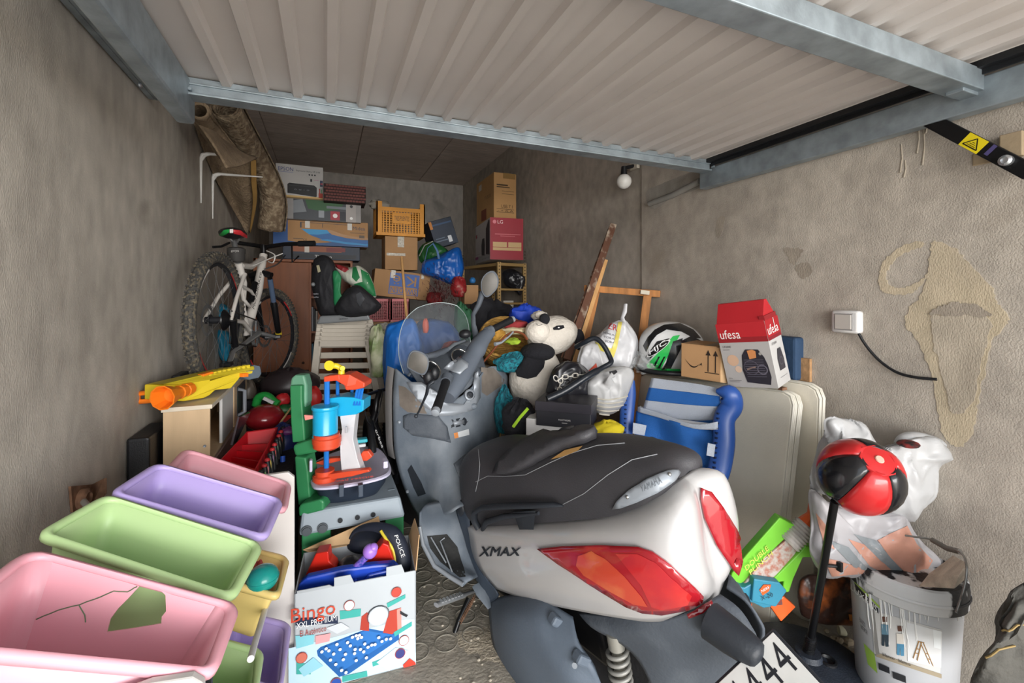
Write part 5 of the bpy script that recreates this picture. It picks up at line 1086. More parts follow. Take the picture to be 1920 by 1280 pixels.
hdl = MB().tube(crv([P(905, 680, 2.52), P(922, 660, 2.50), P(938, 640, 2.50), P(950, 628, 2.50), P(965, 622, 2.51), P(980, 626, 2.53), P(988, 636, 2.55)], 5), .010, 8, flat=.6); hdl.build('leather_handle', mat('brown_leather', '#6e3a22', .45, bump=.1), r, smooth=60)
def cloth_ball(name, label, u, v, d, r_, m, seed, cat='cloth', grp=None, nz=.3, n=26, k=18):
    return sack(name, label, cat, P(u, v, d), r_, m, seed=seed, nz=nz, group=grp, n=n, k=k)
cloth_ball('folded_cloth', 'dark red cloth in the straw basket', 962, 608, 2.66, (.085, .06, .03), mat('dark_red_cloth', '#7c2326', .85, bump=.3), 1)
cloth_ball('folded_cloth', 'cream cloth in the straw basket under the red one', 963, 620, 2.64, (.085, .055, .025), mat('cream_cloth', '#b9ad8c', .85, bump=.3), 2)
cloth_ball('straw_hat', 'small yellow straw hat lying in the basket', 934, 628, 2.60, (.045, .05, .035), mat('yellow_straw', '#b98a3a', .8, nz=.3, ns=30, bump=.8), 3, cat='hat')
cloth_ball('green_cloth', 'lime green cloth at the bottom of the basket', 962, 640, 2.60, (.045, .05, .02), mat('lime_cloth', '#8fa82c', .85, nz=.3, ns=20), 4)
M_TEAL = mat('teal_striped_cloth', '#157682', .85, nz=.5, ns=40, stretch=(1, 5, 1), bump=.4, col2='#0c3a48')
cloth_ball('teal_cloth', 'teal striped cloth hanging under the straw basket', 962, 680, 2.56, (.10, .06, .06), M_TEAL, 6)
cloth_ball('teal_cloth', 'teal striped cloth low beside the scooter, next to the black rucksack', 946, 772, 2.45, (.05, .05, .14), M_TEAL, 7)
cloth_ball('blue_jacket', 'royal blue padded jacket behind the panda', 985, 590, 3.1, (.11, .08, .07), mat('royal_blue_cloth', '#1b3fae', .6, bump=.3), 8, cat='jacket')
cloth_ball('white_hat', 'small white cloth hat behind the plush panda', 1012, 592, 2.9, (.05, .05, .03), K('#c9c4bc', .8), 9, cat='hat')
# rucksack, shoe boxes
cloth_ball('rucksack', 'black rucksack with lime green piping between panda and scooter', 975, 790, 2.25, (.09, .09, .11), M_DK, 11, cat='bag', nz=.25)
MB().tube([P(962, 800, 2.12), P(975, 782, 2.12), P(990, 765, 2.13)], .008, 6).build('green_piping', K('#9ac42a', .6), COL.objects[-1], smooth=50)
r, w_, t_, h_ = boxthing('shoe_box', 'black shoe box with a silver-edged lid, on the white box', 'box', (1005, 2.08), (1108, 2.0), 752, 797, .20, mat('black_card', '#25252a', .45, bump=.05), {'front': [('r', 0, .62, 1, .66, '#8f8a8c'), ('r', .2, .68, .6, .92, '#4a4246'), ('t', 'FOOTWEAR', .42, .28, .64, .35, '#b9b6b4'), ('r', .48, .18, .58, .21, '#8f8d8c')]})
MB().bb((-.004, -.004, h_*.62), (w_+.004, t_+.004, h_+.002)).build('lid', mat('black_card_lid', '#2c2a30', .4, bump=.05), r, local=True, bevel=.002)
r, w_, t_, h_ = boxthing('shoe_box', 'white shoe box under the black one behind the scooter seat', 'box', (986, 2.10), (1104, 2.02), 784, 860, .22, M_WPL, {'front': [('r', .0, .60, 1, .612, '#a9a7a3')]})
r, w_, t_, h_ = boxthing('storage_box', 'large plain cardboard box on the floor holding up the shoe boxes', 'box', (975, 2.16), (1120, 2.05), 862, 1240, .30, M_CARD)
cloth_ball('yellow_cloth', 'bright yellow cloth between shoe boxes and beach chair', 1138, 805, 2.02, (.075, .05, .04), mat('yellow_cloth', '#c9b51e', .8, bump=.3), 12)
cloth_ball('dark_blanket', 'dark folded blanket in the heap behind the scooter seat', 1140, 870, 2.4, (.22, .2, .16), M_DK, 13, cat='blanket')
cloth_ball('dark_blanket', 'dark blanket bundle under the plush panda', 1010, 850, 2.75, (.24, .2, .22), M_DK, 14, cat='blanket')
# ================= the far end
def bx(name, label, cat, L, R, vt, vb, t, m, prints={}, **k): return boxthing(name, label, cat, L, R, vt, vb, t, m, prints, al=True, **k)
M_NAVY = mat('navy_card', '#182538', .5, nz=.2, bump=.05)
# bookcase
M_BKC = mat('cherry_veneer', '#8a4e26', .5, nz=.2, ns=3, stretch=(5, 5, .6), bump=.05)
b0 = P(470, 0, 3.95); bL = P(475, 700, 3.97); bR = PY(661, 700, bL.y)
bL.z = bR.z = 0; dx = (bR-bL); wB = dx.length; ang = math.atan2(dx.y, dx.x); HB = 1.4+(555-485)/FP*4.05
r = thing('bookcase', 'tall cherry brown bookcase with doors behind the bicycle', 'bookcase', mx=MX.Translation(bL) @ MX.Rotation(ang, 4, 'Z'))
x1 = .455; x2 = x1+.075; x3 = wB
for a, b, nm in ((0, .02, 'side_panel'), (x2, x2+.13, 'side_panel'), (x3-.02, x3, 'side_panel')): MB().bb((a, 0, 0), (b, .35, HB)).build(nm, M_BKC, r, local=True, bevel=.002)
MB().bb((0, .0, HB-.025), (x3, .35, HB)).build('top_panel', M_BKC, r, local=True, bevel=.002); MB().bb((.0, .33, 0), (x3, .35, HB)).build('back_panel', M_BKC, r, local=True)
dr_ = MB().bb((.02, -.005, .05), (x1, .015, HB-.03)).build('door', M_BKC, r, local=True, bevel=.002); MB().ell((x1-.05, -.015, .78), (.012, .012, .012), n=10, k=6).build('knob', K('#3a2012', .4), dr_, local=True, smooth=60)
MB().bb((x1, .0, .05), (x1+.018, .015, HB-.03)).build('door_edge', M_BKC, r, local=True)
for z_ in (.35, .7, 1.05, 1.38): MB().bb((x1, .02, z_), (x2+.3, .33, z_+.018)).build('shelf', M_BKC, r, local=True)
bcM = r.matrix_basis
bks = [('#27364e', 'dark blue'), ('#7d7f84', 'grey'), ('#1d1f24', 'black'), ('#9a9790', 'white'), ('#1f4f63', 'petrol blue'), ('#5f2420', 'maroon'), ('#93613a', 'tan')]
i = 0
for z_ in (.369, .719, 1.069, 1.399):
    for k in range(3):
        c_, cn = bks[(i*3+k+i) % 7]; m_ = MB(bcM).bb((x1+.020+k*.018, .03, z_), (x1+.036+k*.018, .2, z_+.23-.02*k)); m_.build('book', K(c_, .6), None, bevel=.002, label='%s book, %s on the %s visible bookcase shelf' % (cn, ('leftmost', 'middle', 'rightmost')[k], ('lowest', 'second', 'third', 'top')[i]), cat='book', group='books in the gap of the bookcase')
    i += 1
# things on the bookcase
D1 = 3.85
r, w_, t_, h_ = bx('long_carton', 'dark printed long carton under the blue and brown one, on the bookcase', 'box', (530, 4.05), (675, 3.82), 458, 485, .25, M_NAVY, {'front': [('r', .10, .55, .75, .95, '#8a4a26'), ('r', .1, .1, .95, .4, '#10141c'), ('t', 'Thermo', .40, .12, .62, .34, '#d0d0d0'), ('r', .27, .5, .33, .95, '#c9c2b8'), ('r', .55, .6, .8, .9, '#6e1e1c')]})
r, w_, t_, h_ = bx('air_conditioner_carton', 'long blue and brown appliance carton with wave stripes on the bookcase pile', 'box', (512, 4.02), (690, 3.78), 407, 456.5, .25, M_CARD, {'front': [('r', 0, 0, .145, 1, '#1f4f8c'), ('p', [(.145, 0), (1, 0), (1, .30), (.75, .27), (.55, .12), (.35, .06), (.145, .14)], '#1f4d80'), ('p', [(.28, .62), (.55, .62), (.62, .42), (.80, .34), (1, .30), (1, .38), (.8, .42), (.7, .5), (.6, .62)], '#a9825a'), ('p', [(.28, .62), (.55, .60), (.60, .45), (.75, .34), (1, .27), (1, .08), (.8, .08), (.55, .18), (.38, .38)], '#1c5e9c'), ('p', [(.28, .62), (.55, .62), (.58, .50), (.45, .42), (.36, .42)], '#2f8fc4'), ('p', [(.45, .22), (.75, .10), (1, .06), (1, .12), (.75, .18), (.55, .26)], '#2a86bd'), ('t', 'Midea', .83, .68, .965, .82, '#27344a'), ('r', .80, .55, .96, .57, '#4a3c30'), ('r', .90, .36, .96, .47, '#5a4a38'), ('t', 'CE', .30, .16, .34, .24, '#3a2f26'), ('r', .2, .22, .3, .25, '#5a4a38'),
  ('r', .27, .86, .82, .875, '#2d3440'), ('r', .27, .66, .285, .875, '#2d3440'), ('r', .50, .70, .505, .86, '#2d3440'), ('r', .32, .66, .37, .99, '#c9c5bc'), ('r', .77, .66, .82, 1.0, '#c9c5bc')]}, tilt=0)
r, w_, t_, h_ = bx('grill_carton', 'carton printed with a garden picture, under the printer carton', 'box', (528, 3.98), (677, 3.80), 370, 409, .25, mat('grey_card', '#8d8a88', .5, bump=0), {'front': [('r', .14, 0, .80, 1, '#3c4046'), ('p', [(.28, 1), (.80, 1), (.7, .6), (.5, .45), (.32, .55)], '#2f5a34'), ('r', .45, .15, .52, .5, '#8f949a'), ('p', [(.14, .9), (.25, 1), (.3, .4), (.14, .3)], '#767b80'), ('r', .60, .06, .72, .5, '#a02a3a'), ('c', .66, .28, .03, '#e8e4e2'), ('r', .72, .06, .80, .5, '#20242e'), ('r', .80, 0, .93, 1, '#a09a96'), ('c', .87, .2, .02, '#e8e8e6'), ('c', .87, .8, .02, '#2a2a2e'), ('t', '*', .03, .7, .07, .95, '#d8d6d2'), ('r', .55, .62, .8, .75, '#6d747a')]})
r, w_, t_, h_ = bx('printer_carton', 'white printer carton topmost on the bookcase pile, left of the wicker box', 'box', (517, 3.99), (606, 3.80), 305, 370, .22, M_WPL, {'front': [('r', 0, 0, 1, .10, '#c9a868'), ('r', 0, 0, 1, .05, '#7d6236'), ('t', 'EPSON', .05, .80, .36, .91, '#2a3478'), ('r', .05, .76, .36, .775, '#8a8fb0'), ('t', 'Expression Home XP-2100', .42, .80, .93, .86, '#3a3c44'), ('p', [(.24, .16), (.84, .10), (.86, .12), (.86, .38), (.80, .44), (.28, .46), (.24, .42)], '#1f2023'), ('r', .28, .38, .80, .40, '#35363a'), ('t', 'o o - o', .38, .26, .7, .30, '#6e7076'), ('p', [(.0, .24), (.12, .22), (.16, .34), (.04, .40)], '#3a5f80'), ('r', .02, .28, .13, .31, '#b98a3a'), ('r', .90, .08, .99, .22, '#b03a24'), ('r', .91, .22, .935, .36, '#a83a34'), ('r', .95, .22, .97, .34, '#4b8a5a'), ('c', .70, .74, .018, '#2d2f36'), ('c', .76, .74, .018, '#2d2f36'), ('c', .82, .74, .018, '#2d2f36'), ('r', .93, .42, .99, .60, '#3a3f5a'), ('r', .94, .48, .99, .52, '#b0434a'), ('r', .72, .54, .76, .62, '#26282c'), ('r', .80, .585, .9, .60, '#b98aa0')]})
r, w_, t_, h_ = bx('wicker_box', 'maroon woven wicker box beside the printer carton', 'basket', (607, 4.02), (686, 3.80), 343, 376, .24, mat('maroon_dark', '#2e1714', .7, bump=.2))
wv = MB()
for row in range(6):
    for k in range(13):
        x0 = (k+.5*(row % 2))*w_/13.5; wv.box((x0+.015, -.003, h_*(row+.5)/6), (.023, .008, h_/6*.62))
wv.build('wicker_strand', mat('maroon_wicker', '#6e3a34', .6, bump=.1), r, local=True, bevel=0, kind='stuff')
# carpets hanging from the brackets
CPT = mat('brown_carpet_back', '#6e5d49', .95, nz=.25, ns=10, col2='#806e58', c2amt=.5, bump=.8, bs=70, dist=.003); CPT2 = mat('patterned_carpet', '#6b5a47', .95, nz=.2, ns=30, col2='#9a8a72', c2amt=.56, bump=.8, bs=60, dist=.004)
def roll(name, label, pts, rad, m, wraps=2, flat=1):
    pts = [P(*p) for p in pts]; c_ = crv(pts, 6); rr_ = crv([V((x, 0, 0)) for x in rad], 6); mb = MB(); rings = []; up = None
    for i, p in enumerate(c_):
        t = (c_[min(i+1, len(c_)-1)]-c_[max(0, i-1)]).normalized(); s = t.cross(V((0, 1, .2))).normalized(); n = s.cross(t)
        R_ = rr_[i].x; ring = [p+(s*cos(a)+n*sin(a)*flat)*R_*(1-.16*a/(2*pi)) for a in [wraps*2*pi*k/44 for k in range(45)]]
        rings.append(ring)
    mb.loft(rings, caps=False, closed=False)
    return mb.build(name, m, None, smooth=60, solid=.008, label=label, cat='carpet')
roll('rolled_carpet', 'thick rolled brown carpet hanging down to the bicycle saddle, patterned below', [(424, 200, 2.75), (455, 255, 3.0), (482, 300, 3.25), (505, 345, 3.4), (512, 385, 3.5), (508, 430, 3.55)], [.095, .095, .09, .09, .10, .10], CPT2, 2)
roll('rolled_carpet', 'thin loosely rolled brown carpet with its open end up beside the door frame', [(373, 206, 2.1), (392, 240, 2.3), (425, 285, 2.5)], [.042, .048, .055], CPT, 1.6)
def sheet(name, label, rows, m, n=5, solid=.008):
    g = fine([[P(*a) for a in q] for q in rows], n)
    return MB().grid(g).build(name, m, None, smooth=60, solid=solid, label=label, cat='carpet')
sheet('carpet_sheet', 'brown carpet corner folded over the front white shelf bracket', [[(362, 222, 2.2), (385, 250, 2.15), (408, 285, 2.15), (424, 315, 2.15)], [(385, 215, 2.3), (405, 250, 2.3), (428, 285, 2.3), (452, 310, 2.3)], [(400, 235, 2.5), (425, 262, 2.5), (455, 285, 2.5), (482, 296, 2.5)]], CPT)
sheet('carpet_sheet', 'large brown carpet sheet hanging to a point behind the shelf brackets', [[(364, 230, 2.46), (383, 285, 2.71), (408, 342, 3.02), (438, 395, 3.35), (464, 440, 3.5)], [(385, 235, 2.60), (405, 290, 2.95), (425, 345, 3.15), (448, 395, 3.38), (466, 438, 3.52)], [(410, 265, 2.8), (440, 300, 3.05), (452, 350, 3.15), (465, 395, 3.35), (469, 432, 3.54)], [(440, 290, 3.0), (470, 305, 3.10), (473, 350, 3.2), (477, 395, 3.4), (471, 430, 3.55)]], CPT)
sheet('carpet_edge_strip', 'ochre bound edge of the hanging carpet sheet', [[(470, 300, 3.06), (471, 340, 3.12), (474, 380, 3.25), (468, 432, 3.48)], [(480, 300, 3.08), (481, 340, 3.14), (481, 380, 3.27), (470, 436, 3.5)]], mat('ochre_binding', '#8a6a38', .9, bump=.4))
# yellow crate, cardboard boxes
YL = mat('yellow_crate_plastic', '#cf8a1c', .5, nz=.12, bump=.05)
def crate(name, label, L, R, vt, vb, t, m, sign=None, nb=13, nr=9, z=None, notch=True):
    a = P(L[0], vb, L[1]); b = PY(R[0], vb, a.y); h = P(L[0], vt, L[1]).z-a.z
    ang = math.atan2(b.y-a.y, b.x-a.x); w_ = math.hypot(b.x-a.x, b.y-a.y)
    r = thing(name, label, 'crate', mx=MX.Translation(a) @ MX.Rotation(ang, 4, 'Z'))
    for (fx, nm, W_) in ((0, 'front_panel', w_), (1, 'side_panel', t), (2, 'side_panel', t), (3, 'back_panel', w_)):
        F_ = [frame4(V((0, 0, 0)), V((1, 0, 0)), V((0, 0, 1)), V((0, -1, 0))), frame4(V((0, t, 0)), V((0, -1, 0)), V((0, 0, 1)), V((-1, 0, 0))), frame4(V((w_, 0, 0)), V((0, 1, 0)), V((0, 0, 1)), V((1, 0, 0))), frame4(V((w_, t, 0)), V((-1, 0, 0)), V((0, 0, 1)), V((0, 1, 0)))][fx]
        mb = MB(F_); ht = h*.84 if notch and fx in (0, 3) else h
        mb.bb((0, 0, -.012), (W_*.11, h, 0)); mb.bb((W_*.89, 0, -.012), (W_, h, 0)); mb.bb((0, 0, -.014), (W_, h*.09, .002)); mb.bb((W_*.05, ht-h*.12, -.014), (W_*.95, ht, .003))
        for k in range(nb): x = W_*(.11+.78*(k+.5)/nb); mb.bb((x-W_*.012, h*.05, -.008), (x+W_*.012, ht-.01, 0))
        for k in range(nr): z_ = h*.09+(ht-h*.21)*(k+.5)/nr; mb.bb((W_*.1, z_-h*.010, -.008), (W_*.9, z_+h*.010, -.0005))
        mb.build(nm, m, r, local=True)
    MB().bb((.005, .005, 0), (w_-.005, t-.005, .01)).build('base', m, r, local=True)
    if sign:
        MB().bb((w_*.32, -.006, h*.36), (w_*.70, 0, h*.68)).build('name_plate', m, r, local=True, bevel=.002)
        printf(r, frame4(V((w_*.32, -.0065, h*.36)), V((1, 0, 0)), V((0, 0, 1)), V((0, -1, 0))), w_*.38, h*.32, [('t', sign, .1, .28, .9, .72, '#4a3510')], name='lettering')
    return r
crate('plastic_crate', 'orange-yellow slatted plastic crate on top of the cardboard boxes', (706, 4.25), (797, 4.1), 376, 440, .33, YL, sign='TRES PUENTES')
sack('crate_cloth', 'pale cloth lying in the orange-yellow crate', 'cloth', P(712, 385, 4.35), (.1, .06, .05), K('#8f8a80', .8), seed=3, nz=.3, n=20, k=12)
r, w_, t_, h_ = bx('cardboard_box', 'upright cardboard box with clear tape under the yellow crate', 'box', (722, 4.2), (783, 4.15), 442, 505, .28, M_CARD)
MB().bb((w_*.38, -.001, h_*.68), (w_*.58, 0, h_)).bb((w_*.05, -.001, h_*.42), (w_*.62, 0, h_*.50)).build('tape', M_TAPE, r, local=True)
r, w_, t_, h_ = bx('cardboard_box', 'dented cardboard box printed upside down in blue, under the upright one', 'box', (698, 4.1), (803, 3.98), 502, 553, .30, M_CARD, {}, roll=-6)
fmU = frame4(V((w_*.80, -.0008, h_*.92)), V((-1, 0, 0)), V((0, 0, -1)), V((0, -1, 0)))
printf(r, fmU, w_*.53, h_*.80, [('r', 0, 0, 1, 1, '#2a57a0'), ('r', .03, .63, .97, .97, M_CARD), ('r', .0, .63, .04, 1, '#2a57a0'), ('t', 'SWEDEN', .06, .68, .94, .93, '#2a57a0'), ('t', 'Klë', .10, .10, .90, .56, M_CARD)], name='blue_print')
MB().bb((w_*.28, -.002, h_*.72), (w_*.36, 0, h_+.001)).build('tape', M_TAPE, r, local=True); MB().bb((w_*.83, -.002, h_*.80), (w_*.88, 0, h_+.001)).build('tape', M_TAPE, r, local=True)
PKC = mat('pink_crate_plastic', '#c4696c', .5, nz=.1, bump=.05)
crate('plastic_crate', 'left pink plastic crate under the blue-printed box', (690, 4.02), (730, 3.98), 560, 603, .3, PKC, nb=8, nr=6, notch=False)
crate('plastic_crate', 'right pink plastic crate under the blue-printed box, beside the broom stick', (733, 3.98), (768, 3.94), 560, 603, .3, PKC, nb=7, nr=6, notch=False)
r, w_, t_, h_ = bx('storage_box', 'cardboard storage box on the floor behind the plastic chairs', 'box', (688, 4.05), (835, 3.9), 604, 850, .5, M_CARD)
MB().tube([P(753, 482, 3.85), P(762, 590, 3.6), P(790, 800, 3.2)], .012, 8).build('broom_handle', M_WOODL, None, smooth=50, label='thin pale wooden broom handle leaning on the cardboard boxes', cat='broom handle')
# dark blue box, bags, garland
r, w_, t_, h_ = bx('appliance_carton', 'dark blue appliance carton tipped on one corner beside the tall box', 'box', (818, 4.55), (862, 4.3), 415, 466, .36, M_NAVY, {'front': [('r', .05, .80, .95, .86, '#2a4668'), ('r', .05, .2, .6, .24, '#5a6a7c'), ('r', .1, .3, .5, .33, '#5a6a7c'), ('r', .62, .1, .78, .34, '#c9ccd0'), ('r', .0, .70, .12, .98, '#b9742a')], 'top': [('r', .1, .3, .9, .5, '#2c6a8c')]}, roll=18)
BLB = mat('blue_shopper_bag', '#1559ac', .35, nz=.15, bump=.5, bs=14, dist=.006); GRB = mat('green_bag', '#1e5a2c', .45, nz=.3, bump=.4, bs=20)
o, mb = bagmesh([(790, 505), (795, 490), (815, 483), (840, 470), (860, 465), (868, 490), (865, 520), (850, 535), (820, 522), (795, 515)], 4.25, .14, BLB, 'blue_bag', 'large blue shopper bag under the dark blue carton', seed=51)
MB().tube([P(795, 495, 4.1), P(802, 465, 4.12), P(812, 456, 4.15), P(820, 470, 4.12), P(823, 485, 4.08)], .010, 6, flat=.4).build('handle', K('#5f7fb0', .5), o, smooth=50)
o, mb = bagmesh([(785, 470), (800, 455), (818, 455), (840, 470), (838, 486), (810, 490), (790, 492)], 4.4, .1, GRB, 'green_bag', 'green bag with white handles behind the blue shopper bag', seed=52)
MB().tube([P(786, 480, 4.25), P(796, 460, 4.25), P(812, 452, 4.27)], .010, 6, flat=.5).build('handle', K('#a9aca6', .5), o, smooth=50)
BRG = mat('brown_tinsel', '#4a1714', .6, nz=.5, ns=40, bump=.5)
tg = MB(); random.seed(11)
for k in range(420):
    c = P(random.gauss(828, 15), random.gauss(548, 15), 4.0+random.uniform(-.1, .05)); d = V((random.gauss(0, 1), random.gauss(0, 1), random.gauss(0, 1))).normalized()*random.uniform(.03, .07)
    tg.add([c, c+d+V((.003, 0, 0)), c+d-V((.003, 0, .002))], [(0, 1, 2)])
tg.build('tinsel_garland', BRG, None, label='heap of brown-red tinsel garland under the blue bag', cat='garland', kind='stuff')
cloth_ball('red_bag', 'red patterned bag in the tinsel heap', 860, 540, 4.1, (.07, .07, .10), mat('red_pattern', '#8f1c20', .6, nz=.4, ns=20, col2='#b9a08c', c2amt=.68), 15, cat='bag')
cloth_ball('red_cloth', 'dark red cloth left of the tinsel garland', 815, 560, 4.05, (.07, .06, .06), mat('red_cloth2', '#6e1316', .8, nz=.3, ns=12), 16)
# right shelf rack and what stands on it
r = thing('metal_shelf_rack', 'beige slotted-angle metal shelf rack against the right wall', 'shelf rack', P(935, 600, 4.5)-V((0, 0, P(935, 600, 4.5).z)))
RK = mat('beige_rack_metal', '#a98a58', .5, .2, nz=.1, bump=.05)
zt = P(935, 493, 4.5).z
cn = [P(936, 493, 4.35), P(984, 493, 4.55), P(868, 510, 5.0), P(925, 505, 5.2)]
for i, c_ in enumerate(cn):
    pst = MB().bb((c_.x-.018, c_.y-.002, 0), (c_.x+.018, c_.y+.002, zt)).bb((c_.x-.018, c_.y, 0), (c_.x-.014, c_.y+.03, zt)).build('upright', RK, r)
    hl = MB()
    for k in range(40): hl.bb((c_.x-.005, c_.y-.0035, .6+k*.032), (c_.x+.005, c_.y-.002, .614+k*.032))
    hl.build('slot_hole', K('#3a2f1e', .8), pst)
for z_ in (zt-.035, zt-.28, zt-.42, zt-.75): 
    q = [V((c_.x, c_.y, z_)) for c_ in (cn[0], cn[1], cn[3], cn[2])]; MB().plate(q, .03 if z_ > zt-.1 else .02, (0, 0, 1)).build('shelf', RK, r, bevel=.002)
for k in range(5):
    q = P(953, 588-k*5.6, 4.5); MB().bb((q.x-.06, q.y-.02, q.z-.014), (q.x+.05, q.y+.1, q.z+.012)).build('white_box', K('#b9b6ae', .6), None, bevel=.002, label=['lowest', 'second', 'middle', 'fourth', 'topmost'][k]+' slim white box of the stack on the rack', cat='box', group='slim white boxes on the rack')
o, mb = bagmesh([(942, 512), (955, 505), (972, 508), (985, 520), (984, 535), (975, 552), (965, 545), (945, 530)], 4.6, .09, M_BKB, 'black_bag', 'crumpled black bin bag on the upper rack shelf', seed=61)
LGR = '#8c1024'
r, w_, t_, h_ = bx('speaker_carton', 'red and white audio carton on the metal shelf rack', 'box', (918, 4.25), (981, 4.35), 406, 484, .60, K('#b9b4b2', .45), {})
r.matrix_basis = MX.Translation(P(919, 486, 4.20)) @ MX.Rotation(radians(-6), 4, 'Z'); w_ = .33; h_ = .40; t_ = .66
bpy.data.objects.remove(r.children[0]); MB().bb((0, 0, 0), (w_, t_, h_)).build('body', K('#b9b4b2', .45), r, local=True, bevel=.003)
fs = faces_of(w_, t_, h_)
printf(r, *fs['front'], [('r', 0, 0, 1, 1, LGR), ('c', .13, .90, .055, '#c9717c'), ('t', 'LG', .22, .86, .38, .94, '#d9b9ba'), ('r', .14, .60, .92, .615, '#c46a70'), ('r', .3, .56, .75, .57, '#c46a70'), ('r', .08, .30, .50, .42, '#b99a6a'), ('r', .54, .30, .94, .42, '#b99a6a'), ('r', .08, .22, .94, .29, '#b99a6a'), ('t', 'XBOOM', .70, .88, .92, .93, '#8c1022'), ('r', .4, .12, .7, .14, '#8c1022')])
printf(r, *fs['left'], [('r', 0, 0, 1, .16, '#9d9a99'), ('p', [(.46, .17), (.66, .14), (.68, .40), (.64, .58), (.50, .58), (.44, .42)], '#2a2226'), ('p', [(.74, .16), (.97, .12), (.97, .95), (.90, .97), (.74, .78)], '#2a1a20'), ('r', .0, .10, .22, .17, '#8a2f6a'), ('c', .08, .72, .035, '#b02038'), ('t', 'LG', .12, .67, .20, .76, '#4a4648'), ('r', .0, .22, .42, .225, '#6a6668'), ('t', 'o o o o o', .5, .05, .95, .08, '#55525a')])
r, w_, t_, h_ = bx('tall_carton', 'tall cardboard carton standing on the red audio carton', 'box', (926, 4.40), (968, 4.48), 322, 409, .55, M_CARD2, {'front': [('r', .12, .72, .62, .75, '#3a2c1c'), ('r', .12, .68, .7, .70, '#3a2c1c'), ('r', .35, .60, .9, .61, '#6a5438'), ('r', .35, .54, .9, .55, '#6a5438'), ('t', 'USB 7.1', .32, .24, .82, .31, '#3a2c1c'), ('r', .12, .14, .9, .15, '#3a2c1c'), ('r', .12, .21, .9, .218, '#3a2c1c'), ('t', '- + # A', .16, .155, .86, .2, '#3a2c1c'), ('r', .4, .88, .95, 1, '#8a6a3a')],
  'left': [('r', .15, .78, .32, .92, '#b9b3a6'), ('t', 'TV BOX', .5, .5, .85, .58, '#6e4a28'), ('r', .3, .05, .6, .3, '#7d3a24')]})
cloth_ball('blue_tape', 'small blue tape roll on the box behind the mirror', 886, 526, 4.3, (.03, .03, .03), K('#2f73b0', .5), 17, cat='tape roll', nz=.05)
r, w_, t_, h_ = bx('cardboard_box', 'small cardboard box left of the shelf rack, behind the mirror stalk', 'box', (871, 4.2), (897, 4.15), 534, 570, .2, M_CARD)
r, w_, t_, h_ = bx('paper_pile', 'pale stack of papers beside the right scooter mirror stalk', 'papers', (873, 3.6), (893, 3.55), 582, 876, .15, mat('paper_green', '#b4b894', .8, bump=0))
cloth_ball('dark_blanket', 'dark blanket heap behind the straw basket', 925, 600, 3.6, (.2, .16, .16), M_DK, 18, cat='blanket')
cloth_ball('green_fabric', 'dark green fabric bundle seen through the windscreen', 870, 610, 3.0, (.07, .08, .13), mat('dark_green_cloth', '#1f4f33', .7, nz=.3, ns=9), 19)
# blue bags behind the scooter screen
BLU2 = mat('bright_blue_bag', '#1660b0', .5, nz=.2, ns=5, bump=.5, bs=14, dist=.006)
o, mb = bagmesh([(722, 620), (745, 605), (775, 600), (790, 640), (788, 700), (782, 780), (760, 800), (728, 780), (720, 700)], 2.85, .14, BLU2, 'blue_bag', 'tall bright blue bag behind the scooter windscreen', seed=71)
o, mb = bagmesh([(780, 620), (800, 600), (840, 605), (865, 640), (860, 700), (830, 720), (790, 710)], 2.95, .13, mat('navy_blue_bag', '#12407e', .5, nz=.3, bump=.4, bs=14), 'blue_bag', 'darker blue bag right of the tall bright one, seen through the windscreen', seed=72)
cloth_ball('orange_toy', 'small orange plastic piece on the blue bags', 798, 612, 2.8, (.02, .02, .05), K('#c44a24', .5), 20, cat='toy', nz=.1)
cloth_ball('pink_bucket', 'dull red plastic tub behind the windscreen', 850, 655, 2.75, (.075, .06, .05), K('#9c4438', .5), 21, cat='tub', nz=.05)
cloth_ball('patterned_bag', 'white, green and yellow patterned bag beside the plastic chairs', 712, 665, 3.05, (.07, .1, .18), mat('white_green_yellow', '#c0c2a4', .5, nz=.3, ns=9, col2='#5f7f2a', c2amt=.52, bump=.3), 22, cat='bag')
cloth_ball('white_sheet', 'crumpled white sheet between the pink crate and the blue bag', 728, 622, 3.2, (.12, .1, .07), K('#9a968f', .8), 23, cat='sheet')
r, w_, t_, h_ = bx('storage_box', 'dark plastic storage box on the floor behind the scooter windscreen', 'box', (700, 3.35), (880, 2.9), 715, 895, .35, M_DK)
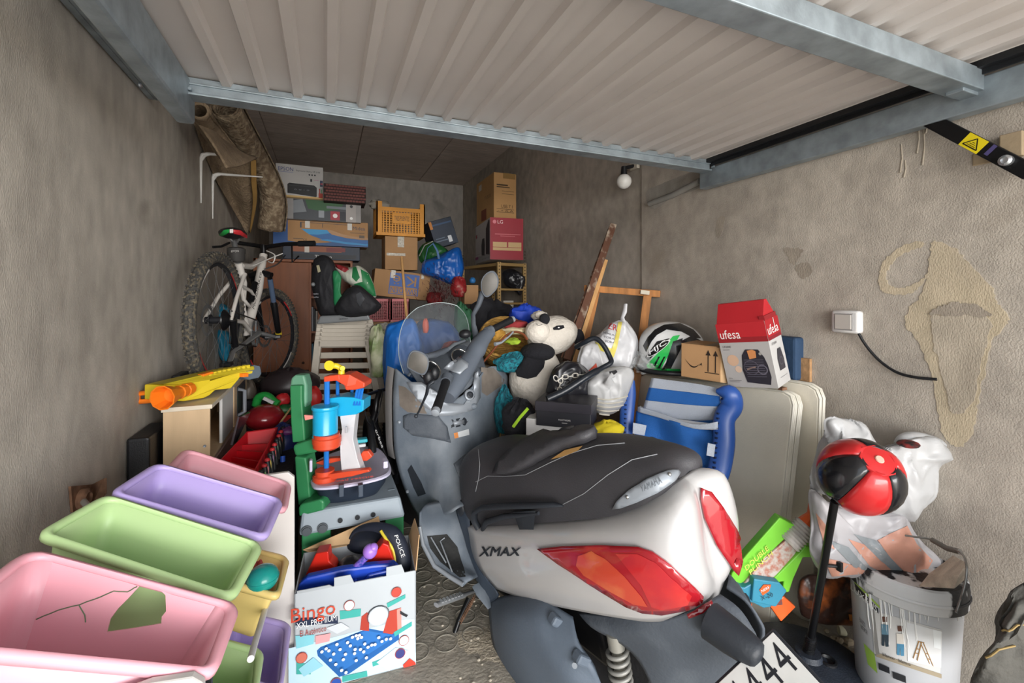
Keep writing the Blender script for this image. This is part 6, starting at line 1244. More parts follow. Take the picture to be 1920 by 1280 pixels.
# plastic chairs stack with the child seat
CHP = mat('dusty_white_plastic', '#b5ada0', .5, nz=.1, bump=.05)
topz = P(650, 598, 3.25).z; cx = P(650, 600, 3.25); cx.z = 0; ax2 = V((.80, -.25, 0)).normalized(); ay2 = V((.25, .80, 0)).normalized()
for k in range(6):
    dz = -.028*k; M_ = frame4(cx+V((0, 0, dz)), ax2, ay2, V((0, 0, 1)))
    nm = ['topmost', 'second', 'third', 'fourth', 'fifth', 'lowest'][k]
    r = thing('stacking_chair', nm+' dusty white plastic chair of the stack under the child seat', 'chair', mx=M_, group='stacked white plastic chairs')
    y0 = -.012*k
    bkp = []
    def pt(x, z, y=0): return V((x, y0+y-(z-.85)*.12, z))
    zt_, zb_ = topz, topz-.62; wt, wb = .165, .255
    for s in (-1, 1): MB().hexa([pt(s*(wb+.03), zb_), pt(s*(wb-.02), zb_), pt(s*(wb-.02), zb_, .02), pt(s*(wb+.03), zb_, .02), pt(s*(wt+.028), zt_), pt(s*(wt-.02), zt_), pt(s*(wt-.02), zt_, .02), pt(s*(wt+.028), zt_, .02)]).build('back_post', CHP, r, local=True, bevel=.006)
    for j in range(8 if k == 0 else 1):
        z_ = zt_-.03-j*.078; wx = wt+(wb-wt)*(zt_-z_)/.62
        MB().hexa([pt(-wx, z_-.022), pt(wx, z_-.022), pt(wx, z_-.022, .015), pt(-wx, z_-.022, .015), pt(-wx, z_+.022), pt(wx, z_+.022), pt(wx, z_+.022, .015), pt(-wx, z_+.022, .015)]).build('back_slat', CHP, r, local=True, bevel=.004)
    MB().bb((-.24, .0, .42), (.24, .42, .445)).build('seat', CHP, r, local=True, bevel=.01)
    for sx in (-1, 1):
        for sy in (0, 1): MB().hexa([(sx*.25-.02, sy*.42-.01, 0-dz), (sx*.25+.02, sy*.42-.01, 0-dz), (sx*.25+.02, sy*.42+.03, 0-dz), (sx*.25-.02, sy*.42+.03, 0-dz), (sx*.22-.02, sy*.38, .43), (sx*.22+.02, sy*.38, .43), (sx*.22+.02, sy*.38+.04, .43), (sx*.22-.02, sy*.38+.04, .43)]).build('leg', CHP, r, local=True)
# child seat
CSB = mat('black_seat_fabric', '#1a1a1e', .75, nz=.2, bump=.3)
q0 = P(650, 598, 3.2); r = thing('child_car_seat', 'black child car seat with grey base standing on the white plastic chairs', 'car seat', q0)
bs_ = MB().hexa([P(593, 608, 3.05), P(695, 600, 3.05), P(695, 598, 3.45), P(597, 605, 3.45), P(600, 592, 3.05), P(690, 588, 3.05), P(690, 588, 3.4), P(605, 590, 3.4)]); bs_.build('base', mat('grey_seat_base', '#6d7072', .5, bump=.05), r, bevel=.012)
ptext('axiss', [(636, 599), (652, 598), (652, 595), (636, 596)], 3.035, K('#30343a', .5), r)
bm_, mb1 = bagmesh([(586, 500), (590, 485), (605, 478), (620, 484), (628, 500), (632, 540), (640, 575), (655, 592), (620, 596), (600, 590), (590, 560), (584, 530)], 3.2, .13, CSB, 'backrest', '', seed=81, cat=None, wr_=.006); mb1.build('backrest', CSB, r, smooth=60)
bm_, mb2 = bagmesh([(628, 580), (640, 555), (655, 540), (672, 535), (690, 548), (712, 568), (714, 576), (695, 590), (650, 594)], 3.1, .14, CSB, 'seat_cushion', '', seed=82, cat=None, wr_=.006); mb2.build('seat_cushion', CSB, r, smooth=60)
onsurf(r, mb1.bvh(), [(594, 498), (599, 497), (602, 509), (597, 511)], K('#b0aa8c', .5), 'care_label', off=.004, step=3)
for k in range(2): ptext('recline', [(588, 552+k*6), (597, 552+k*6), (597, 549+k*6), (588, 549+k*6)], 3.03, K('#9a9aa0', .5), r)
MB().ell(P(587, 533, 3.05), (.014, .014, .014), n=10, k=6).build('knob', K('#6d7072', .4), r, smooth=60)
onsurf(r, mb2.bvh(), [(668, 552), (676, 548), (684, 560), (676, 575), (670, 566)], K('#3a3c40', .3), 'harness_strap', off=.006, step=4)
# striped bags over the seat
GW = [('#1d6a3c', 'green'), ('#b9bcae', 'white'), ('#8a2228', 'red')]
o, mb = bagmesh([(626, 500), (640, 505), (662, 500), (672, 498), (690, 512), (700, 535), (705, 556), (690, 556), (672, 545), (650, 530), (640, 520)], 3.3, .08, K('#b9bcae', .5), 'striped_bag', 'white and green striped carrier bag lying over the child seat', seed=91, wr_=.008)
bv = mb.bvh()
for pl in ([(662, 502), (668, 500), (675, 520), (668, 528), (660, 520)], [(676, 505), (690, 513), (700, 535), (704, 555), (688, 553), (672, 544), (664, 532), (680, 528)]): onsurf(o, bv, pl, K('#1d6a3c', .5), 'green_stripe', off=.004, step=5)
o, mb = bagmesh([(624, 512), (632, 508), (640, 520), (638, 545), (645, 565), (636, 575), (626, 570), (625, 540)], 3.08, .03, K('#1f7045', .5), 'green_strap_bag', 'green bag end hanging over the front of the child seat', seed=92, wr_=.005)
o, mb = bagmesh([(628, 495), (642, 498), (658, 506), (650, 516), (636, 510)], 3.28, .05, K('#7c1f24', .5), 'red_bag', 'dark red bag tucked behind the child seat shell', seed=93, wr_=.005)
# ================= left side: toy kitchen, bicycle, bins, workbench, playset, bingo
# -- toy kitchen cabinet
r = thing('toy_kitchen', 'pale wooden toy kitchen cabinet with oven door, against the left wall', 'toy kitchen', V((-.55, 2.4, 0)))
KM = mat('pale_laminate', '#c4a884', .55, nz=.07, ns=3, stretch=(8, 8, 1), bump=.03); YN, YFR, XL, XR, ZT = 2.20, 3.12, -.61, -.45, .948
MB().bb((XL, YN, .0), (XR, YN+.014, ZT-.018)).build('side_panel', KM, r, bevel=.002); MB().bb((XL, YFR-.014, 0), (XR, YFR, ZT-.018)).build('side_panel', KM, r, bevel=.002)
MB().bb((XL-.005, YN-.01, ZT-.018), (XR+.01, YFR+.01, ZT)).build('top_panel', mat('cream_top', '#cfc4b0', .5, bump=0), r, bevel=.002)
MB().bb((XL, YN, 0), (XL+.01, YFR, ZT-.02)).build('back_panel', KM, r); MB().bb((XL, YN, .70), (XR, YFR, .712)).build('shelf', KM, r, bevel=.001); MB().bb((XL, YN, .30), (XR, YFR, .312)).build('shelf', KM, r)
MB().bb((XR-.012, YN+.24, .712), (XR, YN+.50, ZT-.018)).build('white_panel', K('#c9c7c4', .5), r, bevel=.001)
ov = MB().bb((XR-.012, YN+.51, .712), (XR+.004, YN+.90, ZT-.02)).build('oven_door', KM, r, bevel=.002)
MB().bb((XR+.003, YN+.58, .75), (XR+.006, YN+.84, ZT-.04)).build('oven_window', K('#4b4c50', .3), ov)
MB().tube([(XR+.004, YN+.60, .75), (XR+.035, YN+.62, .765), (XR+.035, YN+.62, .88), (XR+.004, YN+.60, .895)], .010, 8).build('handle', K('#8b9097', .4), ov, smooth=50)
MB().bb((XR-.01, YN+.02, .56), (XR+.004, YN+.5, .69)).build('drawer_front', K('#b99a92', .5), r, bevel=.002)
for y_ in (.2, .3): MB().ell((XR+.008, YN+y_, .63), (.009, .009, .009), n=10, k=6).build('knob', M_SIL, r, smooth=60)
q = PY(384, 836, YN-.002); MB().lathe([(.006, 0), (.005, .003), (.001, .001)], 10, q, (0, -1, 0)).build('screw', M_SIL, r, smooth=50)
bd = MB().hexa([P(432, 834, 1.98), P(440, 828, 2.2), P(444, 828, 2.2), P(436, 834, 1.98), P(446, 780, 2.05), P(467, 772, 2.3), P(470, 773, 2.3), P(449, 782, 2.05)]); bd.build('smoked_panel', mat('smoked_plate', '#4a4246', .15, bump=0), None, label='smoked dark plate leaning between toy kitchen and red tray', cat='plate')
# dark things by the wall
MB().bb((-.697, 2.10, 0), (-.625, 2.34, .86)).build('speaker_case', M_BLK, None, bevel=.01, label='tall black case standing between the left wall and the toy kitchen', cat='case')
b_ = MB().bb(P(325, 722, 1.97)-V((.01, 0, .0)), P(340, 698, 2.05)+V((.02, .05, 0))).build('black_peg', M_BLK, None, bevel=.008, label='small black peg sticking up behind the yellow blaster', cat='peg')
# -- yellow blaster lying on the toy kitchen
r = thing('toy_blaster', 'yellow toy blaster with orange muzzle lying on the toy kitchen', 'toy gun', P(370, 745, 2.0))
YLB = mat('yellow_toy_plastic', '#d8be2c', .4, bump=0, nz=.03); ORB = mat('bright_orange_plastic', '#ec7a1c', .35, bump=0, nz=.04)
dg = lambda u, v=0: 1.66+(u-255)*.0022
def slab2(poly, th, m, nm, dz=0, par=None, bevel=.004):
    pts = [P(u, v, dg(u)+dz) for u, v in poly]; mb = MB(); n = len(pts); off = V((-.55, .35, .0)).normalized()*th
    a = [tuple(range(n))[::-1], tuple(range(n, 2*n))]+[(i, (i+1) % n, n+(i+1) % n, n+i) for i in range(n)]
    return mb.add(pts+[p+off for p in pts], a).build(nm, m, par or r, bevel=bevel)
body = [(306, 722), (330, 716), (378, 708), (393, 705), (395, 714), (433, 702), (447, 698), (478, 693), (477, 700), (451, 706), (447, 712), (433, 728), (404, 731), (393, 741), (383, 746), (345, 752), (306, 750)]
slab2(body, .09, YLB, 'body'); slab2([(306, 720), (378, 703), (441, 690), (477, 686), (478, 693), (433, 702), (393, 712), (330, 722)], .075, mat('olive_yellow_plastic', '#b3a023', .45, bump=0), 'top_rail', dz=-.005)
for k in range(9): u0 = 392+k*9; slab2([(u0, 705-k*1.8), (u0+5, 704-k*1.8), (u0+5, 698-k*1.8), (u0, 699-k*1.8)], .03, YLB, 'rail_block', dz=-.008, bevel=.001)
slab2([(380, 702), (400, 696), (402, 700), (382, 706)], .03, ORB, 'orange_catch', dz=-.012)
slab2([(462, 690), (478, 684), (488, 686), (491, 700), (486, 708), (468, 712), (458, 708)], .05, mat('grey_stock', '#59646e', .45, bump=0), 'stock'); slab2([(456, 700), (466, 699), (466, 706), (456, 707)], .02, ORB, 'orange_catch', dz=-.02, bevel=.001)
a, b = P(357, 728, 1.88), P(304, 746, 1.72); d = (b-a)
fl = MB().lathe([(.026, 0), (.028, d.length*.2), (.025, d.length*.22), (.029, d.length*.42), (.026, d.length*.45), (.028, d.length*.62), (.036, d.length*.72), (.049, d.length), (.044, d.length), (.028, d.length*.7), (.001, d.length*.65)], 10, a, d); fl.build('muzzle', ORB, r, smooth=25)
hp3 = [P(u, v, 1.80) for u, v in ((303, 734), (262, 737), (258, 743), (262, 753), (292, 750))]; MB().tube(hp3+[P(302, 745, 1.83)], .0105, 8).build('pump_handle', ORB, r, smooth=50)
# -- mountain bicycle
RA, FA = P(408, 600, 2.27), P(508, 630, 3.22); bd_ = V((FA.x-RA.x, FA.y-RA.y, 0)).normalized(); bn = bd_.cross(V((0, 0, 1))); bn = bn if bn.x > 0 else -bn
def Bp(u, v, off=0):      # point in the vertical plane of the bicycle
    rr_ = ray(u, v); o_ = RA+bn*off; t = (o_-C0).dot(bn)/rr_.dot(bn); return C0+rr_*t
RW = .345
r = thing('mountain_bicycle', 'white mountain bicycle with muddy tyres parked high along the left wall', 'bicycle', RA-V((0, 0, RW)))
TYR = mat('muddy_tyre', '#3a3937', .9, nz=.3, ns=60, col2='#756a55', c2amt=.60, bump=.6, bs=60); RIM = mat('bike_rim', '#26272b', .4, .3, bump=0); SPK = mat('spoke_steel', '#8e8f90', .35, .8, bump=0); BWH = mat('bike_white', '#c4bfb8', .35, nz=.08, bump=0, coat=.3)
def wheel(c, R_, nm, steer=0):
    ax = MX.Rotation(steer, 3, 'Z') @ bn; x = V((0, 0, 1)); y = ax.cross(x).normalized(); w = thing if False else None
    t_ = MB().tube([c+(x*cos(a)+y*sin(a))*(R_-.026) for a in [2*pi*k/56 for k in range(56)]], .027, 12, loop=True); to = t_.build(nm, TYR, r, smooth=60)
    kn = MB()
    for k in range(72):
        a = 2*pi*k/72; e = x*cos(a)+y*sin(a); tg_ = -x*sin(a)+y*cos(a)
        for s, rr_ in ((-.016, .998), (.016, .998), (0, 1.008)):
            p = c+e*R_*rr_+ax*s+tg_*(.008 if s == 0 else 0); q = [p+e*(-.006)+tg_*i*.006+ax*j*.006 for i, j in ((-1, -1), (1, -1), (1, 1), (-1, 1))]; kn.hexa(q+[z+e*.009 for z in q])
    kn.build('tread_knob', TYR, to, kind='stuff')
    MB().lathe([(R_-.052, -.012), (R_-.066, -.010), (R_-.068, .010), (R_-.052, .012), (R_-.048, .0)], 48, c, ax, caps=False).build('rim', RIM, to, smooth=40)
    for k in range(4):
        a0 = 2*pi*k/4+.5; g = []
        for rr_ in (R_-.053, R_-.065): g.append([c+ax*(.0128)+(x*cos(a0+.09*j)+y*sin(a0+.09*j))*rr_ for j in range(7)])
        MB().grid(g).build('rim_decal', K('#b02a2c', .4) if k % 2 else K('#c9c6c2', .4), to)
    MB().cyl(c-ax*.055, c+ax*.055, .018).lathe([(.03, -.035), (.03, -.03)], 16, c, ax).lathe([(.03, .03), (.03, .035)], 16, c, ax).build('hub', RIM, to, smooth=40)
    for k in range(28):
        a = 2*pi*k/28; s = 1 if k % 2 else -1; b2 = a+(.9 if (k//2) % 2 else -.9)
        MB().tube([c+ax*s*.032+(x*cos(b2)+y*sin(b2))*.028, c+(x*cos(a)+y*sin(a))*(R_-.06)], .0012, 4).build('spoke', SPK, to)
    MB().lathe([(.078, -.001), (.082, 0), (.078, .001), (.062, .001), (.062, -.001)], 30, c-ax*.045, ax, caps=False).build('brake_disc', SPK, to)
    return to
rw = wheel(RA, RW, 'rear_wheel'); fw_ = wheel(FA, RW, 'front_wheel', steer=-.30)
BB = Bp(462, 625); SLT = Bp(452, 498); HT, HB2 = Bp(494, 478), Bp(489, 508)
def tb(nm, pts, rad, m, **k): return MB().tube(pts, rad, 10, **k).build(nm, m, r, smooth=60)
tb('down_tube', [HB2, Bp(484, 540), BB], [.026, .030, .028], BWH); dto = COL.objects[-1]
tb('top_tube', [HT+V((0, 0, -.02)), Bp(470, 500), SLT], [.020, .019, .018], BWH)
tb('seat_tube', [Bp(447, 492), Bp(456, 530), Bp(452, 575), BB], [.022, .022, .024, .026], BWH)
tb('head_tube', [HT, HB2], .026, BWH); tb('seat_post', [Bp(438, 448), Bp(447, 492)], .015, SPK)
for s in (-1, 1):
    tb('chain_stay', [BB+bn*s*.03, BB.lerp(RA, .5)+bn*s*.05+V((0, 0, .03)), RA+bn*s*.06], [.014, .012, .010], BWH)
    tb('seat_stay', [SLT+bn*s*.02-V((0, 0, .05)), SLT.lerp(RA, .6)+bn*s*.045, RA+bn*s*.06], [.012, .010, .010], BWH)
MB().tube([Bp(452, 535, .03), Bp(470, 545, .03), Bp(480, 560, .03), Bp(468, 575, .03), Bp(456, 560, .03)], .010, 8, loop=True).build('suspension_linkage', BWH, r, smooth=50)
tb('rear_shock', [Bp(478, 530, .02), Bp(470, 565, .02)], .018, M_BLKM)
sx_ = MX.Rotation(-.30, 3, 'Z') @ bn
for s in (-1, 1): 
    t0 = HB2+V((0, 0, -.03))+sx_*s*.06; t1 = FA+sx_*s*.06
    lg = tb('fork_leg', [t0, t0.lerp(t1, .42), t0.lerp(t1, .44), t1], [.016, .016, .023, .018], M_BLKM)
    if s == 1: MB().cyl(t0.lerp(t1, .93), t0.lerp(t1, .97), .0215).build('yellow_band', K('#b8a02a', .5), lg); MB().cyl(t0.lerp(t1, .05), t0.lerp(t1, .41), .0168).build('stanchion', K('#46546a', .25), lg)
tb('fork_crown', [HB2+sx_*-.075+V((0, 0, -.03)), HB2+V((0, 0, -.01)), HB2+sx_*.075+V((0, 0, -.03))], [.02, .026, .02], M_BLKM)
ax = sx_; ha = HT+V((0, 0, .06)); 
tb('stem', [HT, ha, ha+bd_*.05], .020, M_BLKM)
tb('handlebar', [ha+bd_*.05-ax*.23+V((0, -.05, .03)), ha+bd_*.05-ax*.12+V((0, 0, .02)), ha+bd_*.05, ha+bd_*.05+ax*.14+V((0, 0, .02)), ha+bd_*.05+ax*.34+V((0, -.03, .02))], [.015, .014, .016, .014, .015], M_BLKM)
tb('grip', [ha+bd_*.05+ax*.24+V((0, -.02, .02)), ha+bd_*.05+ax*.35+V((0, -.03, .02))], .020, M_BLK); tb('brake_lever', [ha+ax*.2, P(548, 492, 3.0), P(560, 480, 3.05)], .006, M_BLKM)
tb('brake_lever', [P(430, 455, 2.5), P(415, 462, 2.42), P(399, 463, 2.38)], .007, M_BLKM)
for i, pts in enumerate(([P(500, 470, 3.0), P(515, 478, 2.95), P(512, 492, 2.95), P(503, 490, 3.0)], [P(530, 475, 3.05), P(505, 485, 2.95), P(470, 500, 2.75), P(462, 502, 2.7)], [P(535, 478, 3.0), P(520, 495, 2.95), P(495, 505, 2.9)], [P(440, 580, 2.6), P(433, 610, 2.55), P(437, 635, 2.55)])):
    tb('brake_cable', crv(pts, 5), .004, K('#c9c7c2', .5) if i != 2 else M_BLK)
# saddle, bag, crank
sd = MB(); sc = P(437, 438, 2.42)
sd.ell(sc, (.068, .125, .030), rot=MX.Rotation(.12, 3, 'Z'), n=24, k=12, f=lambda p: 1-.35*max(0, p.y)); so_ = sd.build('saddle', M_BLK, r, smooth=60); bvS2 = sd.bvh()
for pl, c_ in (([(411, 440), (420, 432), (431, 430), (430, 435), (416, 443)], '#1f8a3e'), ([(431, 430), (437, 430), (437, 436), (431, 436)], '#cfcdc8'), ([(437, 431), (450, 432), (463, 441), (464, 447), (450, 440), (438, 437)], '#b02a30')): onsurf(so_, bvS2, pl, K(c_, .4), 'saddle_stripe', off=.003, step=3)
tb('saddle_rail', [P(428, 444, 2.40), P(436, 452, 2.42)], .005, SPK); tb('saddle_rail', [P(450, 446, 2.42), P(445, 454, 2.43)], .005, SPK)
sbm = MB().lathe([(.036, 0), (.044, .012), (.044, .045), (.046, .05), (.046, .075), (.034, .082)], 20, P(443, 491, 2.52), (0, 0, 1)); sg = sbm.build('saddle_bag', mat('grey_black_bag_cloth', '#33312f', .7, bump=.1), r, smooth=40)
ptext('goya', [(433, 473), (448, 473), (448, 469), (433, 469)], 2.44, K('#b9b7b2', .5), sg)
cr_ = MB().lathe([(.085, -.002), (.085, .002), (.06, .002), (.06, -.002)], 30, BB+bn*.05, bn, caps=False); cr_.build('chainring', SPK, r)
for i in range(5): a = 2*pi*i/5; x = V((0, 0, 1)); y = bn.cross(x); MB().tube([BB+bn*.05, BB+bn*.05+(x*cos(a)+y*sin(a))*.08], .006, 6).build('chainring_arm', SPK, r)
tb('crank_arm', [BB+bn*.07, P(437, 660, 2.45), P(430, 680, 2.4)], [.018, .012, .011], SPK); MB().box(P(425, 682, 2.38), (.05, .09, .02)).build('pedal', M_BLKM, r, bevel=.003)
tb('crank_arm', [BB-bn*.02, P(490, 625, 2.75), P(518, 632, 2.85)], [.018, .014, .011], SPK); MB().box(P(512, 631, 2.85), (.09, .05, .02)).build('pedal', M_BLKM, r, bevel=.003)
MB().lathe([(.055, 0), (.052, .006), (.045, .012), (.038, .018), (.030, .024), (.02, .03)], 24, RA+bn*.03, bn).build('cassette', M_BLKM, rw, smooth=20)
tb('rear_derailleur', [RA+bn*.07, RA+bn*.07+V((0, .03, -.08)), RA+bn*.07+V((0, .06, -.14))], [.02, .014, .018], M_BLKM)
ch_ = []
for s in (1, -1): ch_ += [RA+bn*.055+V((0, 0, s*.05)), BB+bn*.055+V((0, 0, s*.08))] if s == 1 else [BB+bn*.055+V((0, 0, s*.08)), RA+bn*.055+V((0, 0, s*.12))]
MB().tube(ch_, .004, 6, loop=True).build('chain', M_BLKM, r)
def btext(s, q4, off): 
    bl_, br_, tr_, tl_ = [V(q) for q in q4]; vs, fs_, _ = textmesh(s); MB().add([(lambda p: Bp(p.x, p.y, off))(bl_.lerp(br_, a).lerp(tl_.lerp(tr_, a), b)) for a, b in vs], fs_).build('lettering', K('#2a2326', .4), r)
btext('MONDRAKER', [(477, 580), (492, 510), (488, 508), (473, 576)], .032)
# chest under the front wheel, blue bags behind the wheels
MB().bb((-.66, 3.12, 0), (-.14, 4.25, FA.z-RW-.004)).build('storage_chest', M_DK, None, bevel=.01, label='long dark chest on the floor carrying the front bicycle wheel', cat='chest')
TQ = mat('turquoise_bag', '#1c7fa0', .5, nz=.15, bump=.4, bs=14)
bagmesh([(398, 590), (415, 570), (432, 580), (436, 600), (420, 605), (402, 603)], 3.2, .08, TQ, 'turquoise_bag', 'turquoise plastic bag seen through the upper rear wheel', seed=101)
bagmesh([(402, 622), (428, 622), (434, 650), (425, 680), (412, 668), (406, 645)], 3.15, .08, TQ, 'turquoise_bag', 'turquoise plastic bag seen through the lower rear wheel', seed=102)
# -- storage rack of bins
PK = mat('pink_bin_plastic', '#e8a8b4', .38, nz=.02, bump=0, sss=0); PU = mat('lilac_bin_plastic', '#b5a3dc', .38, nz=.02, bump=0); GN = mat('green_bin_plastic', '#b9d69a', .38, nz=.02, bump=0); YE = mat('yellow_bin_plastic', '#d8bf78', .38, nz=.02, bump=0)
def bin_(label, FL, FR, NR, NL, m, dep=.16, sc=.76, hole=None, drop=None):
    c = [FL, FR, NR, NL]; ctr = sum(c, V((0, 0, 0)))/4; nrm = (FR-FL).cross(NL-FL).normalized(); nrm = nrm if nrm.z < 0 else -nrm
    if drop is not None: nrm = V(drop).normalized()
    def ring(s, dz, rad=.16, grow=0):
        out = []
        for i in range(4):
            p, a, b = c[i], c[i-1], c[(i+1) % 4]; la = (a-p); lb = (b-p); L_ = min(la.length, lb.length)*rad; da = la.normalized()*L_; db = lb.normalized()*L_
            for k in range(5):
                t = k/4; q = (p+da)*(1-t)**2+p*2*t*(1-t)+(p+db)*t*t; q = ctr+(q-ctr)*s; q += (q-ctr).normalized()*grow; out.append(q+nrm*dz)
        return out
    r = thing('storage_bin', label, 'bin', ctr+nrm*dep)
    rimL = [ring(1, .016, grow=.014), ring(1, .006, grow=.015), ring(1, .0, grow=.009), ring(1, 0, grow=0.001), ring(1, .008, grow=-.006)]
    MB().loft(rimL, caps=False).build('rim', m, r, smooth=60, solid=.0025)
    lv = [ring(1+(sc-1)*t, .008+(dep-.008)*t, grow=-.006) for t in (0, .33, .66, .97)]+[ring(sc-.03, dep, grow=-.006)]
    mb = MB(); n = 20; vs = [p for q in lv for p in q]; fs = []
    for i in range(4):
        for k in range(n):
            if hole and k == 4 and i < 3: continue
            fs.append((i*n+k, i*n+(k+1) % n, (i+1)*n+(k+1) % n, (i+1)*n+k))
    fs.append(tuple(4*n+k for k in range(n)))
    mb.add(vs, fs)
    if hole:
        A_, B_, C_, D_ = lv[0][4], lv[0][5], lv[3][5], lv[3][4]; pn = (B_-A_).cross(D_-A_).normalized()
        def hit(u, v): rr_ = ray(u, v); return C0+rr_*((A_-C0).dot(pn)/rr_.dot(pn))
        top, notch = hole; hp_ = [hit(*q) for q in notch]
        s0, s1 = A_.lerp(B_, top[0]), A_.lerp(B_, top[1])
        pts = [A_, s0]+hp_+[s1, B_, C_, D_]
        MB().add(pts, [tuple(range(len(pts)))]).build('cracked_wall', m, r, solid=.0025)
    mb.build('tub', m, r, smooth=35, solid=.0025)
    return r
def P3(u, v, z): return PZ(u, v, z)
zr, zl = .80, .93
b1 = bin_('cracked pink bin with a broken hole, nearest of the top row', P3(62, 1032, zl), P3(436, 1133, zr), P3(392, 1252, zr-.01), P3(-150, 1200, zl), PK, .21, hole=((.42, .72), [(262, 1098), (240, 1122), (222, 1140), (207, 1160), (201, 1184), (250, 1177), (303, 1168), (304, 1155), (312, 1145), (311, 1115), (300, 1104)]))
# cracks in the pink bin
def crack(pts):
    cw_ = [c for c in b1.children if c.name.startswith('cracked')][0]; bv = BVHTree.FromPolygons([b1.matrix_basis @ p.co for p in cw_.data.vertices], [tuple(p.vertices) for p in cw_.data.polygons]); w_ = []
    for p, q in zip(pts, pts[1:]):
        for t in (0, .33, .66):
            x = V(p).lerp(V(q), t); h = rayhit(bv, x.x+random.uniform(-.6, .6), x.y+random.uniform(-.6, .6), .0018)
            if h: w_.append(h)
    if len(w_) > 2: MB().tube(w_, .0011, 4).build('crack', K('#5f7355', .7), b1)
crack([(258, 1098), (240, 1108), (215, 1107), (190, 1118), (150, 1132), (110, 1143), (70, 1160), (35, 1178), (5, 1182)]); crack([(150, 1134), (160, 1152), (163, 1172)])
bin_('green bin, second of the top row, behind the cracked pink one', P3(205, 930, zl), P3(484, 1018, zr), P3(432, 1112, zr-.01), P3(86, 998, zl), GN, .20)
bin_('lilac bin, third of the top row', P3(300, 870, zl), P3(524, 935, zr), P3(494, 1002, zr-.01), P3(220, 922, zl), PU, .20)
bin_('clean pink bin, farthest of the top row, by the toy kitchen', PY(354, 843, 1.735), PY(541, 905, 1.735), PY(541, 905, 1.735)+V((0, -.20, 0)), PY(354, 843, 1.735)+V((0, -.20, 0)), PK, .15)
bin_('pink bin at the bottom left corner, below the cracked one', P3(-60, 1215, .78), P3(185, 1268, .70), P3(120, 1400, .70), P3(-300, 1330, .78), PK, .12)
z2 = .56
bin_('yellow bin holding a teal ball, lower row of the rack', P3(440, 1020, .60), P3(535, 1045, z2), P3(520, 1112, z2), P3(420, 1082, .60), YE, .15, .7)
bin_('lilac bin in the lowest row beside the white end panel', P3(440, 1145, .36), P3(538, 1170, .34), P3(524, 1290, .34), P3(400, 1245, .36), PU, .15, .75)
bin_('green bin in the lowest row, front of the lilac one', P3(380, 1190, .46), P3(484, 1220, .44), P3(470, 1340, .44), P3(330, 1300, .46), GN, .15, .75)
q = P(493, 1083, 1.28); MB().ell(q, (.042, .042, .036), n=24, k=14).ell(q+V((0, 0, .002)), (.043, .043, .006), n=24, k=6).build('ball', mat('teal_translucent', '#1d8d84', .2, bump=0), None, smooth=70, label='teal plastic ball in the yellow bin', cat='ball')
for i, (u, v) in enumerate(((480, 1062), (488, 1060))): MB().ell(P(u, v, 1.36), (.008, .006, .02), n=8, k=5).build('toy_bit', K('#c0504a', .5), None, label=('left', 'right')[i]+' small red toy tip behind the teal ball', cat='toy')
r = thing('bin_rack', 'white rack with end panels and tubes carrying the pastel bins', 'rack', V((-.3, 1.3, 0)))
WPN = mat('white_laminate', '#cdc9c5', .4, bump=0, nz=.02)
e = PY(552, 884, 1.75); MB().prism([(-.50, 0), (e.x, 0), (e.x, e.z-.02), (e.x-.02, e.z), (-.20, e.z), (-.50, e.z+.04)], .018, frame4(V((0, 1.752, 0)), V((1, 0, 0)), V((0, 0, 1)), V((0, 1, 0)))).build('end_panel', WPN, r, bevel=.003)
e = P(387, 1247, .72); MB().prism([(e.x-.30, 0), (e.x, 0), (e.x, e.z-.015), (e.x-.015, e.z), (e.x-.07, e.z+.008), (e.x-.22, e.z-.012), (e.x-.30, e.z-.02)], .018, frame4(V((0, e.y-.02, 0)), V((1, 0, 0)), V((0, 0, 1)), V((0, 1, 0)))).build('end_panel', WPN, r, bevel=.004)
MB().tube([P(508, 1112, 1.38), P(502, 1125, 1.32), P(476, 1212, 1.10), P(470, 1235, 1.05)], .008, 10).build('rail_tube', mat('grey_white_tube', '#d2d3cf', .35, bump=0), r, smooth=60)
MB().tube([(-.46, .80, .72), (-.46, 1.74, .72)], .008, 10).build('rail_tube', mat('grey_white_tube', '#d2d3cf', .35, bump=0), r, smooth=60)
MB().box(P(391, 1272, .75), (.01, .01, .03)).build('joint_clip', M_BLK, r)
# -- red tray with dividers, markers
r = thing('red_tray', 'long red plastic tray with cross dividers beside the toy kitchen', 'tray', V((-.25, 2.3, 0)))
RT = mat('red_toy_plastic', '#c01420', .4, bump=0, nz=.05)
cs = [P3(412, 862, .715), P3(478, 882, .715), P3(521, 800, .735), P3(463, 808, .735)]; ctr = sum(cs, V((0, 0, 0)))/4
ins = [ctr+(p-ctr)*.78-V((0, 0, .07)) for p in cs]; mb = MB()
inn = [ctr+(p-ctr)*.95+V((0, 0, -.004)) for p in cs]
mb.loft([[p-V((0, 0, .09)) for p in cs], cs, [ctr+(p-ctr)*.93 for p in cs], ins], caps=False); mb.add(ins, [(0, 1, 2, 3)]); mb.build('tub', RT, r, bevel=.003)
for t in (.28, .5, .72):
    a, b, c2, d2 = cs[0].lerp(cs[3], t), cs[1].lerp(cs[2], t), ins[1].lerp(ins[2], t), ins[0].lerp(ins[3], t); a, b = ctr+(a-ctr)*.93-V((0, 0, .03)), ctr+(b-ctr)*.93-V((0, 0, .03))
    MB().hexa([d2, c2, c2+V((.0, .012, 0)), d2+V((0, .012, 0)), a, b, b+V((0, .012, 0)), a+V((0, .012, 0))]).build('divider', RT, r)
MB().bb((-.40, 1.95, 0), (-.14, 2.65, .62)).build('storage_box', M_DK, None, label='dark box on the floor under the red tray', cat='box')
cols = ['#b9a08a', '#7fae6a', '#c77a80', '#b9a24a', '#8a6a8a', '#c0504a', '#6a8a6a', '#b0a890', '#c0503a', '#5a7a9a']
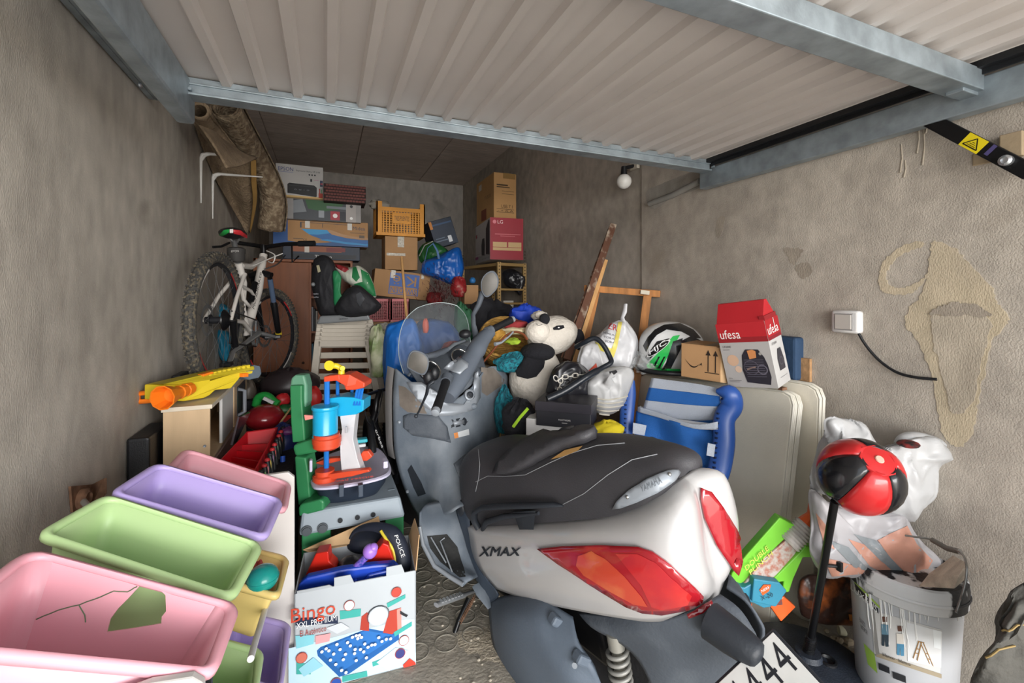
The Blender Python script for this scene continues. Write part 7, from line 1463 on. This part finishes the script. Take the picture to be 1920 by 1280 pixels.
for k in range(10):
    t = k/9; p = cs[1].lerp(cs[2], t)+V((.022, 0, -.012)); q = p+V((.01, -.006, -.085))
    m_ = thing('marker_pen', '%s black toy marker with coloured band in the row along the red tray' % ['nearest', 'second', 'third', 'fourth', 'fifth', 'sixth', 'seventh', 'eighth', 'ninth', 'farthest'][k], 'marker', q, group='black markers hung along the red tray')
    MB().tube([p, p.lerp(q, .5), q], [.010, .012, .007], 8).build('barrel', M_BLK, m_, smooth=50); MB().ell(p.lerp(q, .45)+V((.0, -.010, 0)), (.004, .004, .022), n=8, k=5).build('band', K(cols[k], .4), m_, smooth=60); MB().ell(p+V((0, 0, .004)), (.012, .012, .009), n=8, k=5).build('cap', K('#a8242a' if k % 3 else '#1b1c20', .4), m_, smooth=60)
# toys between tray and stand
def toyblob(name, label, u, v, d, r_, c_, cat='toy', seed=1, nz=.12): return sack(name, label, cat, P(u, v, d), r_, K(c_, .4), seed=seed, nz=nz, n=20, k=12)
MB().ell(P(498, 782, 2.55), (.105, .12, .075), n=28, k=16).build('red_bowl', mat('dark_red_gloss', '#8e1a22', .25, bump=0, coat=.5), None, smooth=70, label='upturned glossy dark red bowl behind the red tray', cat='bowl')
g_ = MB().tube(crv([P(480, 760, 2.6), P(485, 745, 2.6), P(500, 742, 2.6), P(512, 752, 2.6), P(522, 758, 2.6)], 4), .024, 10).build('green_toy_ring', K('#1f8a3a', .35), None, smooth=60, label='green curved toy track above the red bowl', cat='toy')
MB().plate([P(497, 743, 2.56), P(515, 752, 2.56), P(512, 757, 2.56), P(494, 748, 2.56)], .01, (0, -1, 0)).build('white_strip', K('#c9c9c9', .4), None, label='white toy strip lying on the green track', cat='toy')
toyblob('red_toy_piece', 'pointed red toy piece beside the green track', 530, 750, 2.65, (.04, .03, .04), '#b02024', seed=3); toyblob('toy_hat', 'red toy hat right behind the green stand', 588, 745, 2.5, (.045, .04, .06), '#b82a26', seed=4)
toyblob('green_toy_piece', 'dark green toy piece right of the red bowl', 533, 768, 2.6, (.05, .04, .03), '#1a5a2c', seed=5); toyblob('red_toy_car', 'red toy car body under the dark green toy piece', 545, 790, 2.5, (.05, .04, .035), '#a81e22', seed=6)
toyblob('blue_bag_toy', 'dark blue cloth bag left of the green stand', 530, 830, 2.3, (.07, .08, .10), '#1b2450', cat='bag', seed=7); toyblob('purple_toy', 'purple toy piece on the dark blue cloth bag', 540, 808, 2.25, (.035, .03, .02), '#5a2a5c', seed=8)
MB().tube([P(530, 855, 2.1), P(530, 880, 2.08)], .012, 10).build('blue_toy_cup', K('#1f4fb0', .4), None, smooth=50, label='small bright blue toy cup beside the foot of the green stand', cat='toy')
toyblob('dark_basket_fill', 'dark cloth heap behind the toys under the bicycle', 545, 720, 2.9, (.17, .12, .10), '#2a2224', cat='cloth', seed=9); toyblob('dark_cloth', 'dark cloth heap under the red tray and toys', 560, 850, 2.45, (.16, .15, .2), '#1c1c22', cat='cloth', seed=10)
toyblob('grey_cloth', 'grey-brown patterned cloth between bicycle wheel and green track', 465, 742, 2.8, (.05, .05, .10), '#5a5248', cat='cloth', seed=12)
MB().tube([P(520, 800, 2.3), P(538, 775, 2.4), P(545, 765, 2.45)], .005, 6).tube([P(545, 765, 2.45), P(552, 752, 2.5)], .003, 6).build('toy_stick', K('#b89a6a', .5), None, label='thin pale stick among the toys', cat='stick')
# -- green and grey toy workbench
r = thing('toy_workbench', 'green and grey plastic toy workbench with a tall green upright', 'toy workbench', V((.1, 2.0, 0)))
GR = mat('dusty_green_plastic', '#2f7a4c', .45, nz=.1, ns=4, bump=.03); GR2 = mat('dusty_green_top', '#5a8a70', .5, nz=.15, bump=.03); GY = mat('silver_grey_plastic', '#8f9aa3', .42, nz=.06, bump=.02)
A, B = P(560, 970, 1.82), P(760, 926, 1.98); A2, B2 = P(561, 1018, 1.80), P(761, 968, 1.96); A2.z = B2.z = (A2.z+B2.z)/2; zt = (A.z+B.z)/2; A.z = B.z = zt; dx = (B-A).normalized(); dy = V((-dx.y, dx.x, 0)); Wd = (B-A).length
A = V((A.x, A.y, 0)); WM = frame4(A, dx, dy, V((0, 0, 1))); wb = MB(WM); zb = A2.z
MB(WM).hexa([(0, 0, zb), (Wd, 0, zb), (Wd, .34, zb), (0, .34, zb), (.01, .01, zt), (Wd-.02, .01, zt), (Wd-.03, .33, zt), (.01, .33, zt)]).build('bench_top', GY, r, bevel=.012)
tm = frame4(WM @ V((0, -.001, zb)), dx, V((0, 0, 1)), -dy); 
for x, z in ((.37, .42), (.53, .42), (.68, .42)): MB(tm).lathe([(.010, 0), (.010, .002), (.001, .002)], 18, (Wd*x, (zt-zb)*z, .002), (0, 0, 1)).build('bolt_hole', K('#1d2125', .5), r)
for x, z in ((.07, .22), (.21, .22)): MB(tm).lathe([(.021, 0), (.021, .004), (.016, .004), (.016, .010), (.001, .010)], 22, (Wd*x, (zt-zb)*z, 0), (0, 0, 1)).build('vice_screw', K('#4e5459', .4), r, smooth=30)
for x, y in ((.2, .12), (.45, .13), (.7, .14), (.85, .1)): MB(WM).bb((Wd*x, y-.004, zt), (Wd*x+.03, y+.004, zt+.003)).build('slot', K('#5c666e', .5), r)
for x0, x1_ in ((.01, .055), (Wd*.80, Wd-.005)):
    for y0_ in (.01, .27): MB(WM).bb((x0, y0_, 0), (x1_ if x0 > .1 else x0+Wd*.26, y0_+.05, zb+.01)).build('leg', GR, r, bevel=.006)
MB(WM).bb((Wd*.8, .012, 0), (Wd-.006, .33, zb)).build('side_board', GR, r, bevel=.004)
def gslab(poly, d, th, m, nm='upright', bevel=.006):
    pts = [P(u, v, d) for u, v in poly]; off = V((.39, .92, 0))*th; n = len(pts)
    return MB().add(pts+[p+off for p in pts], [tuple(range(n))[::-1], tuple(range(n, 2*n))]+[(i, (i+1) % n, n+(i+1) % n, n+i) for i in range(n)]).build(nm, m, r, bevel=bevel)
gslab([(543, 724), (546, 708), (553, 703), (570, 703), (575, 722), (575, 755), (571, 766), (564, 766), (566, 752), (543, 753)], 1.97, .06, GR2, 'upright_head', .012)
gslab([(543, 723), (566, 722), (566, 750), (570, 800), (572, 828), (548, 830), (545, 790)], 1.95, .09, GR)
gslab([(549, 842), (549, 835), (566, 829), (590, 822), (596, 828), (597, 844), (590, 849), (553, 856)], 1.92, .12, GR, 'upright_bracket', .012)
gslab([(552, 856), (573, 858), (577, 880), (582, 938), (576, 944), (559, 948), (555, 905)], 1.90, .09, GR)
gslab([(559, 953), (562, 946), (600, 936), (607, 940), (607, 957), (560, 969)], 1.84, .12, GR, 'upright_foot', .008)
# -- garage playset standing on the workbench
r = thing('toy_garage', 'red, blue and white toy garage tower on its round-cornered base, on the workbench', 'toy garage', P(660, 905, 2.0))
LAV = mat('pale_lilac_plastic', '#c3bfd4', .35, bump=0, nz=.03); RO = mat('red_orange_plastic', '#cf4a2c', .38, bump=0, nz=.05); BL = mat('toy_blue_plastic', '#1f6fc4', .3, bump=0, nz=.05); CY = mat('cyan_plastic', '#1fa0cc', .25, bump=0, nz=.05); WTP = mat('toy_white_plastic', '#c9c9cc', .4, bump=0)
zb2 = .60
base = crv([P3(583, 888, zb2), P3(590, 866, zb2), P3(625, 848, zb2), P3(668, 838, zb2), P3(703, 838, zb2), P3(720, 850, zb2), P3(733, 876, zb2), P3(727, 890, zb2), P3(700, 900, zb2), P3(650, 910, zb2), P3(600, 915, zb2), P3(584, 908, zb2)], 4, True); ctr = sum(base, V((0, 0, 0)))/len(base)
MB().loft([[ctr+(p-ctr)*.93-V((0, 0, .012)) for p in base], [p-V((0, 0, .008)) for p in base], [p for p in base], [ctr+(p-ctr)*.95+V((0, 0, .004)) for p in base], [ctr+(p-ctr)*.90 for p in base]]).build('base_plate', LAV, r, smooth=40)
MB().loft([[ctr+(p-ctr)*.70-V((0, 0, zb2-zt-.003)) for p in base], [ctr+(p-ctr)*.86-V((0, 0, .05)) for p in base], [ctr+(p-ctr)*.92-V((0, 0, .012)) for p in base]]).build('base_tray', K('#232c3a', .45), r, smooth=40)
for x in (640, 676): MB().box(P(x, 918, 1.86), (.02, .03, .05)).build('clasp', K('#3a4452', .4), r, bevel=.003)
MB().box(P(722, 868, 1.98), (.02, .05, .03)).build('clasp', LAV, r, bevel=.004); MB().box(P(583, 872, 1.9), (.012, .03, .05)).build('clasp', LAV, r, bevel=.004)
def tc(nm, u, v0, v1, d, rad, m, prof=None, n=20, flat=1):
    a, b = P(u, v1, d), P(u, v0, d); h = b.z-a.z; pr = prof or [(1, 0), (1, 1)]
    return MB().lathe([(rad*x, h*y) for x, y in pr], n, a, (0, 0, 1)).build(nm, m, r, smooth=40)
tc('column', 612, 838, 884, 1.95, .011, BL, n=8); tc('column', 613, 714, 765, 1.95, .012, BL, n=8); tc('column', 633, 712, 750, 2.05, .008, BL, n=8); tc('column', 660, 725, 752, 2.1, .008, BL, n=8)
for u in (666, 671, 676): MB().tube([P(u+4, 728, 2.0), P(u-2, 760, 1.98)], .006, 6).build('railing_bar', BL, r)
tc('lift_drum', 610, 760, 818, 1.93, .056, CY, [(.92, 0), (.96, .03), (.92, .06), (.92, .88), (1, .90), (1.03, .94), (.98, 1), (.3, 1.02)])
tc('drum_collar', 613, 812, 840, 1.92, .060, RO, [(.75, 0), (.95, .15), (.95, .4), (1, .42), (1, .75), (.9, .8), (.9, 1)]); tc('turntable', 609, 880, 900, 1.93, .050, RO, [(1, 0), (1, .5), (.8, .6), (.8, 1), (.2, 1)])
def rs(poly, d, th, m, nm, bevel=.003):
    pts = [P(u, v, d(u, v) if callable(d) else d) for u, v in poly]; off = V((.39, .92, 0))*th; n = len(pts)
    return MB().add(pts+[p+off for p in pts], [tuple(range(n))[::-1], tuple(range(n, 2*n))]+[(i, (i+1) % n, n+(i+1) % n, n+i) for i in range(n)]).build(nm, m, r, bevel=bevel)
rs([(637, 779), (667, 776), (664, 800), (662, 824), (670, 860), (679, 886), (641, 893), (638, 860), (637, 830), (641, 805)], lambda u, v: 1.98-max(0, v-800)*.0006, .05, WTP, 'ramp'); rs([(646, 800), (651, 800), (651, 812), (646, 812)], 1.93, .01, K('#a9a9ad', .4), 'ramp_step')
MB().loft([[P(u, v, 2.0)+V((.39, .92, 0))*o for u, v in ((618, 745), (640, 742), (665, 743), (685, 748))][::1]+[P(u, v, 2.0)+V((.39, .92, 0))*o for u, v in ((684, 768), (668, 776), (640, 779), (620, 775))] for o in (-.02, .02, .08)]).build('upper_deck', CY, r, bevel=.004)
rs([(607, 706), (636, 702), (637, 713), (607, 716)], 1.93, .06, RO, 'roof_beam'); rs([(637, 702), (655, 702), (684, 718), (683, 727), (665, 731), (648, 732)], 1.94, .10, RO, 'roof', .006); MB().hexa([P(615, 704, 1.93), P(655, 702, 1.93), P(684, 718, 1.95), P(650, 725, 1.93), P(615, 702, 2.05), P(655, 699, 2.1), P(683, 712, 2.12), P(655, 716, 2.05)]).build('roof_top', RO, r, bevel=.003)
q = P(640, 698, 1.96); MB().tube([q-V((0, 0, .01)), q+V((0, 0, .018)), q+V((-.02, .0, .03)), q+V((-.045, 0, .034))], [.015, .014, .013, .014], 12).tube([q+V((-.045, 0, .034)), q+V((-.05, -.012, .035))], [.020, .022], 14).tube([q+V((0, -.005, .015)), q+V((.004, -.03, .022))], [.010, .011], 12).build('periscope', mat('toy_yellow_plastic', '#d9c02a', .35, bump=0), r, smooth=50)
rs([(588, 893), (650, 884), (690, 880), (694, 884), (660, 893), (606, 902), (590, 902)], 1.90, .03, RO, 'road_strip'); rs([(590, 868), (612, 860), (638, 858), (638, 864), (604, 872)], 1.98, .03, RO, 'road_strip'); rs([(673, 856), (680, 846), (690, 845), (698, 856), (688, 864), (676, 864)], 2.0, .03, RO, 'pump_station')
rs([(570, 778), (590, 779), (592, 774), (589, 784), (572, 788)], 1.9, .01, K('#d98a80', .4), 'crane_hook')
ptext('road rescue', [(625, 904), (700, 894), (700, 890), (625, 900)], 1.83, K('#b0382c', .4), r)
cr2 = thing('toy_car', 'teal and white toy car on the base of the toy garage', 'toy car', P(677, 836, 2.03)); MB().box(P(677, 825, 2.03), (.055, .04, .016)).build('body', K('#2a9aa8', .4), cr2, bevel=.005); MB().box(P(677, 834, 2.03), (.04, .03, .014)).build('chassis', K('#b9b9bc', .4), cr2, bevel=.004)
# -- black bicycle behind
r = thing('black_bicycle', 'black bicycle parked behind the toy garage, its handlebar beside the chairs', 'bicycle', P(715, 850, 2.6)-V((0, 0, .6)))
def bt(nm, pts, rad, m=M_BLKM): return MB().tube([P(*p) for p in pts], rad, 8).build(nm, m, r, smooth=60)
bt('handlebar', [(682, 742, 2.35), (700, 736, 2.45), (722, 730, 2.55), (745, 727, 2.6)], .010); bt('stem', [(712, 732, 2.5), (706, 752, 2.45), (704, 770, 2.45)], .016)
fr_ = bt('down_tube', [(700, 790, 2.45), (716, 835, 2.4), (738, 890, 2.35)], [.022, .020, .020]); bt('fork', [(704, 770, 2.45), (695, 800, 2.45), (690, 860, 2.4)], [.018, .016, .013])
ptext('orbea', [(703, 806), (716, 840), (720, 838), (707, 804)], 2.34, K('#c9c9c9', .4), fr_)
for pts in ([(690, 742, 2.4), (683, 760, 2.35), (690, 790, 2.35), (702, 800, 2.4)], [(718, 732, 2.45), (712, 765, 2.35), (704, 792, 2.36)]): MB().tube(crv([P(*p) for p in pts], 5), .003, 6).build('brake_cable', M_BLK, r)
bt('brake_lever', [(690, 740, 2.36), (686, 752, 2.33), (692, 760, 2.33)], .005); wc = P(692, 862, 2.45); MB().tube([wc+V((0, cos(a), sin(a)))*.22 for a in [2*pi*k/40 for k in range(40)]], .02, 8, loop=True).build('tyre', M_BLK, r, smooth=60)
# -- bingo box
Lb = PZ(552, 1305, 0); Rb = PZ(780, 1245, 0); dx = (Rb-Lb).normalized(); dy = V((-dx.y, dx.x, 0)); Wb = (Rb-Lb).length; Hb = P(762, 1069, (Rb.x*ST+Rb.y*CT)).z; Tb = .26
BM = frame4(Lb, dx, dy, V((0, 0, 1))); r = thing('bingo_box', 'open white bingo game carton full of toys at the foot of the workbench', 'box', mx=BM)
BWM = mat('bingo_white', '#b0b6ba', .5, bump=0, nz=.02)
for nm, a, b in (('front_wall', (0, 0, 0), (Wb, .004, Hb)), ('back_wall', (0, Tb, 0), (Wb, Tb+.004, Hb)), ('side_wall', (0, 0, 0), (.004, Tb, Hb)), ('side_wall', (Wb-.004, 0, 0), (Wb, Tb, Hb)), ('floor_panel', (0, 0, 0), (Wb, Tb, .004))): MB().bb(a, b).build(nm, BWM, r, local=True)
MB().hexa([(Wb-.002, .0, Hb), (Wb+.002, .0, Hb), (Wb+.002, Tb, Hb), (Wb-.002, Tb, Hb), (Wb+.018, .06, Hb+.10), (Wb+.021, .06, Hb+.10), (Wb+.021, Tb-.04, Hb+.09), (Wb+.018, Tb-.04, Hb+.09)]).build('side_flap', M_CARDL, r, local=True)
MB().hexa([(.02, Tb, Hb), (Wb*.75, Tb, Hb), (Wb*.75, Tb+.003, Hb), (.02, Tb+.003, Hb), (.0, Tb-.03, Hb+.03), (Wb*.70, Tb+.05, Hb+.08), (Wb*.70, Tb+.053, Hb+.08), (.0, Tb-.027, Hb+.03)]).build('back_flap', M_CARDL, r, local=True)
for x0, x1_, hh in ((.02, .30, .012), (.31, .47, .034), (.74, .90, .036), (.48, .73, .005)): MB().hexa([(Wb*x0, 0, Hb-.001), (Wb*x1_, 0, Hb-.001), (Wb*x1_, .003, Hb-.001), (Wb*x0, .003, Hb-.001), (Wb*x0, -.006, Hb+hh), (Wb*(x1_-.03), -.006, Hb+hh), (Wb*(x1_-.03), -.003, Hb+hh), (Wb*x0, -.003, Hb+hh)]).build('front_flap', BWM, r, local=True)
inv = BM.inverted()
def bf(u, v):
    rr_ = ray(u, v); n = -dy; p = C0+rr_*((Lb-C0).dot(n)/rr_.dot(n)); q = inv @ p; return (q.x/Wb, q.z/Hb)
def bp(*pts): return [bf(*p) for p in pts]
IT = [('p', bp((541, 1215), (760, 1160), (777, 1160), (780, 1243), (541, 1306)), '#bcd8e6'), ('p', bp((554, 1158), (633, 1154), (634, 1168), (554, 1172)), '#1f2a44'),
 ('p', bp((594, 1219), (601, 1212), (690, 1177), (748, 1188), (748, 1198), (655, 1262), (636, 1268), (596, 1229)), '#1f5c9e'), ('p', bp((598, 1218), (686, 1181), (744, 1191), (640, 1258)), '#2a6db4'),
 ('p', bp((675, 1180), (678, 1155), (688, 1147), (692, 1150), (692, 1182)), '#a83a2c'), ('p', bp((718, 1185), (730, 1145), (752, 1138), (752, 1176), (735, 1188)), '#b03f30'), ('p', bp((744, 1142), (752, 1138), (753, 1176), (745, 1180)), '#d98a80'), ('p', bp((750, 1143), (757, 1148), (765, 1152), (762, 1156), (750, 1150)), '#26282c'),
 ('p', bp((637, 1144), (677, 1140), (676, 1154), (638, 1160)), '#3fa39a'), ('p', bp((725, 1130), (760, 1113), (760, 1120), (727, 1138)), '#3fa39a'), ('p', bp((738, 1184), (772, 1164), (772, 1172), (740, 1192)), '#3fa39a'), ('p', bp((698, 1240), (738, 1225), (738, 1234), (699, 1248)), '#3fa39a'), ('p', bp((642, 1266), (688, 1256), (689, 1266), (642, 1277)), '#3fa39a'), ('p', bp((556, 1238), (582, 1245), (583, 1262), (556, 1262)), '#3fa39a'),
 ('p', bp((706, 1240), (742, 1212), (766, 1218), (730, 1256)), '#c9cfd6'), ('p', bp((755, 1245), (768, 1232), (779, 1240), (779, 1244), (757, 1250)), '#cf4030'),
 ('p', bp((554, 1190), (590, 1188), (588, 1205), (556, 1214)), '#7fc4cf'), ('p', bp((592, 1190), (620, 1185), (618, 1200), (592, 1206)), '#dc9a9c'), ('p', bp((612, 1175), (640, 1165), (656, 1175), (632, 1186)), '#c3c8cf'), ('p', bp((560, 1252), (588, 1230), (606, 1246), (570, 1266)), '#8fc7d6'),
 ('t', 'XXL PREMIUM', bf(556, 1171)[0], bf(593, 1169)[1], bf(631, 1157)[0], bf(593, 1158)[1], '#e8e8ea'), ('t', 'El Auténtico', bf(563, 1186)[0], bf(588, 1186)[1], bf(612, 1175)[0], bf(588, 1175)[1], '#9c3c34')]
x0_, y0_ = bf(545, 1168); x1_, y1_ = bf(630, 1128); IT.append(('t', 'Bingo', bf(546, 1166)[0], bf(590, 1165)[1], bf(629, 1135)[0], bf(590, 1131)[1], '#c4472f'))
for (u, v, c_) in ((655, 1133, '#d5d8da'), (743, 1108, '#b8463a'), (757, 1198, '#dcdcdc'), (566, 1230, '#c8705e'), (750, 1222, '#3a3f7a'), (630, 1277, '#2a4fa0')): x, y = bf(u, v); IT.append(('c', x, y, .045, '#a03a30')); IT.append(('c', x, y, .04, c_))
x, y = bf(709, 1152); IT.append(('c', x, y, .085, '#b5bcc2')); IT.append(('c', x, y, .075, '#d5dade'))
for (u, v) in ((604, 1218), (617, 1216), (626, 1222), (612, 1212), (632, 1204), (620, 1233), (630, 1241), (644, 1232), (648, 1222), (638, 1213), (652, 1200), (657, 1206), (661, 1190), (668, 1187), (674, 1186), (678, 1190), (671, 1192), (684, 1202), (690, 1208), (697, 1204), (703, 1203), (710, 1190), (716, 1197), (724, 1193), (732, 1192), (682, 1216), (687, 1227), (665, 1219), (668, 1232), (641, 1250), (649, 1254), (666, 1211), (676, 1211)): x, y = bf(u, v); IT.append(('c', x, y, .013, '#e2e6ea'))
printf(r, frame4(V((0, 0, 0)), V((1, 0, 0)), V((0, 0, 1)), V((0, -1, 0))), Wb, Hb, IT)
cg = MB()
for k in range(9):
    a = pi*k/9; pts = []
    for j in range(17):
        t = 2*pi*j/16; X = .035*cos(t)*cos(a); Z = .035*sin(t); pts.append((bf(709, 1152)[0]*Wb+X*1.15, -.0022, bf(709, 1152)[1]*Hb+Z))
    cg.tube(pts, .0006, 4)
cg.build('cage_print', K('#5a5f66', .5), r, local=True)
# contents of the bingo box
def ib(name, label, cat, mb, m, **k): return mb.build(name, m, None, label=label, cat=cat, **k)
BLD = mat('royal_blue_plastic', '#1c3fa8', .3, bump=0, nz=.05); RDP = mat('signal_red_plastic', '#c8281c', .35, bump=0, nz=.05)
def vslab(poly, d, th, m, bevel=.006):
    pts = [P(u, v, d(u) if callable(d) else d) for u, v in poly]; off = V((.2, .95, 0)).normalized()*th; n = len(pts); return MB().add(pts+[p+off for p in pts], [tuple(range(n))[::-1], tuple(range(n, 2*n))]+[(i, (i+1) % n, n+(i+1) % n, n+i) for i in range(n)])
dl = lambda u: 1.60+(u-560)*.0005
o = ib('blue_bingo_tray', 'royal blue plastic tray standing in the bingo carton', 'tray', vslab([(556, 1110), (560, 1095), (575, 1083), (640, 1068), (700, 1060), (738, 1057), (746, 1065), (748, 1078), (735, 1090), (690, 1103), (640, 1112), (625, 1125), (556, 1125)], dl, .035, BLD), BLD, bevel=.008)
for u, v in ((632, 1095), (648, 1100), (665, 1092), (690, 1108), (628, 1117), (641, 1115)): MB().ell(P(u, v, dl(u)-.003), (.014, .012, .014), n=12, k=8).build('blue_knob', BLD, o, smooth=60)
vslab([(682, 1090), (690, 1078), (735, 1067), (742, 1075), (735, 1086), (700, 1098), (686, 1098)], lambda u: dl(u)-.012, .014, BLD).build('raised_pad', BLD, o, bevel=.006); vslab([(690, 1091), (729, 1080), (729, 1083), (690, 1094)], lambda u: dl(u)-.0135, .002, BLD).build('white_slot', K('#c9ccd4', .4), o)
ib('red_toy_block', 'slanted red plastic block at the left of the bingo carton', 'toy', vslab([(571, 1082), (592, 1038), (615, 1034), (617, 1052), (628, 1062), (630, 1070)], 1.70, .06, RDP), RDP, bevel=.004)
ib('red_toy_case', 'red plastic case at the right of the bingo carton, under the cap', 'toy', vslab([(680, 1062), (700, 1040), (718, 1018), (728, 1022), (740, 1055), (738, 1062)], 1.74, .08, RDP), RDP, bevel=.004)
rt = thing('rattle_toy', 'purple rattle with a patterned blue handle in the bingo carton', 'toy', P(690, 1040, 1.68)); MB().ell(P(694, 1033, 1.68), (.027, .025, .027), n=18, k=12).ell(P(700, 1027, 1.68), (.018, .018, .018), n=14, k=8).build('head', mat('purple_plastic', '#9a6fc8', .3, bump=0), rt, smooth=70)
MB().tube([P(686, 1044, 1.68), P(664, 1066, 1.67)], .013, 12).build('handle', mat('purple_blue_pattern', '#7a5ab8', .4, nz=.3, ns=120, col2='#2a3f8c', c2amt=.5, bump=0), rt, smooth=60)
cp = thing('toy_police_cap', 'dark toy police cap with yellow trim in the bingo carton', 'cap', P(710, 1040, 1.8)); CPM = mat('navy_cap', '#1c2230', .6, nz=.2, bump=.1)
arc = [(655, 1010, 1.82), (665, 996, 1.83), (685, 988, 1.83), (710, 988, 1.82), (735, 998, 1.80), (750, 1020, 1.78), (757, 1050, 1.76), (755, 1078, 1.75)]
MB().tube(crv([P(*a) for a in arc], 4), [.006+.022*min(1, k/16) for k in range(29)], 10, flat=.5).build('brim', CPM, cp, smooth=60)
MB().tube(crv([P(u, v, d-.025) for u, v, d in ((714, 995, 1.82), (725, 1012, 1.80), (737, 1030, 1.79), (741, 1050, 1.78), (742, 1070, 1.77))], 4), .006, 8).build('yellow_piping', K('#c9b83a', .4), cp, smooth=60)
ptext('POLICE', [(739, 1004), (753, 1046), (760, 1042), (746, 1002)], 1.735, K('#d8d8d8', .4), cp)
MB().ell(P(690, 1010, 1.9), (.09, .07, .05), n=20, k=12).build('crown', CPM, cp, smooth=60)
ib('black_white_ball_toy', 'black and white rounded toy in the middle of the bingo carton', 'toy', MB().ell(P(655, 1062, 1.76), (.05, .04, .04), n=20, k=12), mat('black_white_pattern', '#1d2026', .4, ns=14, col2='#c4c4c0', c2amt=.6, bump=0), smooth=60)
wr2 = thing('wire_toy', 'black wire toy with silver bars behind the bingo carton', 'toy', P(640, 1030, 1.86)); MB().bb(P(617, 1048, 1.88), P(655, 1006, 1.88)+V((0, .04, 0))).build('block', M_BLK, wr2)
for k in range(7): MB().tube([P(617, 1012+k*6, 1.87), P(653, 1010+k*6, 1.87)], .0016, 5).build('silver_bar', M_SIL, wr2)
ib('white_leaflet', 'crumpled white leaflet between the blue tray and the carton front', 'leaflet', vslab([(652, 1118), (668, 1092), (672, 1100), (690, 1112), (700, 1118)], 1.70, .003, BWM), K('#d9d9dc', .5))
